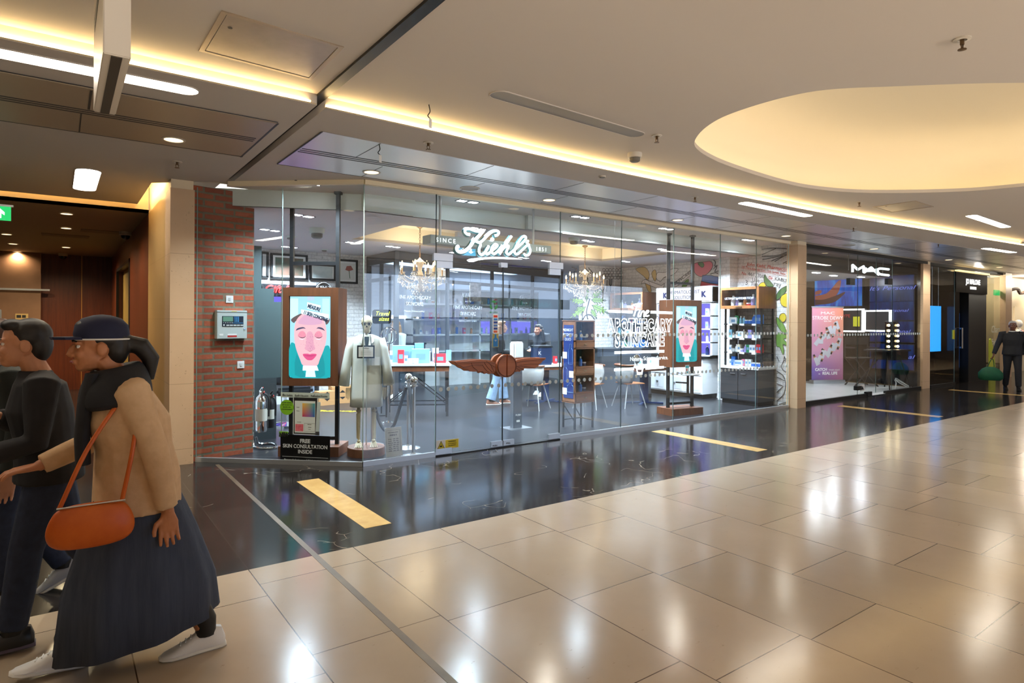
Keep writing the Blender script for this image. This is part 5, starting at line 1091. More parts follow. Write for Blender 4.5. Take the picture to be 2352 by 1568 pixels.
tag(MB().tube(spl([(.83, .64, .77), (.79, .70, .55), (.74, .80, .27), (.68, .90, .20), (.62, .98, .33), (.57, 1.03, .6), (.56, 1.03, .77)], 6), .022, 8).out('rope', ROPE, smooth=True), 'thick black rope hanging in a deep loop between the rear stanchions', 'rope')
tag(MB().tube(spl([(.85, .58, .77), (.81, .45, .5), (.77, .34, .34), (.73, .25, .38), (.70, .19, .77)], 6), .018, 8).out('rope', ROPE, smooth=True), 'black rope hanging between the front and rear chrome stanchions', 'rope')
# ---- tower display
yb = onx(1293, 735, 3.48).y
th = thing('tower_display', 'tall oak tower with three niches and three drawers on black legs', 'cabinet', (3.48, .43, 0)); TW, TD, z0, z1 = .40, min(max(yb-.43, .3), .5), .40, 1.615
b = MB(); b.b2((0, 0, z0), (.022, TD, z1)); b.b2((TW-.022, 0, z0), (TW, TD, z1)); b.b2((0, TD-.02, z0), (TW, TD, z1)); H3 = (z1-z0)
zs = [z0, z0+.12*H3, z0+.32*H3, z0+.43*H3, z0+.70*H3*.92, z0+.78*H3*.93+.02, z1-.02]
zs = [ony(1340, y, .43).z for y in (926, 902, 860, 843, 800, 783, 743)]; zs[0] = z0; zs[-1] = z1
for z in zs: b.b2((0, 0, z-.010), (TW, TD, z+.010))
b.out('carcass', OAK, th)
for i in (0, 2, 4):
    d = MB().b2((.026, -.006, zs[i]+.014), (TW-.026, .02, zs[i+1]-.014)).out('drawer', OAK, th); MB().lathe([(.02, -.003), (.024, .003), (0, .012)], (TW/2, -.012, (zs[i]+zs[i+1])/2), n=10).out('pull', mat('antique_brass', (150, 130, 100), .35, .9), d)
for i in (1, 3, 5):
    MB().b2((.022, TD-.03, zs[i]+.01), (TW-.022, TD-.02, zs[i+1]-.01)).out('niche_back', mat('niche_mirror', (70, 74, 82), .2, .5), th)
    zz = zs[i]+.011; nm = {1: 'lowest', 3: 'middle', 5: 'top'}[i]
    product('pump bottle', 'navy', 3.57, .56, zz, 'navy pump bottle in the %s niche of the oak tower' % nm, 'bottles in the oak tower', 1.1); product('bottle', 'blue', 3.67, .52, zz, 'small blue bottle in the %s niche of the oak tower' % nm, 'bottles in the oak tower', .85)
    product('jar', 'navy', 3.77, .55, zz, 'low navy jar in the %s niche of the oak tower' % nm, 'bottles in the oak tower', .8)
for x in (.02, TW-.02):
    for y in (.02, TD-.02): MB().b2((x-.012, y-.012, 0), (x+.012, y+.012, z0)).out('leg', BLACK, th)
b = MB()
b.bar((.02, TD-.02, .12), (TW-.02, TD-.02, .12), .014); b.bar((TW-.02, .02, .12), (TW-.02, TD-.02, .12), .014); b.bar((.02, .02, .35), (TW-.02, TD-.02, .12), .012); b.bar((.02, .02, .12), (.02, TD-.02, .35), .012); b.out('braces', BLACK, th)
ps = MB().b2((-.006, .03, z0+.06), (0, TD-.05, z1-.06)).out('poster', mat('poster_navy', (22, 52, 120), .4), th)
MP = frame_m((-.0075, TD/2, z0), (0, -1, 0), (0, 0, 1))
letters('poster_lettering', PAPER, MP, [('MIDNIGHT', 0, 1.06, .06, dict(sx=.8)), ('RECOVERY', 0, .99, .06, dict(sx=.8)), ('DUO', 0, .92, .06)], ps)
b = MB()
for cx_, cz, hh, ww in ((.06, .72, .3, .045), (-.06, .44, .26, .045), (.06, .22, .14, .07)):
    pr = [(cx_-ww, cz-hh/2), (cx_+ww, cz-hh/2), (cx_+ww, cz+hh*.2), (cx_+ww*.4, cz+hh*.3), (cx_+ww*.4, cz+hh/2), (cx_-ww*.4, cz+hh/2), (cx_-ww*.4, cz+hh*.3), (cx_-ww, cz+hh*.2)]
    b.tube([MP @ Vector((x, y, .002)) for x, y in pr], .003, 5, closed=True)
b.out('drawn_bottles', mat('poster_line', (150, 190, 230), .5), ps)
b = MB()
for x, y in ((-.07, .70), (.08, .42), (-.07, .16)): b.poly([MP @ Vector((x+a*.05, y+c_*.05, .001)) for a, c_ in ((-1, -1), (1, -1), (1, 1), (-1, 1))])
b.out('poster_labels', PAPER, ps)
# ---- chairs and tables
def cafe_chair(x, y, rz, label, seat=True):
    th = thing('cafe_chair', label, 'chair', (x, y, 0), rz, 'shell chairs at the consultation tables')
    GR = mat('shell_grey', (150, 150, 148), .4); LG = mat('leg_grey', (176, 178, 178), .35, .6)
    MB().box((0, -.02, .455), (.42, .40, .018)).out('seat', OAK, th, bevel=.006)
    rg = []
    for k in range(9):
        a = math.pi*(k/8); rg.append([Vector((.23*math.cos(a)*f_, .05+.20*math.sin(a)*f_, z)) for f_, z in ((.72, .44), (.95, .50), (1.06, .66), (1.03, .80))])
    b = MB(); vs = [v for r in rg for v in r]; b._add(vs, [(i*4+j, i*4+j+1, i*4+j+5, i*4+j+4) for i in range(8) for j in range(3)])
    s_ = b.out('shell', GR, th, smooth=True); md = s_.modifiers.new('s', 'SOLIDIFY'); md.thickness = .014
    MB().tube(spl([Vector((.25*math.cos(math.pi*k/8), .05+.22*math.sin(math.pi*k/8), .80)) for k in range(9)], 3), .016, 8).out('wood_rim', WALNUT, th, smooth=True)
    for sx_ in (-1, 1):
        for sy in (-1, 1): MB().tube([(sx_*.14, sy*.12, .45), (sx_*.24, sy*.23, 0)], [.014, .010], 8).out('leg', LG, th)
cafe_chair(4.35, 2.55, 2.0, 'grey shell chair with splayed legs just right of the winged door handle'); cafe_chair(5.3, 2.05, -1.2, 'grey shell chair partly hidden behind the oak tower'); cafe_chair(6.02, 1.75, 1.3, 'grey shell chair right of the oak tower, at the second table')
def cafe_table(x, y, w, d, rz, label):
    th = thing('consultation_table', label, 'table', (x, y, 0), rz)
    MB().b2((-w/2, -d/2, .72), (w/2, d/2, .755)).out('top', MARBLE, th, bevel=.004); MB().b2((-w/2+.03, -d/2+.03, .66), (w/2-.03, d/2-.03, .72)).out('apron', WALNUT, th)
    MB().b2((-.06, -.06, .03), (.06, .06, .66)).out('pedestal', NAVY, th)
    for s in (-1, 1): MB().bar((0, 0, .03), (s*.3, .22, .02), .05, .03).out('foot', NAVY, th); MB().bar((0, 0, .03), (s*.3, -.22, .02), .05, .03).out('foot', NAVY, th)
cafe_table(5.15, 3.2, 1.1, .62, -.25, 'first white topped consultation table behind the right door'); cafe_table(6.62, 1.92, .82, .56, -.1, 'second white topped consultation table behind the white line sign')
b_ = thing('bin_box', 'navy storage bin with a pale letter standing on the first table', 'bin', (5.05, 3.2, .755), -.3); MB().b2((-.17, -.15, 0), (.17, .15, .34)).out('body', NAVY, b_, bevel=.01); MB().b2((-.19, -.17, .34), (.19, .17, .38)).out('lid', mat('bin_lid', (36, 40, 46), .4), b_, bevel=.01)
letters('lettering', PAPER, FRONT(-.09, -.152, .2), [('K', 0, 0, .10)], b_)
for i, (x, y) in enumerate(((5.5, 3.05), (5.45, 3.25))): product('carton', ['white', 'red'][i], x, y, .755, '%s carton on the first consultation table beside the navy bin' % ['white', 'red'][i], 'things on the consultation tables')
mm = thing('table_mirror', 'round chrome mirror standing on the second consultation table', 'mirror', (6.45, 1.95, .755)); b = MB(); b.tube([(.09*math.cos(a*math.pi/14), 0, .13+.09*math.sin(a*math.pi/14)) for a in range(28)], .008, 6, closed=True); b.cyl((0, 0, 0), (0, 0, .04), .008); b.lathe([(.06, 0), (.06, .008), (0, .012)]); b.out('rim', CHROME, mm); MB().cyl((0, -.003, .13), (0, .003, .13), .088, n=28).out('mirror_glass', CHROME, mm)
product('carton', 'white', 6.75, 1.9, .755, 'white carton beside the round mirror on the second table', 'things on the consultation tables'); product('wide carton', 'white', 6.6, 2.05, .755, 'wide white carton behind the round mirror on the second table', 'things on the consultation tables')
th = thing('counter', 'tall dark panelled counter behind the white line sign', 'counter', (7.05, 3.05, 0), -.30); MB().b2((-.6, -.35, 0), (.6, .35, 1.0)).out('body', BKC, th); MB().b2((-.62, -.37, 1.0), (.62, .37, 1.05)).out('top', BLACK, th); MB().b2((-.61, -.36, 0), (.61, .36, .08)).out('plinth', BLACK, th)
b = MB()
for k in range(3): b.b2((-.57+k*.39, -.353, .14), (-.22+k*.39, -.35, .92))
b.out('front_panels', mat('counter_panel', (64, 66, 70), .4), th)
# ---- display table near the doors
dt = thing('display_table', 'steel legged display table with marble top and products left of the doors', 'table', (2.28, 3.12, 0), -.50)
MB().b2((-.56, -.33, .85), (.56, .33, .89)).out('top', MARBLE, dt, bevel=.004); MB().b2((-.53, -.30, .76), (.53, .30, .85)).out('apron', WALNUT, dt)
for sx_ in (-1, 1):
    for sy in (-1, 1): MB().b2((sx_*.5-.02, sy*.27-.02, 0), (sx_*.5+.02, sy*.27+.02, .76)).out('leg', DARK, dt)
b = MB()
for sy in (-1, 1): b.bar((-.5, sy*.27, .2), (.5, sy*.27, .2), .02); b.bar((-.5, sy*.27, .2), (0, sy*.27, .6), .015); b.bar((.5, sy*.27, .2), (0, sy*.27, .6), .015)
b.out('braces', DARK, dt)
R_ = Matrix.Rotation(-.50, 4, 'Z')
def ondt(lx, ly): v = R_ @ Vector((lx, ly, 0)); return 2.28+v.x, 3.12+v.y
for k, (kind, col, lx, ly, s, lab) in enumerate([('wide carton', 'pale blue', .05, -.1, 2.0, 'large pale blue gift box with a white badge on the display table'), ('wide carton', 'pale blue', -.25, .12, 2.4, 'tall pale blue box at the back of the display table'), ('carton', 'pale blue', .02, .15, 2.2, 'upright pale blue carton behind the large gift box'), ('wide carton', 'white', -.42, .1, 1.6, 'white box at the left end of the display table'), ('carton', 'red', -.28, -.12, 1.5, 'red carton with white label near the left of the display table'),
        ('wide carton', 'red', .38, -.05, 1.3, 'red box at the right end of the display table'), ('jar', 'white', -.12, -.24, 1.2, 'white jar in front of the large gift box'), ('jar', 'white', -.03, -.25, 1.2, 'white jar nearest the doors on the display table'), ('carton', 'white', -.19, -.26, .9, 'small white carton beside the red carton'), ('tube', 'pale blue', .52, -.18, 1.5, 'pale blue tube standing beside the red box'), ('carton', 'white', .3, .15, 1.6, 'white carton behind the red box on the display table'), ('wide carton', 'white', .1, .22, 1.5, 'white box at the back right of the display table')]):
    x, y = ondt(lx, ly); product(kind, col, x, y, .89, lab, 'products on the display table', s, -.5)
sg = thing('tabletop_sign', 'black rounded table sign with yellow neon style writing behind the skeleton', 'sign', (1.55, 3.4, .0)); v = ony(877, 727, 3.4); sg.location = (v.x, 3.4, 0); R0 = []
for cx_, cz, a0 in ((.13, .08, 0), (-.13, .08, 90), (-.13, -.08, 180), (.13, -.08, 270)): R0 += [(cx_+.04*math.cos(math.radians(a0+q*30)), cz+.04*math.sin(math.radians(a0+q*30))) for q in range(4)]
MB().poly([(x, -.01, v.z+z) for x, z in R0], (0, .02, 0)).out('board', BK2, sg); letters('lettering', mat('yellow_neon', (210, 240, 60), .5, emit=1.6), FRONT(0, -.012, v.z), [('Travel', 0, .02, .10, dict(shear=.3)), ('sizes', .03, -.07, .10, dict(shear=.3))], sg); MB().cyl((0, 0, 0), (0, 0, v.z-.12), .012).out('pole', DARK, sg); MB().lathe([(.14, 0), (.14, .015), (0, .03)]).out('base', DARK, sg)
gl = thing('globe_ornament', 'chrome ring globe ornament behind the shoulder of the skeleton', 'ornament', (0, 0, 0)); v = ony(893, 770, 2.55); gl.location = (v.x, 2.55, v.z); b = MB()
for q in range(4): b.tube([Matrix.Rotation(q*.75, 3, 'Z') @ Vector((.13*math.cos(a*math.pi/12), 0, .13*math.sin(a*math.pi/12))) for a in range(24)], .008, 6, closed=True)
b.out('rings', CHROME, gl, smooth=True); MB().cyl((0, 0, -.13), (0, 0, -v.z), .015).out('stand', CHROME, gl); MB().lathe([(.12, -v.z), (.12, -v.z+.02), (0, -v.z+.04)]).out('foot', CHROME, gl)
# ---- right wall cabinets, shelves, black display unit
th = thing('base_cabinet', 'white panelled base cabinets on a black plinth under the dermatologist sign', 'cabinet', (8.15, 1.70, 0))
MB().b2((0, 0, .1), (.5, 1.45, .84)).out('body', WLAC, th); MB().b2((.03, .02, 0), (.5, 1.43, .1)).out('plinth', BLACK, th); MB().b2((-.02, -.02, .84), (.5, 1.47, .89)).out('worktop', BLACK, th)
for k in range(3):
    for z_0, z_1 in ((.13, .46), (.49, .81)):
        d = MB().b2((-.015, .03+k*.475, z_0), (0, .46+k*.475, z_1)).out('drawer', WLAC, th); MB().b2((-.018, .06+k*.475, z_0+.04), (-.015, .43+k*.475, z_1-.04)).out('panel', mat('lacquer_inset', (214, 216, 218), .4), d); MB().lathe([(.03, 0), (.03, .012), (0, .02)], (-.03, .245+k*.475, (z_0+z_1)/2-.0), n=12, sx=.5).out('cup_pull', STEEL, d)
th = thing('wall_shelving', 'white wall shelving with lavender light under the dermatologist sign', 'shelving', (8.36, 1.62, 0))
MB().b2((.22, 0, .89), (.28, 1.5, 2.36)).out('back', WLAC, th); MB().b2((.205, .04, .95), (.22, 1.46, 2.0)).out('lit_back', LAV, th)
for y in (0, .73, 1.46): MB().b2((0, y, .89), (.22, y+.05, 2.36)).out('upright', WLAC, th)
for z in (.89, 1.17, 1.45, 1.73, 2.01): MB().b2((0, .0, z), (.22, 1.5, z+.025)).out('shelf', WLAC, th)
MB().b2((-.02, 0, 2.04), (.2, 1.5, 2.38)).out('header_box', WLAC, th); MB().b2((-.03, .05, 2.07), (-.02, 1.42, 2.35)).out('lit_sign', mat('lit_sign_panel', (255, 255, 255), .5, emit=.95, ecol=(226, 228, 250)), th)
SI = mat('sign_ink', (30, 38, 84), .5); MS_ = frame_m((-.033, .72, 2.07), (0, -1, 0), (0, 0, 1))
letters('sign_lettering', SI, MS_, [('DERMATOLOGIST', 0, .16, .105), ('SOLUTIONS', 0, .045, .105), ('K', -.52, .08, .16, dict(bold=.01)), ('K', .52, .08, .16, dict(bold=.01))], th)
WR = [[('carton', 'amber'), ('carton', 'white'), ('bottle', 'white'), ('carton', 'lavender'), ('carton', 'white'), ('carton', 'cream')], [('bottle', 'lavender'), ('carton', 'white'), ('jar', 'white'), ('carton', 'white'), ('bottle', 'blue'), ('carton', 'lavender')], [('jar', 'white'), ('jar', 'red'), ('bottle', 'white'), ('jar', 'white'), ('jar', 'lavender'), ('bottle', 'white')], [('carton', 'white', 1.2), ('bottle', 'blue', 1.2), ('carton', 'lavender', 1.2), ('bottle', 'white', 1.2), ('carton', 'white', 1.2), ('bottle', 'navy', 1.2)]]
for i, z in enumerate((1.756, 1.476, 1.196, .916)): shelf_row((8.46, 3.05, 0), (8.46, 1.70, 0), z, WR[i], '%s shelf under the dermatologist sign' % ['top', 'second', 'third', 'bottom'][i], 'products under the dermatologist sign', -math.pi/2, 1.0)
def black_unit(x, y0, y1, label, nm, rows, zt=2.3, vit='vitrine'):
    L = y1-y0; th = thing('display_unit', label, 'display unit', (x, y0, 0))
    MB().b2((0, .0, .08), (.55, L, .70)).out('cabinet_body', BKC, th); MB().b2((.03, .02, 0), (.55, L-.02, .08)).out('plinth', BLACK, th); MB().b2((-.03, -.03, .70), (.57, L+.03, .745)).out('marble_top', MARBLE, th, bevel=.004)
    for s in (0, 1):
        d = MB().b2((-.012, .02+s*L/2, .1), (0, L/2-.01+s*L/2, .68)).out('door', BKC, th); MB().b2((-.03, L/2-.17+s*.24, .60), (-.012, L/2-.06+s*.24, .615)).out('handle', STEEL, d)
    for yy in (0, L-.03):
        for xx in (.12, .50): MB().b2((xx, yy, .745), (xx+.03, yy+.03, 1.88)).out('upright', BLACK, th)
    zz = [.75, 1.02, 1.30, 1.58]
    for z in zz[1:]: MB().b2((.11, 0, z-.02), (.53, L, z)).out('shelf', BLACK, th)
    MB().b2((.10, 0, 1.56), (.112, L, 1.585)).out('price_rail', BLACK, th)
    for z in zz:
        for k in range(3): MB().b2((.095, .1+k*.27, z-.03), (.11, .2+k*.27, z+.005)).out('price_ticket', PAPER, th)
    b = MB(); b.b2((0, -.02, 1.88), (.55, L+.02, 1.905)); b.b2((0, -.02, zt-.025), (.55, L+.02, zt)); b.b2((0, -.02, 1.905), (.55, .02, zt-.025)); b.b2((0, L-.02, 1.905), (.55, L+.02, zt-.025)); b.b2((.5, 0, 1.905), (.55, L, zt-.025)); b.out('vitrine_box', WALNUT, th)
    b = MB(); b.b2((-.02, -.02, 1.88), (0, L+.02, 1.94)); b.b2((-.02, -.02, zt-.05), (0, L+.02, zt)); b.b2((-.02, -.02, 1.94), (0, .03, zt-.05)); b.b2((-.02, L-.03, 1.94), (0, L+.02, zt-.05)); f = b.out('vitrine_door', OAK, th); MB().b2((-.035, L/2-.07, 1.905), (-.02, L/2+.07, 1.92)).out('pull', mat('antique_brass', (150, 130, 100), .35, .9), f)
    MB().b2((-.012, .03, 1.94), (-.008, L-.03, zt-.05)).out('vitrine_glass', GLASS, th); MB().b2((.05, .04, zt-.035), (.09, L-.04, zt-.026)).out('vitrine_light', LED5, th); MB().b2((.44, .03, 1.91), (.5, L-.03, zt-.03)).out('vitrine_back', mat('vitrine_dark', (40, 38, 66), .4), th)
    if nm.startswith('front'): letters('vitrine_lettering', mat('pale_lettering', (214, 218, 236), .5), frame_m((-.0125, L/2, 2.06), (0, -1, 0), (0, 0, 1)), [('ULTIMATE HYDRATION', 0, 0, .06)], th)
    for i, z in enumerate(zz):
        shelf_row((x+.22, y1-.05, 0), (x+.22, y0+.05, 0), z+.001, rows[i], '%s shelf of the %s black unit' % (['bottom', 'third', 'second', 'top'][i], nm), 'products on the %s black unit' % nm, -math.pi/2, 1.0)
    shelf_row((x+.2, y1-.1, 0), (x+.2, y0+.1, 0), 1.906, [('bottle', 'white', 1.4), ('bottle', 'lavender', 1.1), ('jar', 'cream', 1.4), ('bottle', 'amber', 1.2), ('jar', 'red', 1.3), ('bottle', 'lavender', 1.5), ('bottle', 'pale blue', 1.3)], 'in the %s glass case' % nm, 'bottles in the glass case of the %s unit' % nm, -math.pi/2)
BR = [[('carton', 'white', .8), ('carton', 'blue', 1.2), ('wide carton', 'white', .9), ('wide carton', 'white', .9), ('carton', 'pink', .9), ('carton', 'white', .9), ('carton', 'white', .9), ('jar', 'blue', 1.1), ('jar', 'blue', 1.1), ('jar', 'blue', 1.1)],
      [('carton', 'white', .9), ('jar', 'white'), ('bottle', 'white', .9), ('carton', 'cream'), ('jar', 'lavender'), ('bottle', 'lavender', .9), ('carton', 'green'), ('carton', 'white'), ('carton', 'white'), ('carton', 'red', 1.1), ('carton', 'red', 1.1)],
      [('carton', 'pale blue', 1.1), ('jar', 'white'), ('bottle', 'white', .8), ('wide carton', 'white', 1.1), ('bottle', 'cream'), ('jar', 'white'), ('carton', 'lavender', 1.1), ('jar', 'white'), ('jar', 'white'), ('jar', 'white')],
      [('carton', 'pale blue', .9), ('wide carton', 'white', 1.1), ('carton', 'green', 1.1), ('bottle', 'pale blue', .9), ('bottle', 'pale blue', .9), ('jar', 'blue', 1.2), ('jar', 'blue', 1.2), ('bottle', 'blue', 1.1), ('carton', 'blue', 1.2), ('carton', 'blue', 1.2)]]
black_unit(8.07, .37, 1.20, 'black display unit with a wooden glass case on top by the right pillar', 'front right', BR)
black_unit(8.10, 3.32, 4.32, 'black display unit with wooden glass case, behind the white line sign', 'rear', [BR[1], BR[3], BR[2], BR[0]])
th = thing('dispenser_post', 'slim grey hand gel dispenser post inside the right door', 'dispenser', (2.86, 1.05, 0)); MB().b2((-.08, -.05, .0), (.08, .05, 1.05)).out('post', mat('post_grey', (92, 96, 104), .35, .4), th, bevel=.01); MB().b2((-.2, -.15, 0), (.2, .15, .012)).out('foot', STEEL, th); MB().b2((-.09, -.07, 1.05), (.09, .06, 1.3)).out('dispenser', PAPER, th, bevel=.02)
letters('lettering', PAPER, FRONT(0, -.052, .14), [('PUSH', 0, .05, .04)], th); MB().b2((-.03, -.053, .10), (.03, -.05, .13)).out('pedal_mark', PAPER, th)
# ---- mural on the right walls
LN = mat('mural_ink', (34, 34, 40), .8); GRN = mat('mural_green', (96, 140, 56), .8); GR2 = mat('mural_dark_green', (62, 98, 52), .8); YEL = mat('mural_yellow', (206, 180, 40), .8); POP = mat('mural_poppy', (206, 92, 108), .8); MBL = mat('mural_blue', (34, 96, 168), .8); MRD = mat('mural_red', (190, 56, 70), .8); WHT = mat('mural_gold', (188, 156, 92), .8); RDI = mat('mural_red_ink', (196, 56, 44), .8)
X_ = 8.652
def mp1(zx, zy, k): return lambda x, y: onx(zx+x/k, zy+y/k, X_)
def mp2(zx, zy, k): return lambda x, y: ony(zx+x/k, zy+y/k, 4.44)
_mk = [0]
def shape(mp, pts, m, name, outline=True, sm=True, parent=None):
    _mk[0] += 1; off = Vector((-.0006*(1+_mk[0] % 7), 0, 0)) if mp(0, 0).x > 8.6 else Vector((0, -.0006*(1+_mk[0] % 7), 0))
    P = [mp(x, y) for x, y in pts]; P = spl(P, 5, True) if sm else P
    o = MB().poly([p+off for p in P]).out(name, m, parent)
    if outline: MB().tube([p+off for p in P], .005, 4, closed=True).out(name+'_outline', LN, o)
    return o
mu = thing('wall_mural', 'painted botanical mural with prescription lettering on the white brick by the pillar', 'mural', (0, 0, 0))
m5 = mp1(1560, 540, 7.84); m6 = mp1(1560, 720, 6.533)
def fit(mp, a, c_, s, m, parent, **kw):
    """lettering whose baseline runs between two photographed points"""
    p, q = mp(*a), mp(*c_); me = txt_mesh(s, 1.0, .002, align='LEFT', **kw); xs = [v.co.x for v in me.vertices]; w = max(xs)-min(xs); k = (q-p).length/w
    up = Vector((0, 0, 1)); b = MB(); hs = kw.get('sx', 1.0)
    xd = (q-p).normalized(); M = Matrix.Translation(p+Vector((-.002, 0, 0) if p.x > 8.6 else (0, -.002, 0))) @ Matrix(((xd.x, 0, (xd.cross(up)).x, 0), (xd.y, 0, (xd.cross(up)).y, 0), (xd.z, 1, (xd.cross(up)).z, 0), (0, 0, 0, 1))) @ Matrix.Diagonal((k, k, k, 1))
    b.add_mesh(me, M); bpy.data.meshes.remove(me); return b.out('lettering', m, parent)
fit(m5, (1215, 545), (1965, 648), 'John Kiehl, Pharmacist', RDI, mu, shear=.3, bold=.01); fit(m5, (1120, 585), (2025, 735), '105 Third Avenue, Cor. 13th Street, New York', RDI, mu, bold=.012); fit(m5, (1120, 700), (1210, 722), 'No.', RDI, mu, shear=.3, bold=.015)
fit(m5, (1240, 725), (1530, 778), '461, 700', LN, mu); fit(m5, (1605, 782), (1690, 808), 'Dr.', RDI, mu, shear=.3, bold=.015); fit(m5, (1720, 810), (1980, 860), 'KABUS.', LN, mu); fit(m5, (1310, 830), (1440, 850), 'Use', LN, mu); fit(m5, (1185, 890), (1225, 896), '3', LN, mu); fit(m5, (1285, 905), (1420, 920), 'Tim', LN, mu); fit(m5, (1700, 905), (1830, 935), 'ray', LN, mu)
def lines(mp, ss, r, name, parent, m=LN):
    b = MB()
    for s in ss: b.tube(spl([mp(x, y) for x, y in s], 4) if len(s) > 2 else [mp(x, y) for x, y in s], r, 5)
    return b.out(name, m, parent)
lines(m5, [[(1115, 595), (1480, 655), (2025, 765)], [(1760, 636), (1950, 662)]], .003, 'ruled_lines', mu, RDI)
lines(m5, [[(1490, 255), (1720, 230), (2025, 255)], [(1490, 350), (1740, 240)], [(1490, 380), (1760, 365), (2030, 270)], [(1500, 440), (1700, 400), (1890, 350), (2030, 300)], [(1660, 465), (1860, 380)], [(1720, 475), (1900, 370), (2030, 330)], [(1870, 505), (2025, 430)], [(1920, 505), (2020, 480)], [(1985, 430), (2030, 360)]], .008, 'drawn_branches', mu)
for nm, pts, m, mp in (('leaf', [(1540, 705), (1530, 840), (1590, 920), (1700, 920), (1640, 830), (1580, 770)], GR2, m5), ('leaf', [(1755, 1170), (1760, 1060), (1830, 970), (1930, 915), (2025, 905), (1960, 960), (1880, 1060)], GR2, m5), ('fruit', [(1430, 930), (1470, 860), (1540, 850), (1560, 920)], YEL, m5),
                       ('fruit', [(1820, 1180), (1850, 1090), (1960, 1040), (2025, 1080), (2030, 1250), (1940, 1295), (1850, 1260)], YEL, m5), ('fruit', [(1800, 1490), (1830, 1420), (1900, 1410), (1930, 1480), (1890, 1560), (1820, 1560)], YEL, m5), ('leaf', [(1460, 60), (1500, 80), (1560, 150), (1620, 295), (1540, 270), (1470, 160)], GRN, m6),
                       ('leaf', [(1460, 300), (1560, 300), (1670, 360), (1570, 380), (1640, 460), (1665, 520), (1560, 460), (1575, 560), (1555, 612), (1510, 510), (1462, 480)], GRN, m6)):
    shape(mp, pts, m, nm, parent=mu)
lines(m6, [[(1465, 640), (1500, 720)], [(1570, 700), (1535, 800), (1590, 870), (1650, 850), (1670, 740), (1570, 700)], [(1570, 690), (1580, 640), (1600, 690), (1625, 640), (1640, 690)], [(1465, 860), (1560, 930), (1595, 1040), (1570, 1200), (1465, 1310)], [(1465, 950), (1590, 1010)], [(1465, 1050), (1550, 1080)], [(1465, 1180), (1560, 1090)], [(1500, 1360), (1620, 1320), (1700, 1260)], [(1560, 1365), (1690, 1320)]], .006, 'drawn_stems', mu)
m3 = mp1(1260, 520, 6.533); m3b = mp2(1260, 520, 6.533)
mu2 = thing('wall_mural', 'painted mural with ribbon lettering, poppy and jar above the rear shelves', 'mural', (0, 0, 0))
shape(m5, [(265, 520), (330, 490), (430, 480), (560, 470), (605, 540), (560, 640), (470, 720), (380, 745), (290, 690), (262, 600)], POP, 'poppy', parent=mu2); shape(m5, [(340, 500), (420, 490), (450, 540), (420, 580), (370, 550)], GR2, 'poppy_heart', parent=mu2)
shape(m5, [(420, 720), (560, 720), (705, 750), (700, 880), (540, 860), (405, 825)], MBL, 'jar_lid', sm=False, parent=mu2); shape(m5, [(400, 830), (540, 865), (702, 890), (702, 970), (370, 970)], MRD, 'jar_body', sm=False, parent=mu2); fit(m5, (510, 945), (660, 960), "KIEHL'S", PAPER, mu2)
lines(m5, [[(600, 430), (650, 480), (640, 560), (690, 540)], [(620, 600), (680, 560), (640, 660), (705, 640)], [(560, 700), (640, 680), (700, 690)]], .008, 'drawn_sprig', mu2)
RIB = mat('ribbon_white', (222, 216, 214), .8)
shape(m3, [(1620, 780), (1640, 690), (1740, 690), (1850, 640), (1940, 630), (1920, 680), (1850, 730), (1740, 760), (1680, 820)], RIB, 'ribbon', parent=mu2); shape(m3, [(1390, 860), (1440, 795), (1540, 830), (1690, 880), (1740, 850), (1700, 945), (1560, 900), (1440, 850)], RIB, 'ribbon', parent=mu2); shape(m3, [(1860, 880), (1900, 840), (2120, 670), (2170, 680), (2140, 720), (1920, 900)], RIB, 'ribbon', parent=mu2)
fit(m3, (1690, 785), (1850, 735), 'FINE', LN, mu2, bold=.02); fit(m3, (1425, 835), (1690, 935), 'APOTHECARY', LN, mu2, bold=.02); fit(m3, (1890, 885), (2140, 700), 'SKINCARE', LN, mu2, bold=.02)
shape(m3, [(1310, 640), (1440, 610), (1510, 700), (1490, 800), (1420, 740)], WHT, 'wheat', parent=mu2); shape(m3, [(1440, 800), (1500, 820), (1530, 900), (1540, 980), (1490, 960)], WHT, 'wheat', parent=mu2); shape(m3, [(1550, 690), (1600, 650), (1620, 740), (1600, 820), (1560, 760)], WHT, 'wheat', parent=mu2); shape(m3, [(2000, 910), (2040, 830), (2100, 790), (2090, 860), (2050, 920)], GRN, 'leaf', parent=mu2)
mu3 = thing('wall_mural', 'painted mural with cutlery, honeycomb and green leaves left of the ribbons', 'mural', (0, 0, 0))
shape(m3b, [(1215, 640), (1300, 625), (1270, 780), (1195, 760)], MBL, 'brush_head', sm=False, parent=mu3); shape(m3b, [(1200, 775), (1265, 785), (1230, 960), (1185, 970)], MRD, 'brush_handle', sm=False, parent=mu3)
b = MB()
for i in range(6):
    for j in range(4):
        cx_, cz = 830+i*48+(j % 2)*24, 650+j*40; b.tube([m3b(cx_+22*math.cos(a*math.pi/3), cz+22*math.sin(a*math.pi/3)) for a in range(6)], .006, 4, closed=True)
b.out('honeycomb', LN, mu3)
lines(m3b, [[(930, 980), (930, 880)], [(910, 790), (915, 870), (945, 870), (950, 790)], [(930, 790), (930, 870)], [(870, 980), (880, 800)], [(1080, 960), (1090, 740)], [(350, 610), (420, 640), (380, 690)], [(540, 610), (600, 680), (640, 710)], [(600, 620), (680, 715)]], .010, 'drawn_cutlery', mu3)
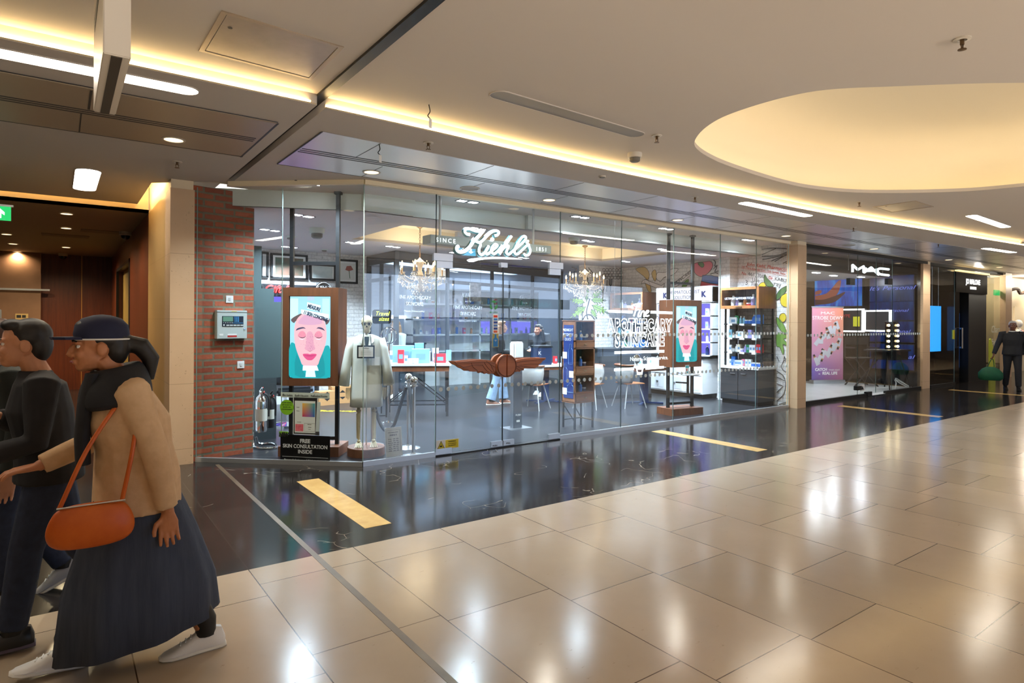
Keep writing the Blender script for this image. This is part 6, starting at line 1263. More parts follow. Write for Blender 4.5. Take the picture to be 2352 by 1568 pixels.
def lobed(mp, base, tip, w, m, parent, n=5):
    B_, T_ = Vector(base), Vector(tip); d = T_-B_; nn = Vector((-d.y, d.x)).normalized(); L, R = [], []
    for k in range(n):
        t0 = .12+.80*k/n; f_ = math.sin(math.pi*min(1, .25+.75*(k+.5)/n))*w
        for S_, sg in ((L, 1), (R, -1)): S_ += [tuple(B_+d*t0+nn*sg*f_*.35), tuple(B_+d*(t0+.16)+nn*sg*f_), tuple(B_+d*(t0+.13)+nn*sg*f_*.5)]
    o = shape(mp, [tuple(B_)]+L+[tuple(T_)]+R[::-1], m, 'leaf', sm=False, parent=parent); off = Vector((0, -.008, 0)) if mp(0, 0).x < 8.6 else Vector((-.008, 0, 0))
    MB().tube([mp(*B_)+off, mp(*T_)+off], .004, 4).out('leaf_vein', LN, o)
LEAFG = mat('mural_leaf_green', (132, 172, 66), .8)
for a_, t_, w_ in (((640, 1100), (870, 1110), 62), ((650, 1180), (915, 1310), 66), ((560, 1200), (310, 1385), 62), ((540, 1140), (300, 1090), 60), ((570, 1130), (585, 740), 34), ((650, 1060), (845, 920), 60), ((640, 1240), (725, 1385), 46), ((530, 1220), (380, 1250), 50), ((600, 1090), (480, 960), 40)): lobed(m3b, a_, t_, w_, LEAFG, mu3)
lines(m3b, [[(590, 1390), (570, 1280), (600, 1150), (620, 1080)], [(515, 1395), (560, 1330), (630, 1325), (690, 1390)]], .012, 'drawn_stem', mu3)
# ================================================================ SIGNS, DOOR HANDLES, CHANDELIERS, DECALS
mk = lambda Y, zx, zy, k: (lambda x, y: ony(zx+x/k, zy+y/k, Y))
# ---- script sign over the doors
SIGNG = mat('sign_metal', (150, 160, 158), .35, .6)
m5s = mk(.15, 880, 460, 5.227); a = m5s(575, 405); c_ = m5s(2030, 635)
ks = thing('script_sign', 'glowing white script shop sign on a metal bar above the doors', 'sign', ((a.x+c_.x)/2, .15, (a.z+c_.z)/2)); O = ks.location
zb0, zb1 = m5s(575, 510).z, m5s(575, 405).z
MB().b2((a.x-O.x, .02, zb0-O.z), (c_.x-O.x, .22, zb1-O.z)).out('bar', SIGNG, ks, bevel=.004)
zm = (zb0+zb1)/2-O.z
letters('bar_lettering', NEON, FRONT(0, .017, zm-.03), [('SINCE', m5s(765, 0).x-O.x, 0, .075, dict(spacing=1.5)), ('1851', m5s(1912, 0).x-O.x, 0, .075, dict(spacing=1.4))], ks)
for px in (742, 1870):
    x = m5s(px, 0).x-O.x; MB().cyl((x, .12, zb1-O.z), (x, .12, 3.15-O.z), .016, n=12).out('hanger_tube', STEEL, ks)
KS = [[(1040, 408), (1005, 405), (980, 375), (995, 345), (1035, 342), (1090, 362), (1150, 372), (1200, 360)], [(1205, 358), (1150, 425), (1085, 490), (1040, 555), (985, 605), (925, 620), (885, 600), (882, 568), (905, 552)],
      [(1105, 487), (1150, 505), (1190, 485), (1250, 425), (1310, 375), (1360, 365), (1388, 385), (1372, 415), (1338, 425)], [(1150, 498), (1168, 535), (1150, 590), (1158, 640), (1195, 648), (1240, 600), (1268, 548)],
      [(1268, 548), (1235, 600), (1232, 638), (1262, 640), (1310, 600), (1355, 565), (1370, 540), (1342, 528), (1305, 570), (1298, 620), (1335, 640), (1385, 600), (1430, 540)],
      [(1540, 430), (1490, 500), (1430, 590), (1395, 645)], [(1412, 610), (1470, 555), (1505, 548), (1490, 590), (1478, 630), (1508, 648), (1560, 605), (1640, 540), (1705, 475), (1708, 435), (1672, 440), (1620, 510), (1580, 590), (1582, 638), (1620, 640), (1680, 585), (1745, 522)],
      [(1745, 522), (1752, 560), (1765, 605), (1748, 650), (1705, 660), (1690, 638)], [(1742, 482), (1722, 518)]]
KW = [1, 1.35, 1, 1, .95, 1.1, .95, 1, .9]
HALO = mat('sign_halo_edge', (70, 130, 140), .4)
strokes('script_back', m5s, [([(x-6, y+6) for x, y in s], .019*w+.007) for s, w in zip(KS, KW)], .03, HALO, ks)
for c in COL.objects:
    if c.name == 'script_back': c.location.y = .02
strokes('script_letters', m5s, [(s, .0175*w) for s, w in zip(KS, KW)], .03, NEONH, ks)
b = MB(); b.sphere(m5s(1310, 468)-O, .026); b.out('dot', NEONH, ks, smooth=True)
UL = [m5s(x, y)-O for x, y in [(1018, 715), (1050, 700), (1150, 688), (1300, 678), (1450, 680), (1580, 690), (1675, 708), (1560, 706), (1400, 700), (1250, 704), (1140, 720), (1085, 738), (1040, 735)]]
MB().poly(UL, (0, .03, 0)).out('underline', NEONH, ks)
# ---- line sign on the window
m8 = mk(.07, 1260, 700, 5.228)
ns = thing('line_sign', 'white neon sign FINE APOTHECARY SKINCARE hanging inside the window', 'sign', tuple(m8(1100, 330))); O = ns.location
NF = mk(.07, 1260, 520, 6.533)
strokes('script_fine', NF, [[(1245, 1225), (1255, 1190), (1310, 1165), (1400, 1155)], [(1335, 1165), (1310, 1250), (1280, 1345)], [(1270, 1225), (1240, 1200)], [(1305, 1255), (1350, 1245)], [(1375, 1255), (1350, 1310), (1345, 1350), (1370, 1345)], [(1375, 1350), (1400, 1285), (1430, 1270), (1435, 1310), (1430, 1350), (1455, 1340)], [(1450, 1320), (1490, 1290), (1500, 1265), (1475, 1265), (1455, 1310), (1470, 1345), (1505, 1335)]], .011, NEONH, ns)
def outl(s, xa, xb, ytop, ybot, name):
    p, q, r_ = m8(xa, ybot), m8(xb, ybot), m8(xa, ytop); hcap = r_.z-p.z; me = txt_mesh(s, hcap/.70, tube=.0055, align='LEFT', bold=.014, res=3, spacing=1.28); xs = [v.co.x for v in me.vertices]; w = max(xs)-min(xs)
    b = MB(); b.add_mesh(me, FRONT(p.x-O.x, 0, p.z-O.z) @ Matrix.Diagonal(((q.x-p.x)/w, 1, 1, 1)) @ Matrix.Translation((-min(xs), 0, 0))); bpy.data.meshes.remove(me); b.out(name, NEONH, ns)
outl('APOTHECARY', 700, 1485, 170, 318, 'outlined_letters'); outl('SKINCARE', 797, 1390, 348, 498, 'outlined_letters_lower')
for nm, a, c_ in (('bar_upper_left', (720, 68), (1008, 78)), ('bar_upper_left', (722, 84), (1006, 94)), ('bar_upper_right', (1228, 78), (1482, 88)), ('bar_upper_right', (1228, 95), (1482, 104)), ('bar_middle', (795, 565), (1385, 548)), ('bar_middle', (795, 582), (1385, 565)), ('bar_lower_left', (790, 772), (1022, 758)), ('bar_lower_left', (790, 788), (1022, 774)), ('bar_lower_right', (1168, 755), (1380, 740)), ('bar_lower_right', (1168, 770), (1380, 755))):
    b = MB(); b.tube([m8(*a)-O, m8(*c_)-O], .0095, 8); b.out(nm, NEONH, ns)
p, q = m8(930, 675), m8(1475, 675); letters('tagline', NEON, FRONT((p.x+q.x)/2-O.x, -.002, p.z-O.z), [('Nature. Science. Service.', 0, 0, .088, dict(sx=.98))], ns)
strokes('mortar_outline', m8, [[(1050, 742), (1140, 742)], [(1050, 742), (1058, 770), (1132, 770), (1140, 742)], [(1060, 775), (1068, 815), (1072, 832)], [(1128, 775), (1122, 812), (1120, 832)], [(1066, 832), (1124, 830)], [(1072, 815), (1118, 815)], [(1108, 740), (1125, 705), (1138, 712), (1128, 740)]], .009, NEONH, ns, sm=False)
b = MB()
for x in (-.55, .6): b.cyl((x, 0, .4), (x, 0, 3.1-O.z), .003, n=6)
b.out('hanging_wires', STEEL, ns)
# ---- winged door handles
m6s = mk(-.06, 880, 700, 4.355)
WL_ = [(705, 565), (730, 592), (775, 612), (800, 632), (835, 645), (860, 665), (905, 666), (985, 662), (1002, 690), (1030, 680), (1052, 692), (1075, 682), (1092, 690), (1112, 672), (1118, 580), (1080, 558), (1030, 548), (950, 546), (850, 556), (770, 565)]
WR_ = [(1288, 568), (1330, 545), (1400, 534), (1500, 530), (1620, 528), (1610, 548), (1585, 560), (1572, 580), (1552, 592), (1545, 612), (1525, 622), (1510, 634), (1400, 634), (1395, 655), (1368, 652), (1358, 672), (1335, 662), (1322, 672), (1300, 655), (1290, 630)]
cc = m6s(1205, 608); rr0 = (m6s(1300, 608).x-m6s(1110, 608).x)/2
for side, pts, par, lab in ((-1, WL_, dl, 'left'), (1, WR_, dr, 'right')):
    hx = bpy.data.objects.new('winged_handle', None); COL.objects.link(hx); hx.parent = par
    for yy in (-.085, .05):
        w = MB().poly([Vector((p.x, yy, p.z)) for p in [m6s(x, y) for x, y in pts]], (0, .028, 0)).out('wing', TEAK, hx, bevel=.004)
        gb = MB()
        if yy < 0:
            L0 = pts[0] if side < 0 else pts[4]
            fs_ = ([[(730, 575), (880, 575), (1000, 570), (1110, 580)], [(790, 622), (900, 600), (985, 600)], [(870, 575), (890, 620), (935, 655)], [(985, 600), (1010, 640), (1050, 675)], [(1020, 560), (1070, 600), (1108, 620)], [(1000, 575), (1030, 620), (1080, 670)], [(1060, 590), (1085, 640), (1100, 670)]] if side < 0 else [[(1600, 540), (1500, 552), (1400, 560), (1300, 580)], [(1560, 590), (1450, 590), (1350, 600)], [(1500, 630), (1420, 615), (1330, 610)], [(1395, 645), (1350, 625), (1305, 605)], [(1360, 660), (1330, 635), (1300, 620)]])
            for s in fs_: gb.tube(spl([Vector((m6s(x, y).x, yy-.001, m6s(x, y).z)) for x, y in s], 4), .0028, 5)
            gb.out('feather_lines', mat('carved_line', (92, 48, 28), .6), w)
        hd = []
        for k in range(17):
            an = math.pi/2 + side*(-1)*math.pi*k/16
            hd.append(Vector((1.868+side*.006+side*rr0*abs(math.cos(an)), yy-.015, cc.z+rr0*math.sin(an))))
        dsc = MB().poly(hd, (0, .04, 0)).out('half_disc', TEAK, hx, bevel=.004)
        if yy < 0: MB().tube([Vector((1.868+side*.01+(v.x-1.868)*.86, yy-.016, cc.z+(v.z-cc.z)*.86)) for v in hd], .006, 6).out('disc_rim', mat('carved_line', (92, 48, 28), .6), dsc)
    MB().cyl((1.868+side*.07, -.06, cc.z), (1.868+side*.07, .06, cc.z), .012, n=10).out('through_bolt', STEEL, hx)
# ---- chandeliers
CRYS = mat('crystal', (240, 232, 220), .05, 0.0, spec=.9); FLAME = mat('candle_bulb', (255, 220, 160), .4, emit=14, ecol=(255, 208, 140)); CANDLE = mat('candle_sleeve', (232, 196, 156), .5)
def chandelier(x, y, z, label, R=.38):
    th = thing('chandelier', label, 'chandelier', (x, y, z), 0, 'crystal chandeliers'); top = 3.22-z
    b = MB(); n = int((top-.28)/.045)
    for k in range(n):
        zz = .30+k*.045; r = .014
        if k % 2: b.tube([(r*math.cos(a*math.pi/4), 0, zz+.026*math.sin(a*math.pi/4)) for a in range(8)], .004, 5, closed=True)
        else: b.tube([(0, r*math.cos(a*math.pi/4), zz+.026*math.sin(a*math.pi/4)) for a in range(8)], .004, 5, closed=True)
    b.out('chain', mat('chain_bronze', (120, 92, 66), .4, .8), th); MB().lathe([(.06, top), (.06, top-.02), (.01, top-.05)]).out('ceiling_rose', BRASS, th)
    MB().lathe([(.0, -.30), (.03, -.28), (.05, -.22), (.02, -.12), (.05, -.05), (.07, 0), (.03, .08), (.045, .16), (.09, .22), (.02, .28), (.01, .30)], n=14).out('crystal_stem', CRYS, th, smooth=True)
    b = MB()
    for k in range(10):
        an = 2*math.pi*k/10+.2; u = Vector((math.cos(an), math.sin(an), 0)); rad = R if k % 2 else R*.78; zz = .0 if k % 2 else .06
        MB().tube(spl([u*.04+Vector((0, 0, -.05)), u*rad*.5+Vector((0, 0, -.13+zz)), u*rad+Vector((0, 0, -.03+zz))], 5), .008, 6).out('arm', CRYS, th, smooth=True)
        MB().lathe([(.01, -.04+zz), (.05, -.02+zz), (.055, -.01+zz), (.015, -.005+zz)], u*rad, n=12).out('drip_pan', CRYS, th)
        cd = MB().lathe([(.012, zz), (.012, zz+.10), (0, zz+.10)], u*rad, n=10).out('candle', CANDLE, th); MB().lathe([(.006, zz+.10), (.017, zz+.125), (.012, zz+.15), (0, zz+.185)], u*rad, n=10).out('flame_bulb', FLAME, cd, smooth=True)
        for j in range(5):
            a2 = 2*math.pi*j/5; c0 = u*rad+Vector((.05*math.cos(a2), .05*math.sin(a2), -.05+zz))
            for q in range(3): b.sphere(c0+Vector((0, 0, -.028*q)), (.010, .010, .013), 5, 3)
    rr_ = random.Random(int(x*10))
    for i in range(150):
        a2 = rr_.uniform(0, 6.283); r = R*math.sqrt(rr_.random())*.95; zz = -.10-.22*(1-(r/R)**2)*rr_.uniform(.5, 1.1); b.sphere((r*math.cos(a2), r*math.sin(a2), zz), (.011, .011, .016), 5, 3)
    for i in range(50):
        a2 = rr_.uniform(0, 6.283); r = .11*rr_.random()+.02; b.sphere((r*math.cos(a2), r*math.sin(a2), rr_.uniform(.14, .26)), (.010, .010, .014), 5, 3)
    o = b.out('crystal_drops', CRYS, th); o['kind'] = 'stuff'
    l = bpy.data.lights.new('candle_light', 'POINT'); l.energy = 9; l.color = (1, .80, .55); l.shadow_soft_size = .25
    lo = bpy.data.objects.new('candle_light', l); COL.objects.link(lo); lo.parent = th; lo.location = (0, 0, .34)
chandelier(2.24, 2.99, 2.38, 'crystal chandelier with candle bulbs left of the script sign'); chandelier(6.3, 3.3, 2.42, 'crystal chandelier with candle bulbs right of the doors', .42)
# ---- hanging exit sign in the shop
v = ony(1050, 565, 1.6); q = ony(1092, 588, 1.6); ex = thing('exit_sign', 'blue green exit sign with an arrow hanging behind the script sign', 'exit sign', ((v.x+q.x)/2, 1.6, q.z)); w = (q.x-v.x)/2; h = v.z-q.z
EXB = mat('exit_teal', (20, 160, 180), .4, emit=.7, ecol=(20, 150, 190)); MB().b2((-w, -.01, 0), (w, .01, h)).out('panel', EXB, ex); MB().poly([(w*.45, -.012, .03), (w*.75, -.012, h*.45), (w*.55, -.012, h*.45), (w*.55, -.012, h*.85), (w*.35, -.012, h*.85), (w*.35, -.012, h*.45), (w*.15, -.012, h*.45)]).out('arrow', SIGNW, ex)
b = MB(); b.sphere((-w*.35, -.012, h*.78), (.018, .004, .018), 8, 5); b.tube([(-w*.4, -.012, h*.65), (-w*.5, -.012, h*.4), (-w*.25, -.012, h*.2)], .012, 5); b.tube([(-w*.5, -.012, h*.4), (-w*.75, -.012, h*.2)], .012, 5); b.tube([(-w*.65, -.012, h*.6), (-w*.15, -.012, h*.55)], .010, 5); b.out('running_figure', SIGNW, ex)
MB().b2((-w*1.1, -.04, 2.88-q.z), (w*1.1, .04, ZS-q.z)).out('light_box', WLAC, ex)
for s in (-1, 1): MB().cyl((s*w*.7, 0, h), (s*w*.7, 0, 2.9-q.z), .003, n=6).out('cord', STEEL, ex)
v = ony(1092, 692, 3.9); th = thing('hanging_poster', 'black and white photo poster hanging behind the left door', 'poster', (v.x, 3.9, v.z)); MB().b2((-.13, -.004, 0), (.13, .004, .36)).out('print', make_noisy('poster_photo', (26, 32, 42), (206, 212, 220), 7, .5, stretch=(1, 1, 2)), th)
for s in (-1, 1): MB().cyl((s*.12, 0, .36), (s*.12, 0, ZS-v.z), .002, n=6).out('cord', DARK, th)
# smoke heads, sprinklers in the shop
for i, (px, py) in enumerate(((728, 524), (745, 572), (668, 542), (1318, 546))):
    v = onz(px, py, ZS); smoke(v.x, v.y, ZS, ['white round detector on the shop ceiling between the left posts', 'small detector on the shop ceiling above the framed pictures', 'detector on the shop ceiling left of the first post', 'grey detector on the shop ceiling above the right chandelier'][i], [.11, .06, .08, .09][i], [.13, .04, .05, .09][i], (206, 214, 208))
# ---- decals on the glass
dot_row(.97, 8.4, 72, -.0087, .79, .026, 'low row of frosted dots along the shop glass and doors'); dot_row(2.9, 8.4, 54, -.0087, 1.41, .026, 'upper row of frosted dots along the right shop glass')
GL = -.0075
def gplate(name, label, a, c_, cat, m, Y=GL):
    p = ony(a[0], a[1], Y); q = ony(c_[0], c_[1], Y); th = thing(name, label, cat, (p.x, Y, q.z)); w, h = q.x-p.x, p.z-q.z
    MB().b2((0, -.001, 0), (w, 0, h)).out('sheet', m, th); return th, w, h
th, w, h = gplate('warning_sticker', 'white and yellow camera warning sticker low on the left door', (1002, 1012), (1054, 1027), 'sticker', PAPER)
MB().b2((w*.4, -.0018, h*.06), (w*.97, -.001, h*.94)).out('yellow_field', mat('sticker_yellow', (226, 206, 50), .5), th); MB().poly([(w*.05, -.002, h*.1), (w*.36, -.002, h*.1), (w*.205, -.002, h*.9)]).out('triangle', mat('sticker_yellow', (226, 206, 50), .5), th)
b = MB(); b.tube([(w*.05, -.0025, h*.1), (w*.36, -.0025, h*.1), (w*.205, -.0025, h*.9)], .004, 4, closed=True); b.b2((w*.15, -.003, h*.28), (w*.25, -.0022, h*.42)); b.out('camera_symbol', INK, th); letters('lettering', INK, FRONT(w*.69, -.0025, h*.3), [('WARNING', 0, h*.4, .022), ('CCTV IN OPERATION', 0, h*.18, .012), ('FOR YOUR SAFETY', 0, 0, .012)], th)
th, w, h = gplate('card_sticker', 'narrow strip of payment card symbols on the left door edge', (1132, 721), (1144, 765), 'sticker', PAPER)
for k, cl in enumerate(((220, 60, 40), (60, 140, 220), (40, 70, 150), (90, 130, 200), (30, 60, 140), (210, 90, 50))): MB().b2((w*.15, -.002, h*(.83-k*.16)), (w*.85, -.001, h*(.94-k*.16))).out('card_mark', mat('card%d' % k, cl, .5), th)
th, w, h = gplate('bottle_sticker', 'blue bottle shaped wireless sticker on the left door edge', (1131, 766), (1145, 797), 'sticker', mat('sticker_gold', (170, 160, 90), .5))
MB().poly([(w*.12, -.002, h*.04), (w*.88, -.002, h*.04), (w*.88, -.002, h*.6), (w*.65, -.002, h*.72), (w*.65, -.002, h*.95), (w*.35, -.002, h*.95), (w*.35, -.002, h*.72), (w*.12, -.002, h*.6)]).out('bottle', mat('sticker_blue', (30, 120, 190), .5), th)
b = MB()
for k in range(3): b.tube([(w*.5+.008*(k+1)*math.cos(math.radians(45+a*15)), -.003, h*.4+.008*(k+1)*math.sin(math.radians(45+a*15))) for a in range(7)], .0012, 4)
b.out('wave_mark', PAPER, th)
v = ony(1134, 701, GL); th = thing('recycle_sticker', 'green recycling sticker on the left door above the card strip', 'sticker', (v.x, GL, v.z)); b = MB()
for k in range(3):
    a0 = math.radians(90+120*k); b.poly([(.06*math.cos(a0+t_)*s, -.001, .06*math.sin(a0+t_)*s) for t_, s in ((-.7, 1), (0, 1.1), (.5, 1), (.75, .8), (.4, .6), (0, .62), (-.7, .55))])
b.out('arrows', mat('recycle_green', (60, 150, 80), .5), th); letters('lettering', mat('recycle_green', (60, 150, 80), .5), FRONT(0, -.001, -.1), [('RECYCLE', 0, 0, .03)], th)
for i, (px, py, t_) in enumerate(((1137, 1023, 'PUSH'), (1168, 1017, 'PULL'))):
    v = ony(px, py, -.02); o = letters('lock_label', INK, FRONT(v.x, -.0195, v.z-.012), [(t_, 0, 0, .03)]); tag(o, 'small black lettering on the %s lower door fitting' % ['left', 'right'][i], 'label')
# opening hours card
v = onz(883, 1057, 0); th = thing('opening_hours_card', 'white opening hours card standing inside the glass left of the doors', 'card', (.30, .045, .055), 0); w, h = .205, .33
MB().poly([(0, 0, 0), (w, 0, 0), (w-.012, .02, h), (-.012, .02, h)], (0, .006, 0)).out('card', PAPER, th); MT = frame_m((w/2-.006, -.0006, 0), (1, 0, 0), (-.036, .06, 1))
b = MB(); b.tube([MT @ Vector((x, y, .001)) for x, y in ((-w*.42, .06), (w*.42, .06), (w*.42, h-.03), (-w*.42, h-.03))], .0012, 4, closed=True); b.out('border', SI, th)
letters('lettering', SI, MT, [('STORE OPENING HOURS', 0, h-.06, .011), ("KIEHL'S", 0, h-.095, .026, dict(shear=.3))]+[('%-10s %s' % (d, t_), 0, h-.135-.022*k, .013) for k, (d, t_) in enumerate((('Monday', '10:00 - 20:00'), ('Tuesday', '10:00 - 20:00'), ('Wednesday', '10:00 - 20:00'), ('Thursday', '10:00 - 20:00'), ('Friday', '10:00 - 20:00'), ('Saturday', '10:00 - 20:00'), ('Sunday', '12:00 - 18:00')))], th)
# poster group on the chamfered window
cd_ = Vector((.675, -.705, 0)).normalized(); nrm = Vector((cd_.y, -cd_.x, 0))
if nrm.y > 0: nrm = -nrm
def onch(px, py):
    d = _ray(px, py); t_ = (nrm*.0075-CAM).dot(nrm)/d.dot(nrm); return CAM+d*t_
def ch_frame(px, py): p = onch(px, py); return p, frame_m(p, cd_, (0, 0, 1))
def ch_rect(name, label, a, c_, cat, m):
    p = onch(a[0], c_[1]); q = onch(c_[0], c_[1]); r_ = onch(a[0], a[1]); w = (q-p).dot(cd_); h = r_.z-p.z; th = thing(name, label, cat, p, math.atan2(cd_.y, cd_.x)); MB().b2((0, -.0012, 0), (w, 0, h)).out('sheet', m, th); return th, w, h
th, w, h = ch_rect('window_poster', 'black free skin consultation poster at the bottom of the corner window', (644, 997), (758, 1061), 'poster', mat('poster_black', (10, 11, 12), .35))
letters('lettering', mat('poster_silver', (206, 214, 218), .5), FRONT(w/2, -.002, 0), [('FREE', 0, h*.73, h*.19, dict(bold=.002)), ('SKIN CONSULTATION', 0, h*.54, h*.185, dict(sx=.92, bold=.001)), ('INSIDE', 0, h*.35, h*.185, dict(bold=.001)), ('Measures skin barrier strength & hydration in minutes!', 0, h*.07, h*.11, dict(sx=.66))], th); MB().b2((w*.04, -.002, h*.215), (w*.96, -.0012, h*.225)).out('rule', mat('poster_silver', (206, 214, 218), .5), th)
th, w, h = ch_rect('window_poster', 'tablet picture with rainbow square on the corner window above the black poster', (673, 911), (730, 997), 'poster', mat('tablet_white', (206, 214, 214), .5))
MB().b2((w*.03, -.002, h*.02), (w*.97, -.0013, h*.985)).out('tablet_edge', INK, th); MB().b2((w*.07, -.0028, h*.05), (w*.90, -.0021, h*.90)).out('tablet_screen', mat('tablet_screen', (214, 226, 226), .4), th)
gm = mat('rainbow_print', (200, 120, 160), .5); t = NT(gm); o_ = t.xyz(t.coord()); gx = t.math('DIVIDE', t.math('SUBTRACT', o_[0], w*.38), w*.5); gz = t.math('DIVIDE', t.math('SUBTRACT', o_[2], h*.48), h*.36)
t.link(t.mix(gz, t.mix(gx, lin((196, 40, 90)), lin((20, 110, 190))), t.mix(gx, lin((236, 190, 60)), lin((30, 160, 170)))), t.b.inputs['Base Color']); MB().b2((w*.38, -.0035, h*.48), (w*.88, -.0029, h*.84)).out('rainbow_square', gm, th)
MB().b2((w*.10, -.0035, h*.09), (w*.42, -.0029, h*.28)).out('pink_swatch', make_noisy('pink_swatch', (226, 130, 140), (206, 90, 110), 30, .5), th); b = MB(); b.tube([(x, -.003, z) for x, z in ((w*.46, h*.09), (w*.88, h*.09), (w*.88, h*.31), (w*.46, h*.31))], .001, 4, closed=True); b.out('result_box', INK, th)
letters('lettering', INK, FRONT(0, -.0036, 0), [('Skin Score', w*.67, h*.27, h*.026), ('Hydration', w*.68, h*.2, h*.022), ('Barrier', w*.68, h*.14, h*.022), ('Analysis', w*.2, h*.72, h*.026), ('Moisture', w*.2, h*.62, h*.026), ('Your routine', w*.25, h*.33, h*.022)], th)
dv = MB(); dv.poly([(w*.92, -.006, h*.09), (w*1.06, -.006, h*.09), (w*1.11, -.006, h*.88), (w*.97, -.006, h*.88)], (0, .004, 0)); dv.out('device_tube', mat('device_pale', (186, 204, 208), .35), th); MB().b2((w*.91, -.007, h*.0), (w*1.07, -.003, h*.1)).out('device_cap', STEEL, th)
th, w, h = ch_rect('window_strip', 'pale strip reading skin analysis, expert education and routine on the corner window', (645, 900), (757, 912), 'sticker', mat('strip_mint', (186, 204, 200), .5)); letters('lettering', INK, FRONT(w/2, -.002, h*.25), [('Skin Analysis    Expert Education    Personalised Routine', 0, 0, h*.56, dict(sx=.72))], th)
b = MB()
for fx in (.045, .36, .68): b.tube([(w*fx-.008, -.002, h*.5), (w*fx-.002, -.002, h*.3), (w*fx+.01, -.002, h*.75)], .0016, 4)
b.out('ticks', INK, th)
p, M_ = ch_frame(659, 935); th = thing('round_sticker', 'lime green round appointment sticker on the corner window', 'sticker', p, math.atan2(cd_.y, cd_.x)); rad_ = (onch(675, 935)-onch(643, 935)).dot(cd_)/2; MB().cyl((0, -.0015, 0), (0, 0, 0), rad_, n=36).out('disc', mat('sticker_lime', (126, 190, 40), .5), th)
letters('lettering', INK, FRONT(0, -.002, 0), [('COME INSIDE', 0, .045, .02), ('OR SCAN TO', 0, .02, .02), ('BOOK AN', 0, -.005, .02), ('APPOINTMENT', 0, -.03, .02)], th)
th, w, h = ch_rect('new_sticker', 'green NEW tag at the top left of the black poster', (641, 990), (662, 1003), 'sticker', mat('sticker_lime', (126, 190, 40), .5)); letters('lettering', INK, FRONT(w/2, -.002, h*.14), [('NEW', 0, 0, h*.95, dict(sx=.8, bold=.004, shear=.2))], th)
v = onz(766, 945, .004); o = letters('floor_decal', mat('decal_yellow', (226, 200, 40), .5), frame_m((v.x, v.y, .006), (.8, -.6, 0), (.6, .8, 0)), [('This way', 0, 0, .22, dict(shear=.3))]); tag(o, 'yellow script decal on the dark shop floor behind the left stand', 'decal')
# ================================================================ PEOPLE
def remeshed(b, name, m, parent, vox=.006, it=3):
    me0 = bpy.data.meshes.new('r'); bmesh.ops.recalc_face_normals(b.bm, faces=b.bm.faces); b.bm.to_mesh(me0); b.bm.free()
    o = bpy.data.objects.new('r', me0); COL.objects.link(o)
    r = o.modifiers.new('r', 'REMESH'); r.mode = 'VOXEL'; r.voxel_size = vox; s = o.modifiers.new('s', 'SMOOTH'); s.factor = .5; s.iterations = it
    bpy.context.view_layer.update()
    me = bpy.data.meshes.new_from_object(o.evaluated_get(bpy.context.evaluated_depsgraph_get())); bpy.data.objects.remove(o); bpy.data.meshes.remove(me0)
    me.name = name; me.materials.clear(); me.materials.append(m)
    for p in me.polygons: p.use_smooth = True
    o = bpy.data.objects.new(name, me); COL.objects.link(o); o.parent = parent; return o
V = Vector
def ell(c, rx, ry, z, n=20, rz=0.0):
    return [V((c[0]+rx*math.cos(2*math.pi*k/n), c[1]+ry*math.sin(2*math.pi*k/n), z)) for k in range(n)]
def hand_mesh(b, w, d, n, curl=.5, flip=1):
    w, d, n = V(w), V(d).normalized(), V(n).normalized(); s = d.cross(n).normalized()*flip
    def ringp(c, a, t): return [c + s*(a*math.cos(2*math.pi*k/12)) + n*(t*math.sin(2*math.pi*k/12)) for k in range(12)]
    b.loft([ringp(w-d*.03, .024, .020), ringp(w+d*.01, .028, .019), ringp(w+d*.05, .042, .016), ringp(w+d*.088, .042, .013), ringp(w+d*.098, .034, .009)])
    for i, L in enumerate((.068, .078, .072, .056)):
        p = w+d*.088+s*((i-1.5)*.0215); pts = [p-d*.012]; a = curl*.5; spread = (i-1.5)*.06
        for f_ in (.42, .33, .27):
            dd = (d*math.cos(a)-n*math.sin(a)+s*spread).normalized(); p = p+dd*(L*f_); pts.append(p); a += curl*.9
        b.tube(pts, [.0095, .0088, .0082, .0068], 8)
    p = w+d*.028-s*.026; b.tube([p+s*.01, p+d*.022-s*.024-n*.010, p+d*.05-s*.034-n*.020, p+d*.07-s*.034-n*.026], [.013, .012, .010, .008], 8)
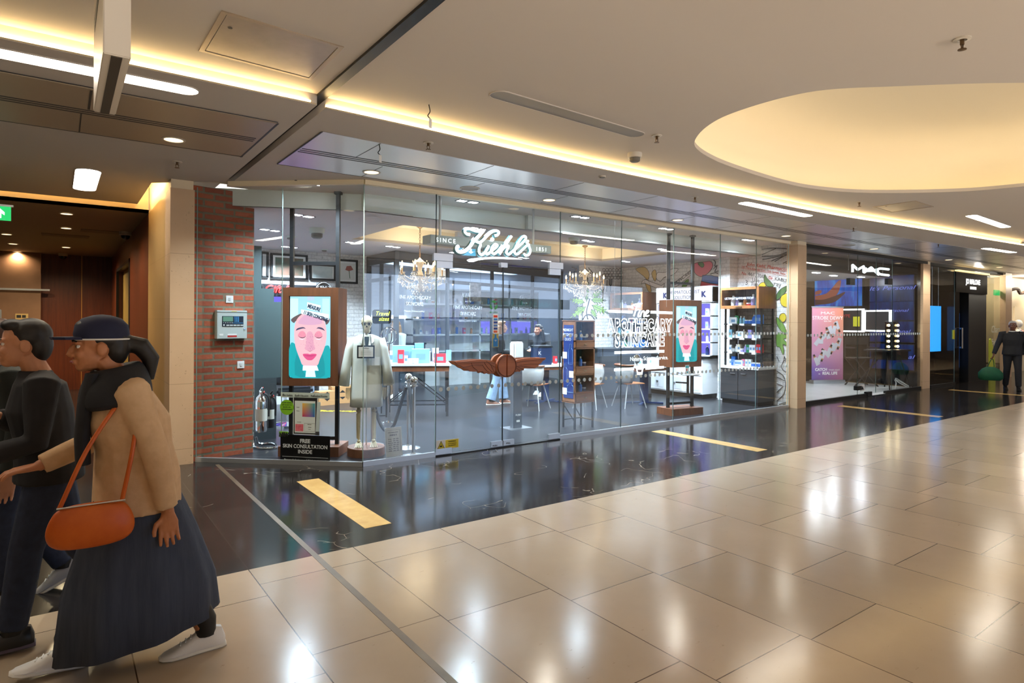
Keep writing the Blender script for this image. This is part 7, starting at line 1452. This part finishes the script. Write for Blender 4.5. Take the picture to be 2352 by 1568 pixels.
def person(label, loc, rz, J, skin, hair, cl, vox=.006, group=None, sc=1.0):
    """J: joints in local metres, facing -Y, +X is the person's left. cl: clothing description"""
    th = thing('person', label, 'person', loc, rz, group); th.scale = (sc, sc, sc)
    hc = V(J['head']); yaw = J.get('yaw', 0.0); R = Matrix.Rotation(yaw, 3, 'Z') @ Matrix.Rotation(J.get('nod', 0.0), 3, 'X')
    H = lambda x, y, z: hc + R @ V((x, y, z))
    SK = make_noisy('skin_%d_%d_%d' % skin, skin, tuple(max(0, v-12) for v in skin), 14, .5) if ('skin_%d_%d_%d' % skin) not in _M else _M['skin_%d_%d_%d' % skin]
    b = MB()
    def blob(c, r):
        n0 = len(b.bm.verts); b.sphere((0, 0, 0), r, 16, 10); b.bm.verts.ensure_lookup_table()
        for v in b.bm.verts[n0:]: v.co = hc + R @ (v.co+V(c))
    blob((0, .012, .03), (.074, .094, .092)); blob((0, -.03, -.025), (.060, .062, .085)); blob((0, -.058, -.085), (.026, .028, .025)); blob((0, -.045, -.055), (.048, .04, .05))
    b.tube([H(0, -.088, .012), H(0, -.100, -.012), H(0, -.105, -.028), H(0, -.092, -.040)], [.009, .012, .016, .013], 8)
    for s in (-1, 1): blob((s*.013, -.096, -.034), (.010, .011, .009)); blob((s*.076, .012, -.008), (.011, .022, .032)); blob((s*.03, -.078, .022), (.022, .014, .009)); blob((s*.036, -.066, -.03), (.022, .022, .022))
    blob((0, -.088, -.060), (.024, .012, .006)); blob((0, -.086, -.070), (.021, .012, .007))
    nb = V(J['neck']); b.tube([H(0, .02, -.05), (hc+nb)/2+V((0, .012, -.02)), nb+V((0, .01, -.02))], [.054, .052, .062], 14)
    ch, pv = V(J['chest']), V(J['pelvis']); sl, sr = V(J['sl']), V(J['sr']); m_ = (sl+sr)/2
    b.loft([ell((nb.x, nb.y), .07, .06, nb.z-.01), ell((m_.x, m_.y), .15, .085, m_.z+.0), ell((ch.x, ch.y), .155, .105, ch.z), ell(((ch.x+pv.x)/2, (ch.y+pv.y)/2), .125, .092, (ch.z+pv.z)/2), ell((pv.x, pv.y), .155, .11, pv.z), ell((pv.x, pv.y), .13, .10, pv.z-.1)])
    for s, k in ((1, 'l'), (-1, 'r')):
        S, E, Wr = V(J['s'+k]), V(J['e'+k]), V(J['w'+k]); b.tube([S-V((s*.05, 0, -.0)), S, S.lerp(E, .5), E, E.lerp(Wr, .35), Wr], [.052, .054, .046, .038, .039, .025], 12)
        hd = V(J.get('h'+k) or (Wr-E)); hn = V(J.get('n'+k) or (-s, 0, 0)); hand_mesh(b, Wr, hd, hn, J.get('c'+k, .5), s)
        Hp, K, A = pv+V((s*.085, 0, -.06)), V(J['k'+k]), V(J['a'+k]); b.tube([Hp+V((0, 0, .06)), Hp, Hp.lerp(K, .5), K, K.lerp(A, .35)+V((0, .012, 0)), A], [.085, .086, .074, .056, .056, .036], 14)
        fd = V(J.get('f'+k) or (0, -1, 0)).normalized(); uf = fd.cross(V((0, 0, 1))).normalized().cross(fd); b.tube([A+uf*.01, A-uf*.03-fd*.03, A-uf*.048+fd*.05, A-uf*.056+fd*.12], [.032, .028, .022, .014], 10)
    remeshed(b, 'body', SK, th, vox*.8, 1)
    EW = mat('eye_white', (236, 232, 226), .2); EI = mat('eye_iris', (52, 34, 24), .2)
    for s in (-1, 1):
        e = MB().sphere(H(s*.030, -.0715, .004), (.0125, .0115, .0095), 12, 8).out('eye', EW, th, smooth=True); MB().sphere(H(s*.030, -.0805, .004), (.006, .004, .006), 10, 6).out('iris', EI, e, smooth=True)
        MB().tube([H(s*.014, -.095, .027), H(s*.032, -.095, .032), H(s*.050, -.080, .026)], [.004, .0045, .003], 6).out('eyebrow', hair, th)
    MB().tube([H(-.022, -.094, -.065), H(0, -.101, -.064), H(.022, -.094, -.065)], [.003, .0055, .003], 6).out('lips', mat('lip_rose', (150, 74, 66), .5), th, smooth=True)
    # hair
    hs = cl.get('hair', 'short'); b = MB()
    def hb(c, r):
        n0 = len(b.bm.verts); b.sphere((0, 0, 0), r, 16, 10); b.bm.verts.ensure_lookup_table()
        for v in b.bm.verts[n0:]: v.co = hc + R @ (v.co+V(c))
    if hs != 'none':
        hb((0, .030, .048), (.084, .094, .084)); hb((0, .07, .0), (.074, .055, .09)); hb((0, -.04, .095), (.06, .05, .032))
        if hs == 'long':
            for s in (-1, 0, 1): b.tube([H(s*.06, .05, .02), H(s*.075, .06, -.09), H(s*.085, .065, -.20), H(s*.07, .075, -.32)], [.045, .045, .045, .022], 10)
        if hs == 'bun': b.tube([H(0, .10, .02), H(0, .17, .0), H(0, .21, -.06), H(0, .21, -.16)], [.04, .045, .04, .015], 10)
        remeshed(b, 'hair', hair, th, max(vox, .007), 2)
    CAP = cl.get('cap')
    if CAP:
        b = MB(); rg = []
        for r, z in ((.096, .035), (.100, .06), (.094, .10), (.07, .13), (.03, .145), (.004, .148)): rg.append([H(r*.90*math.cos(2*math.pi*k/24), .015+r*1.1*math.sin(2*math.pi*k/24), z) for k in range(24)])
        b.loft(rg); c_ = b.out('cap', CAP, th, smooth=True)
        MB().poly([H(x, y, .035) for x, y in ((-.075, -.06), (-.07, -.12), (-.035, -.165), (0, -.175), (.035, -.165), (.07, -.12), (.075, -.06))], R @ V((0, -.005, .012))).out('cap_peak', CAP, c_); MB().tube([H(.092*math.cos(2*math.pi*k/24), .015+.112*math.sin(2*math.pi*k/24), .036) for k in range(24)], .004, 6, closed=True).out('cap_trim', PAPER, c_)
    # upper garment
    g = cl['top']; b = MB(); hem = g.get('hem', pv.z-.02); w = g.get('w', 1.0); dy = g.get('dy', 0.0); D_ = g.get('d', 1.0)
    b.loft([ell((nb.x, nb.y), .078, .07, nb.z+.005), ell((nb.x, nb.y+.004), .10, .08, nb.z-.03), ell((m_.x, m_.y), .185*w, .105*w, m_.z+.0), ell((ch.x, ch.y+dy*.6), .185*w, .135*w*D_, ch.z), ell(((ch.x+pv.x)/2, (ch.y+pv.y)/2+dy), .165*w, .125*w*D_, (ch.z+pv.z)/2), ell((pv.x, pv.y+dy), .185*w, .14*w*D_, max(pv.z, hem+.02)), ell((pv.x, pv.y+dy), .19*w, .145*w*D_, hem)])
    for s, k in ((1, 'l'), (-1, 'r')):
        S, E, Wr = V(J['s'+k]), V(J['e'+k]), V(J['w'+k]); b.tube([S-V((s*.06, 0, 0)), S+V((s*.012, 0, .006)), S.lerp(E, .5), E, E.lerp(Wr, .5), E.lerp(Wr, .93)], [.075*w**.5, .074*w**.5, .062*w**.5, .056*w**.5, .052, .046], 14)
    remeshed(b, g['name'], g['m'], th, max(vox, .008), 3)
    if 'collar' in cl: MB().loft([ell((nb.x, nb.y), .072, .066, nb.z-.03), ell((nb.x, nb.y-.004), .076, .07, nb.z+.012), ell((nb.x, nb.y-.006), .066, .062, nb.z+.02)], cap=False).out('collar', cl['collar'], th, smooth=True)
    # lower garment
    lo_ = cl['bottom']
    if lo_['name'] == 'skirt':
        b = MB(); n = 48; rg = []
        for z, c, rx, ry, wb in lo_['rings']: rg.append([V((c[0]+rx*math.cos(2*math.pi*k/n)*(1+wb*math.sin(9*2*math.pi*k/n)), c[1]+ry*math.sin(2*math.pi*k/n)*(1+wb*math.sin(9*2*math.pi*k/n)), z+(lo_.get('tilt', 0)*math.sin(2*math.pi*k/n) if z < .3 else 0))) for k in range(n)])
        b.loft(rg, cap=False); o = b.out('skirt', lo_['m'], th, smooth=True); md = o.modifiers.new('s', 'SOLIDIFY'); md.thickness = .006
    else:
        b = MB(); b.loft([ell((pv.x, pv.y), .158, .118, pv.z+.10), ell((pv.x, pv.y), .172, .13, pv.z), ell((pv.x, pv.y), .15, .12, pv.z-.10)]); fl = lo_.get('flare', 1.0)
        for s, k in ((1, 'l'), (-1, 'r')):
            Hp, K, A = pv+V((s*.088, 0, -.06)), V(J['k'+k]), V(J['a'+k]); b.tube([Hp+V((0, 0, .04)), Hp, Hp.lerp(K, .5), K, K.lerp(A, .5), A+V((0, 0, .015))], [.092, .100, .088, .072, .068*fl, .060*fl*fl], 14)
        remeshed(b, 'trousers', lo_['m'], th, max(vox, .008), 2)
    # shoes
    for s, k in ((1, 'l'), (-1, 'r')):
        A = V(J['a'+k]); fd = V(J.get('f'+k) or (0, -1, 0)).normalized(); sd = fd.cross(V((0, 0, 1))).normalized(); up = sd.cross(fd)
        def rg(t, wd, z0, z1): c = A+fd*t; return [c + sd*(wd*x) + up*(z0+(z1-z0)*y) for x, y in ((-.9, 0), (.9, 0), (1.05, .3), (.85, .75), (.4, 1), (-.4, 1), (-.85, .75), (-1.05, .3))]
        zb = -.085
        b = MB(); b.loft([rg(-.085, .022, zb+.012, -.03), rg(-.07, .034, zb+.012, .01), rg(-.03, .038, zb+.012, .022), rg(.03, .038, zb+.012, .008), rg(.09, .043, zb+.012, -.025), rg(.14, .044, zb+.012, -.045), rg(.178, .032, zb+.012, -.056), rg(.192, .016, zb+.012, -.064)])
        sh = b.out('shoe', cl['shoe'], th, smooth=True)
        b = MB(); b.loft([rg(-.09, .026, zb, zb+.022), rg(-.07, .038, zb, zb+.024), rg(.03, .041, zb, zb+.022), rg(.10, .047, zb, zb+.022), rg(.15, .046, zb, zb+.022), rg(.185, .034, zb+.003, zb+.022), rg(.20, .018, zb+.006, zb+.02)]); b.out('sole', cl['sole'], sh, smooth=True)
        b = MB()
        for q in range(4): b.tube([A+fd*(.04+q*.022)+sd*(.02)+up*(.004-q*.011), A+fd*(.046+q*.022)-sd*(.02)+up*(.004-q*.011)], .003, 5)
        b.out('laces', cl.get('lace', PAPER), sh)
        if cl.get('mark'): MB().poly([A+fd*x+sd*(.0415*1)+up*z for x, z in ((.0, -.02), (.03, -.055), (.06, -.025), (.045, -.025), (.03, -.042), (.012, -.02))], sd*.003).out('side_mark', cl['mark'], sh)
        K_ = V(J['k'+k]); MB().tube([A.lerp(K_, .95), A.lerp(K_, .6)+V((0, .008, 0)), A+V((0, 0, .05)), A+V((0, 0, -.01))], [.060, .062, .050, .046], 14).out('sock', cl.get('sock', BLACK), th, smooth=True)
    return th
HB = mat('hair_black', (24, 19, 17), .5); HBR = mat('hair_brown', (74, 46, 30), .5); HBL = mat('hair_blonde', (150, 108, 66), .5)
BEI = make_noisy('beige_wool_coat', (224, 190, 150), (208, 172, 132), 16, .9, bump=.2); BKJ = make_noisy('black_jacket_cloth', (24, 25, 30), (32, 33, 38), 12, .8, bump=.15); SKM = make_noisy('navy_skirt_cloth', (54, 64, 84), (68, 78, 98), 40, .9, bump=.2, stretch=(1, 1, .08)); JEA = make_noisy('dark_jeans', (28, 38, 62), (38, 50, 76), 22, .8, bump=.15); LJE = make_noisy('light_jeans', (136, 160, 184), (116, 140, 166), 14, .8, bump=.15); NAVC = mat('navy_cap_cloth', (26, 30, 58), .8)
WSH = mat('white_leather', (240, 240, 238), .45); WSO = mat('white_rubber', (226, 224, 216), .6); GSH = mat('grey_trainer', (170, 174, 180), .6); BSH = mat('black_leather', (20, 20, 22), .35)
JA = dict(head=(0, -.14, 1.475), neck=(0, -.07, 1.335), chest=(0, -.03, 1.14), pelvis=(0, .0, .88), sl=(.165, -.02, 1.275), sr=(-.165, -.06, 1.275), el=(.215, .07, 1.0), wl=(.20, .12, .73), er=(-.20, -.14, 1.02), wr=(-.15, -.36, .93), hl=(0, .05, -1), nl=(-1, 0, 0), hr=(.1, -1, -.1), nr=(0, 0, 1), kl=(.09, .13, .50), al=(.085, .30, .085), kr=(-.09, -.15, .50), ar=(-.085, -.25, .095), fl=(0, -1, 0), fr=(0, -1, .12))
pA = person('person walking left in a navy cap, beige coat and long navy skirt', (-2.42, -3.10, 0), -math.pi/2, JA, (196, 132, 92), HB, dict(hair='bun', cap=NAVC, top=dict(name='coat', m=BEI, hem=.72, w=1.06, dy=.02, d=1.2), bottom=dict(name='skirt', m=SKM, rings=[(.98, (0, .0), .15, .12, 0), (.86, (0, .01), .175, .15, .01), (.6, (0, .03), .195, .235, .03), (.35, (0, .035), .21, .315, .03), (.13, (0, .03), .21, .335, .045)], tilt=.045), shoe=WSH, sole=WSO, mark=mat('shoe_tan', (206, 180, 156), .6)), vox=.0055)
MB().loft([[V((r*math.cos(2*math.pi*k/20), -.07+q*math.sin(2*math.pi*k/20), z+.02*math.sin(2*math.pi*k/20))) for k in range(20)] for r, q, z in ((.16, .125, 1.20), (.215, .155, 1.22), (.20, .145, 1.30), (.145, .125, 1.355), (.10, .095, 1.395), (.07, .065, 1.375))]).out('scarf', BKJ, pA, smooth=True).modifiers.new('s', 'SUBSURF').render_levels = 2
MB().loft([[V((.06+.055*math.cos(2*math.pi*k/12), y+.03*math.sin(2*math.pi*k/12), z)) for k in range(12)] for y, z in ((-.16, 1.36), (-.19, 1.22), (-.20, 1.08), (-.195, .96))]).out('scarf_end', BKJ, pA, smooth=True)
ORG = make_noisy('orange_leather', (214, 104, 24), (196, 86, 16), 8, .45)
bg = thing('shoulder_bag', 'orange slouch bag hanging at the hip of the person in the beige coat', 'bag', (-2.59, -3.345, .64), 0)
b = MB(); b.loft([[V((a*math.cos(2*math.pi*k/20), d*math.sin(2*math.pi*k/20), z)) for k in range(20)] for a, d, z in ((.10, .03, 0), (.155, .055, .03), (.165, .06, .09), (.14, .045, .15), (.11, .02, .19))]); o = b.out('bag_body', ORG, bg, smooth=True); md = o.modifiers.new('s', 'SUBSURF'); md.levels = md.render_levels = 2; MB().tube(spl([(-.11, 0, .18), (-.02, .02, .40), (.09, .07, .58), (.165, .135, .672)], 6), .009, 8).out('strap', ORG, bg); MB().tube(spl([(.11, 0, .18), (.15, .01, .4), (.185, .10, .63)], 6), .009, 8).out('strap', ORG, bg); MB().tube([(-.12, -.022, .185), (.12, -.022, .185)], .004, 6).out('zip', STEEL, bg)
JB = dict(head=(0, -.09, 1.475), neck=(0, -.04, 1.34), chest=(0, -.02, 1.15), pelvis=(0, .02, .88), sl=(.17, -.01, 1.28), sr=(-.17, -.03, 1.28), el=(.215, -.03, 1.02), wl=(.16, -.26, .95), er=(-.20, -.08, 1.03), wr=(-.10, -.20, 1.12), hl=(-.1, -1, -.2), nl=(-.3, 0, 1), hr=(.2, -.7, .5), nr=(.3, .5, .6), kl=(.09, -.07, .48), al=(.085, -.12, .10), kr=(-.09, .10, .50), ar=(-.085, .32, .14), fl=(0, -1, 0), fr=(0, -.85, -.4), cr=.9)
pB = person('person at the left edge in a black jacket and dark jeans looking at a phone', (-2.76, -2.60, 0), -math.pi/2, JB, (206, 146, 110), HB, dict(hair='short', top=dict(name='jacket', m=BKJ, hem=.80, w=1.04), bottom=dict(name='trousers', m=JEA), shoe=BSH, sole=mat('mauve_sole', (92, 84, 104), .6), lace=BLACK), vox=.006)
ph = thing('phone', 'pale phone held up by the person in the black jacket', 'phone', (-3.005, -2.505, 1.19), -math.pi/2); MB().box((0, 0, 0), (.075, .009, .15), R=Matrix.Rotation(-.5, 3, 'X')).out('case', mat('phone_white', (214, 210, 200), .3), ph, bevel=.003); MB().box((0, .007, .002), (.066, .002, .138), R=Matrix.Rotation(-.5, 3, 'X')).out('phone_screen', BG, ph)
JC = dict(JB); JC.update(el=(.22, .04, 1.02), wl=(.20, .0, .76), hl=(0, -.2, -1), nl=(-1, 0, 0), er=(-.22, .0, 1.02), wr=(-.20, -.12, .78), hr=(0, -.3, -1), nr=(1, 0, 0), kl=(.09, -.04, .49), al=(.085, -.02, .10), kr=(-.09, .05, .50), ar=(-.085, .24, .13))
person('person at the far left edge in grey trainers behind the one with a phone', (-2.92, -2.0, 0), -math.pi/2, JC, (206, 150, 122), HBR, dict(hair='short', top=dict(name='jacket', m=make_noisy('dark_green_jacket', (30, 36, 34), (38, 44, 42), 12, .8), hem=.80), bottom=dict(name='trousers', m=JEA), shoe=GSH, sole=WSO), vox=.008)
# person far right with green bag
JD = dict(head=(0, -.05, 1.56), neck=(0, -.01, 1.42), chest=(0, 0, 1.22), pelvis=(0, .0, .93), sl=(.19, 0, 1.36), sr=(-.19, 0, 1.36), el=(.25, .02, 1.1), wl=(.24, -.05, .86), er=(-.29, -.02, 1.1), wr=(-.37, -.08, .86), hl=(0, -.1, -1), nl=(-1, 0, 0), hr=(-.2, -.05, -1), nr=(1, 0, 0), cr=1.2, kl=(.10, -.09, .52), al=(.11, -.10, .09), kr=(-.10, .02, .52), ar=(-.12, .12, .10), fl=(0, -1, 0), fr=(0, -1, -.1))
person('person in a dark suit walking by the far right edge carrying a green bag', (16.12, -1.33, 0), -1.20, JD, (120, 76, 52), mat('hair_grey', (206, 200, 196), .6), dict(hair='short', collar=PAPER, top=dict(name='jacket', m=BKJ, hem=.86, w=1.1), bottom=dict(name='trousers', m=BKJ), shoe=BSH, sole=BLACK, lace=BLACK), vox=.008)
Rz = Matrix.Rotation(-1.20, 3, 'Z'); hp = Rz @ V((-.40, -.09, .76)); GB = make_noisy('green_bag_cloth', (14, 92, 56), (10, 74, 48), 9, .7)
gb = thing('carrier_bag', 'round green bag carried by the person in the dark suit', 'bag', (16.12+hp.x, -1.33+hp.y, .22), -1.20)
MB().loft([[V((-.03+a*math.cos(2*math.pi*k/20), d*math.sin(2*math.pi*k/20), z)) for k in range(20)] for a, d, z in ((.20, .09, 0), (.25, .12, .05), (.25, .12, .18), (.17, .08, .28), (.08, .03, .33))]).out('bag_body', GB, gb, smooth=True); MB().tube(spl([(-.09, 0, .32), (-.04, 0, .46), (.0, 0, .53), (.03, 0, .46), (.04, 0, .32)], 5), .009, 6).out('bag_handles', GB, gb)
# people inside the shop
JW = dict(head=(0, -.06, 1.49), neck=(0, -.02, 1.355), chest=(0, 0, 1.16), pelvis=(0, .0, .88), sl=(.165, 0, 1.29), sr=(-.165, 0, 1.29), el=(.2, -.02, 1.03), wl=(.15, -.22, .97), er=(-.2, -.02, 1.03), wr=(-.14, -.24, 1.0), hl=(-.2, -1, 0), nl=(0, 0, 1), hr=(.2, -1, 0), nr=(0, 0, 1), kl=(.09, -.10, .48), al=(.09, -.13, .09), kr=(-.09, .06, .48), ar=(-.09, .16, .09))
person('person with long fair hair, black jacket and light jeans standing behind the doors', (4.18, 3.44, 0), 1.15, JW, (214, 168, 142), HBL, dict(hair='long', top=dict(name='jacket', m=BKJ, hem=.74, w=1.0), bottom=dict(name='trousers', m=LJE, flare=1.28), shoe=mat('tan_shoe', (140, 90, 66), .6), sole=WSO), vox=.009)
JS = dict(JW); JS.update(head=(0, -.10, 1.42), yaw=-.5, el=(.24, -.08, 1.05), wl=(.16, -.28, 1.0))
person('person with dark hair and glasses in a black coat behind the first table', (5.75, 4.15, 0), -.9, JS, (190, 130, 100), HB, dict(hair='long', top=dict(name='coat', m=BKJ, hem=.60, w=1.08), bottom=dict(name='trousers', m=BKJ), shoe=WSH, sole=WSO), vox=.010)
JT = dict(JW); person('person with light brown hair seen through the glazed room on the left', (3.05, 5.55, 0), -1.3, JT, (214, 168, 142), HBL, dict(hair='long', top=dict(name='white_coat', m=COAT, hem=.55, w=1.05), bottom=dict(name='trousers', m=BKJ), shoe=WSH, sole=WSO), vox=.011)
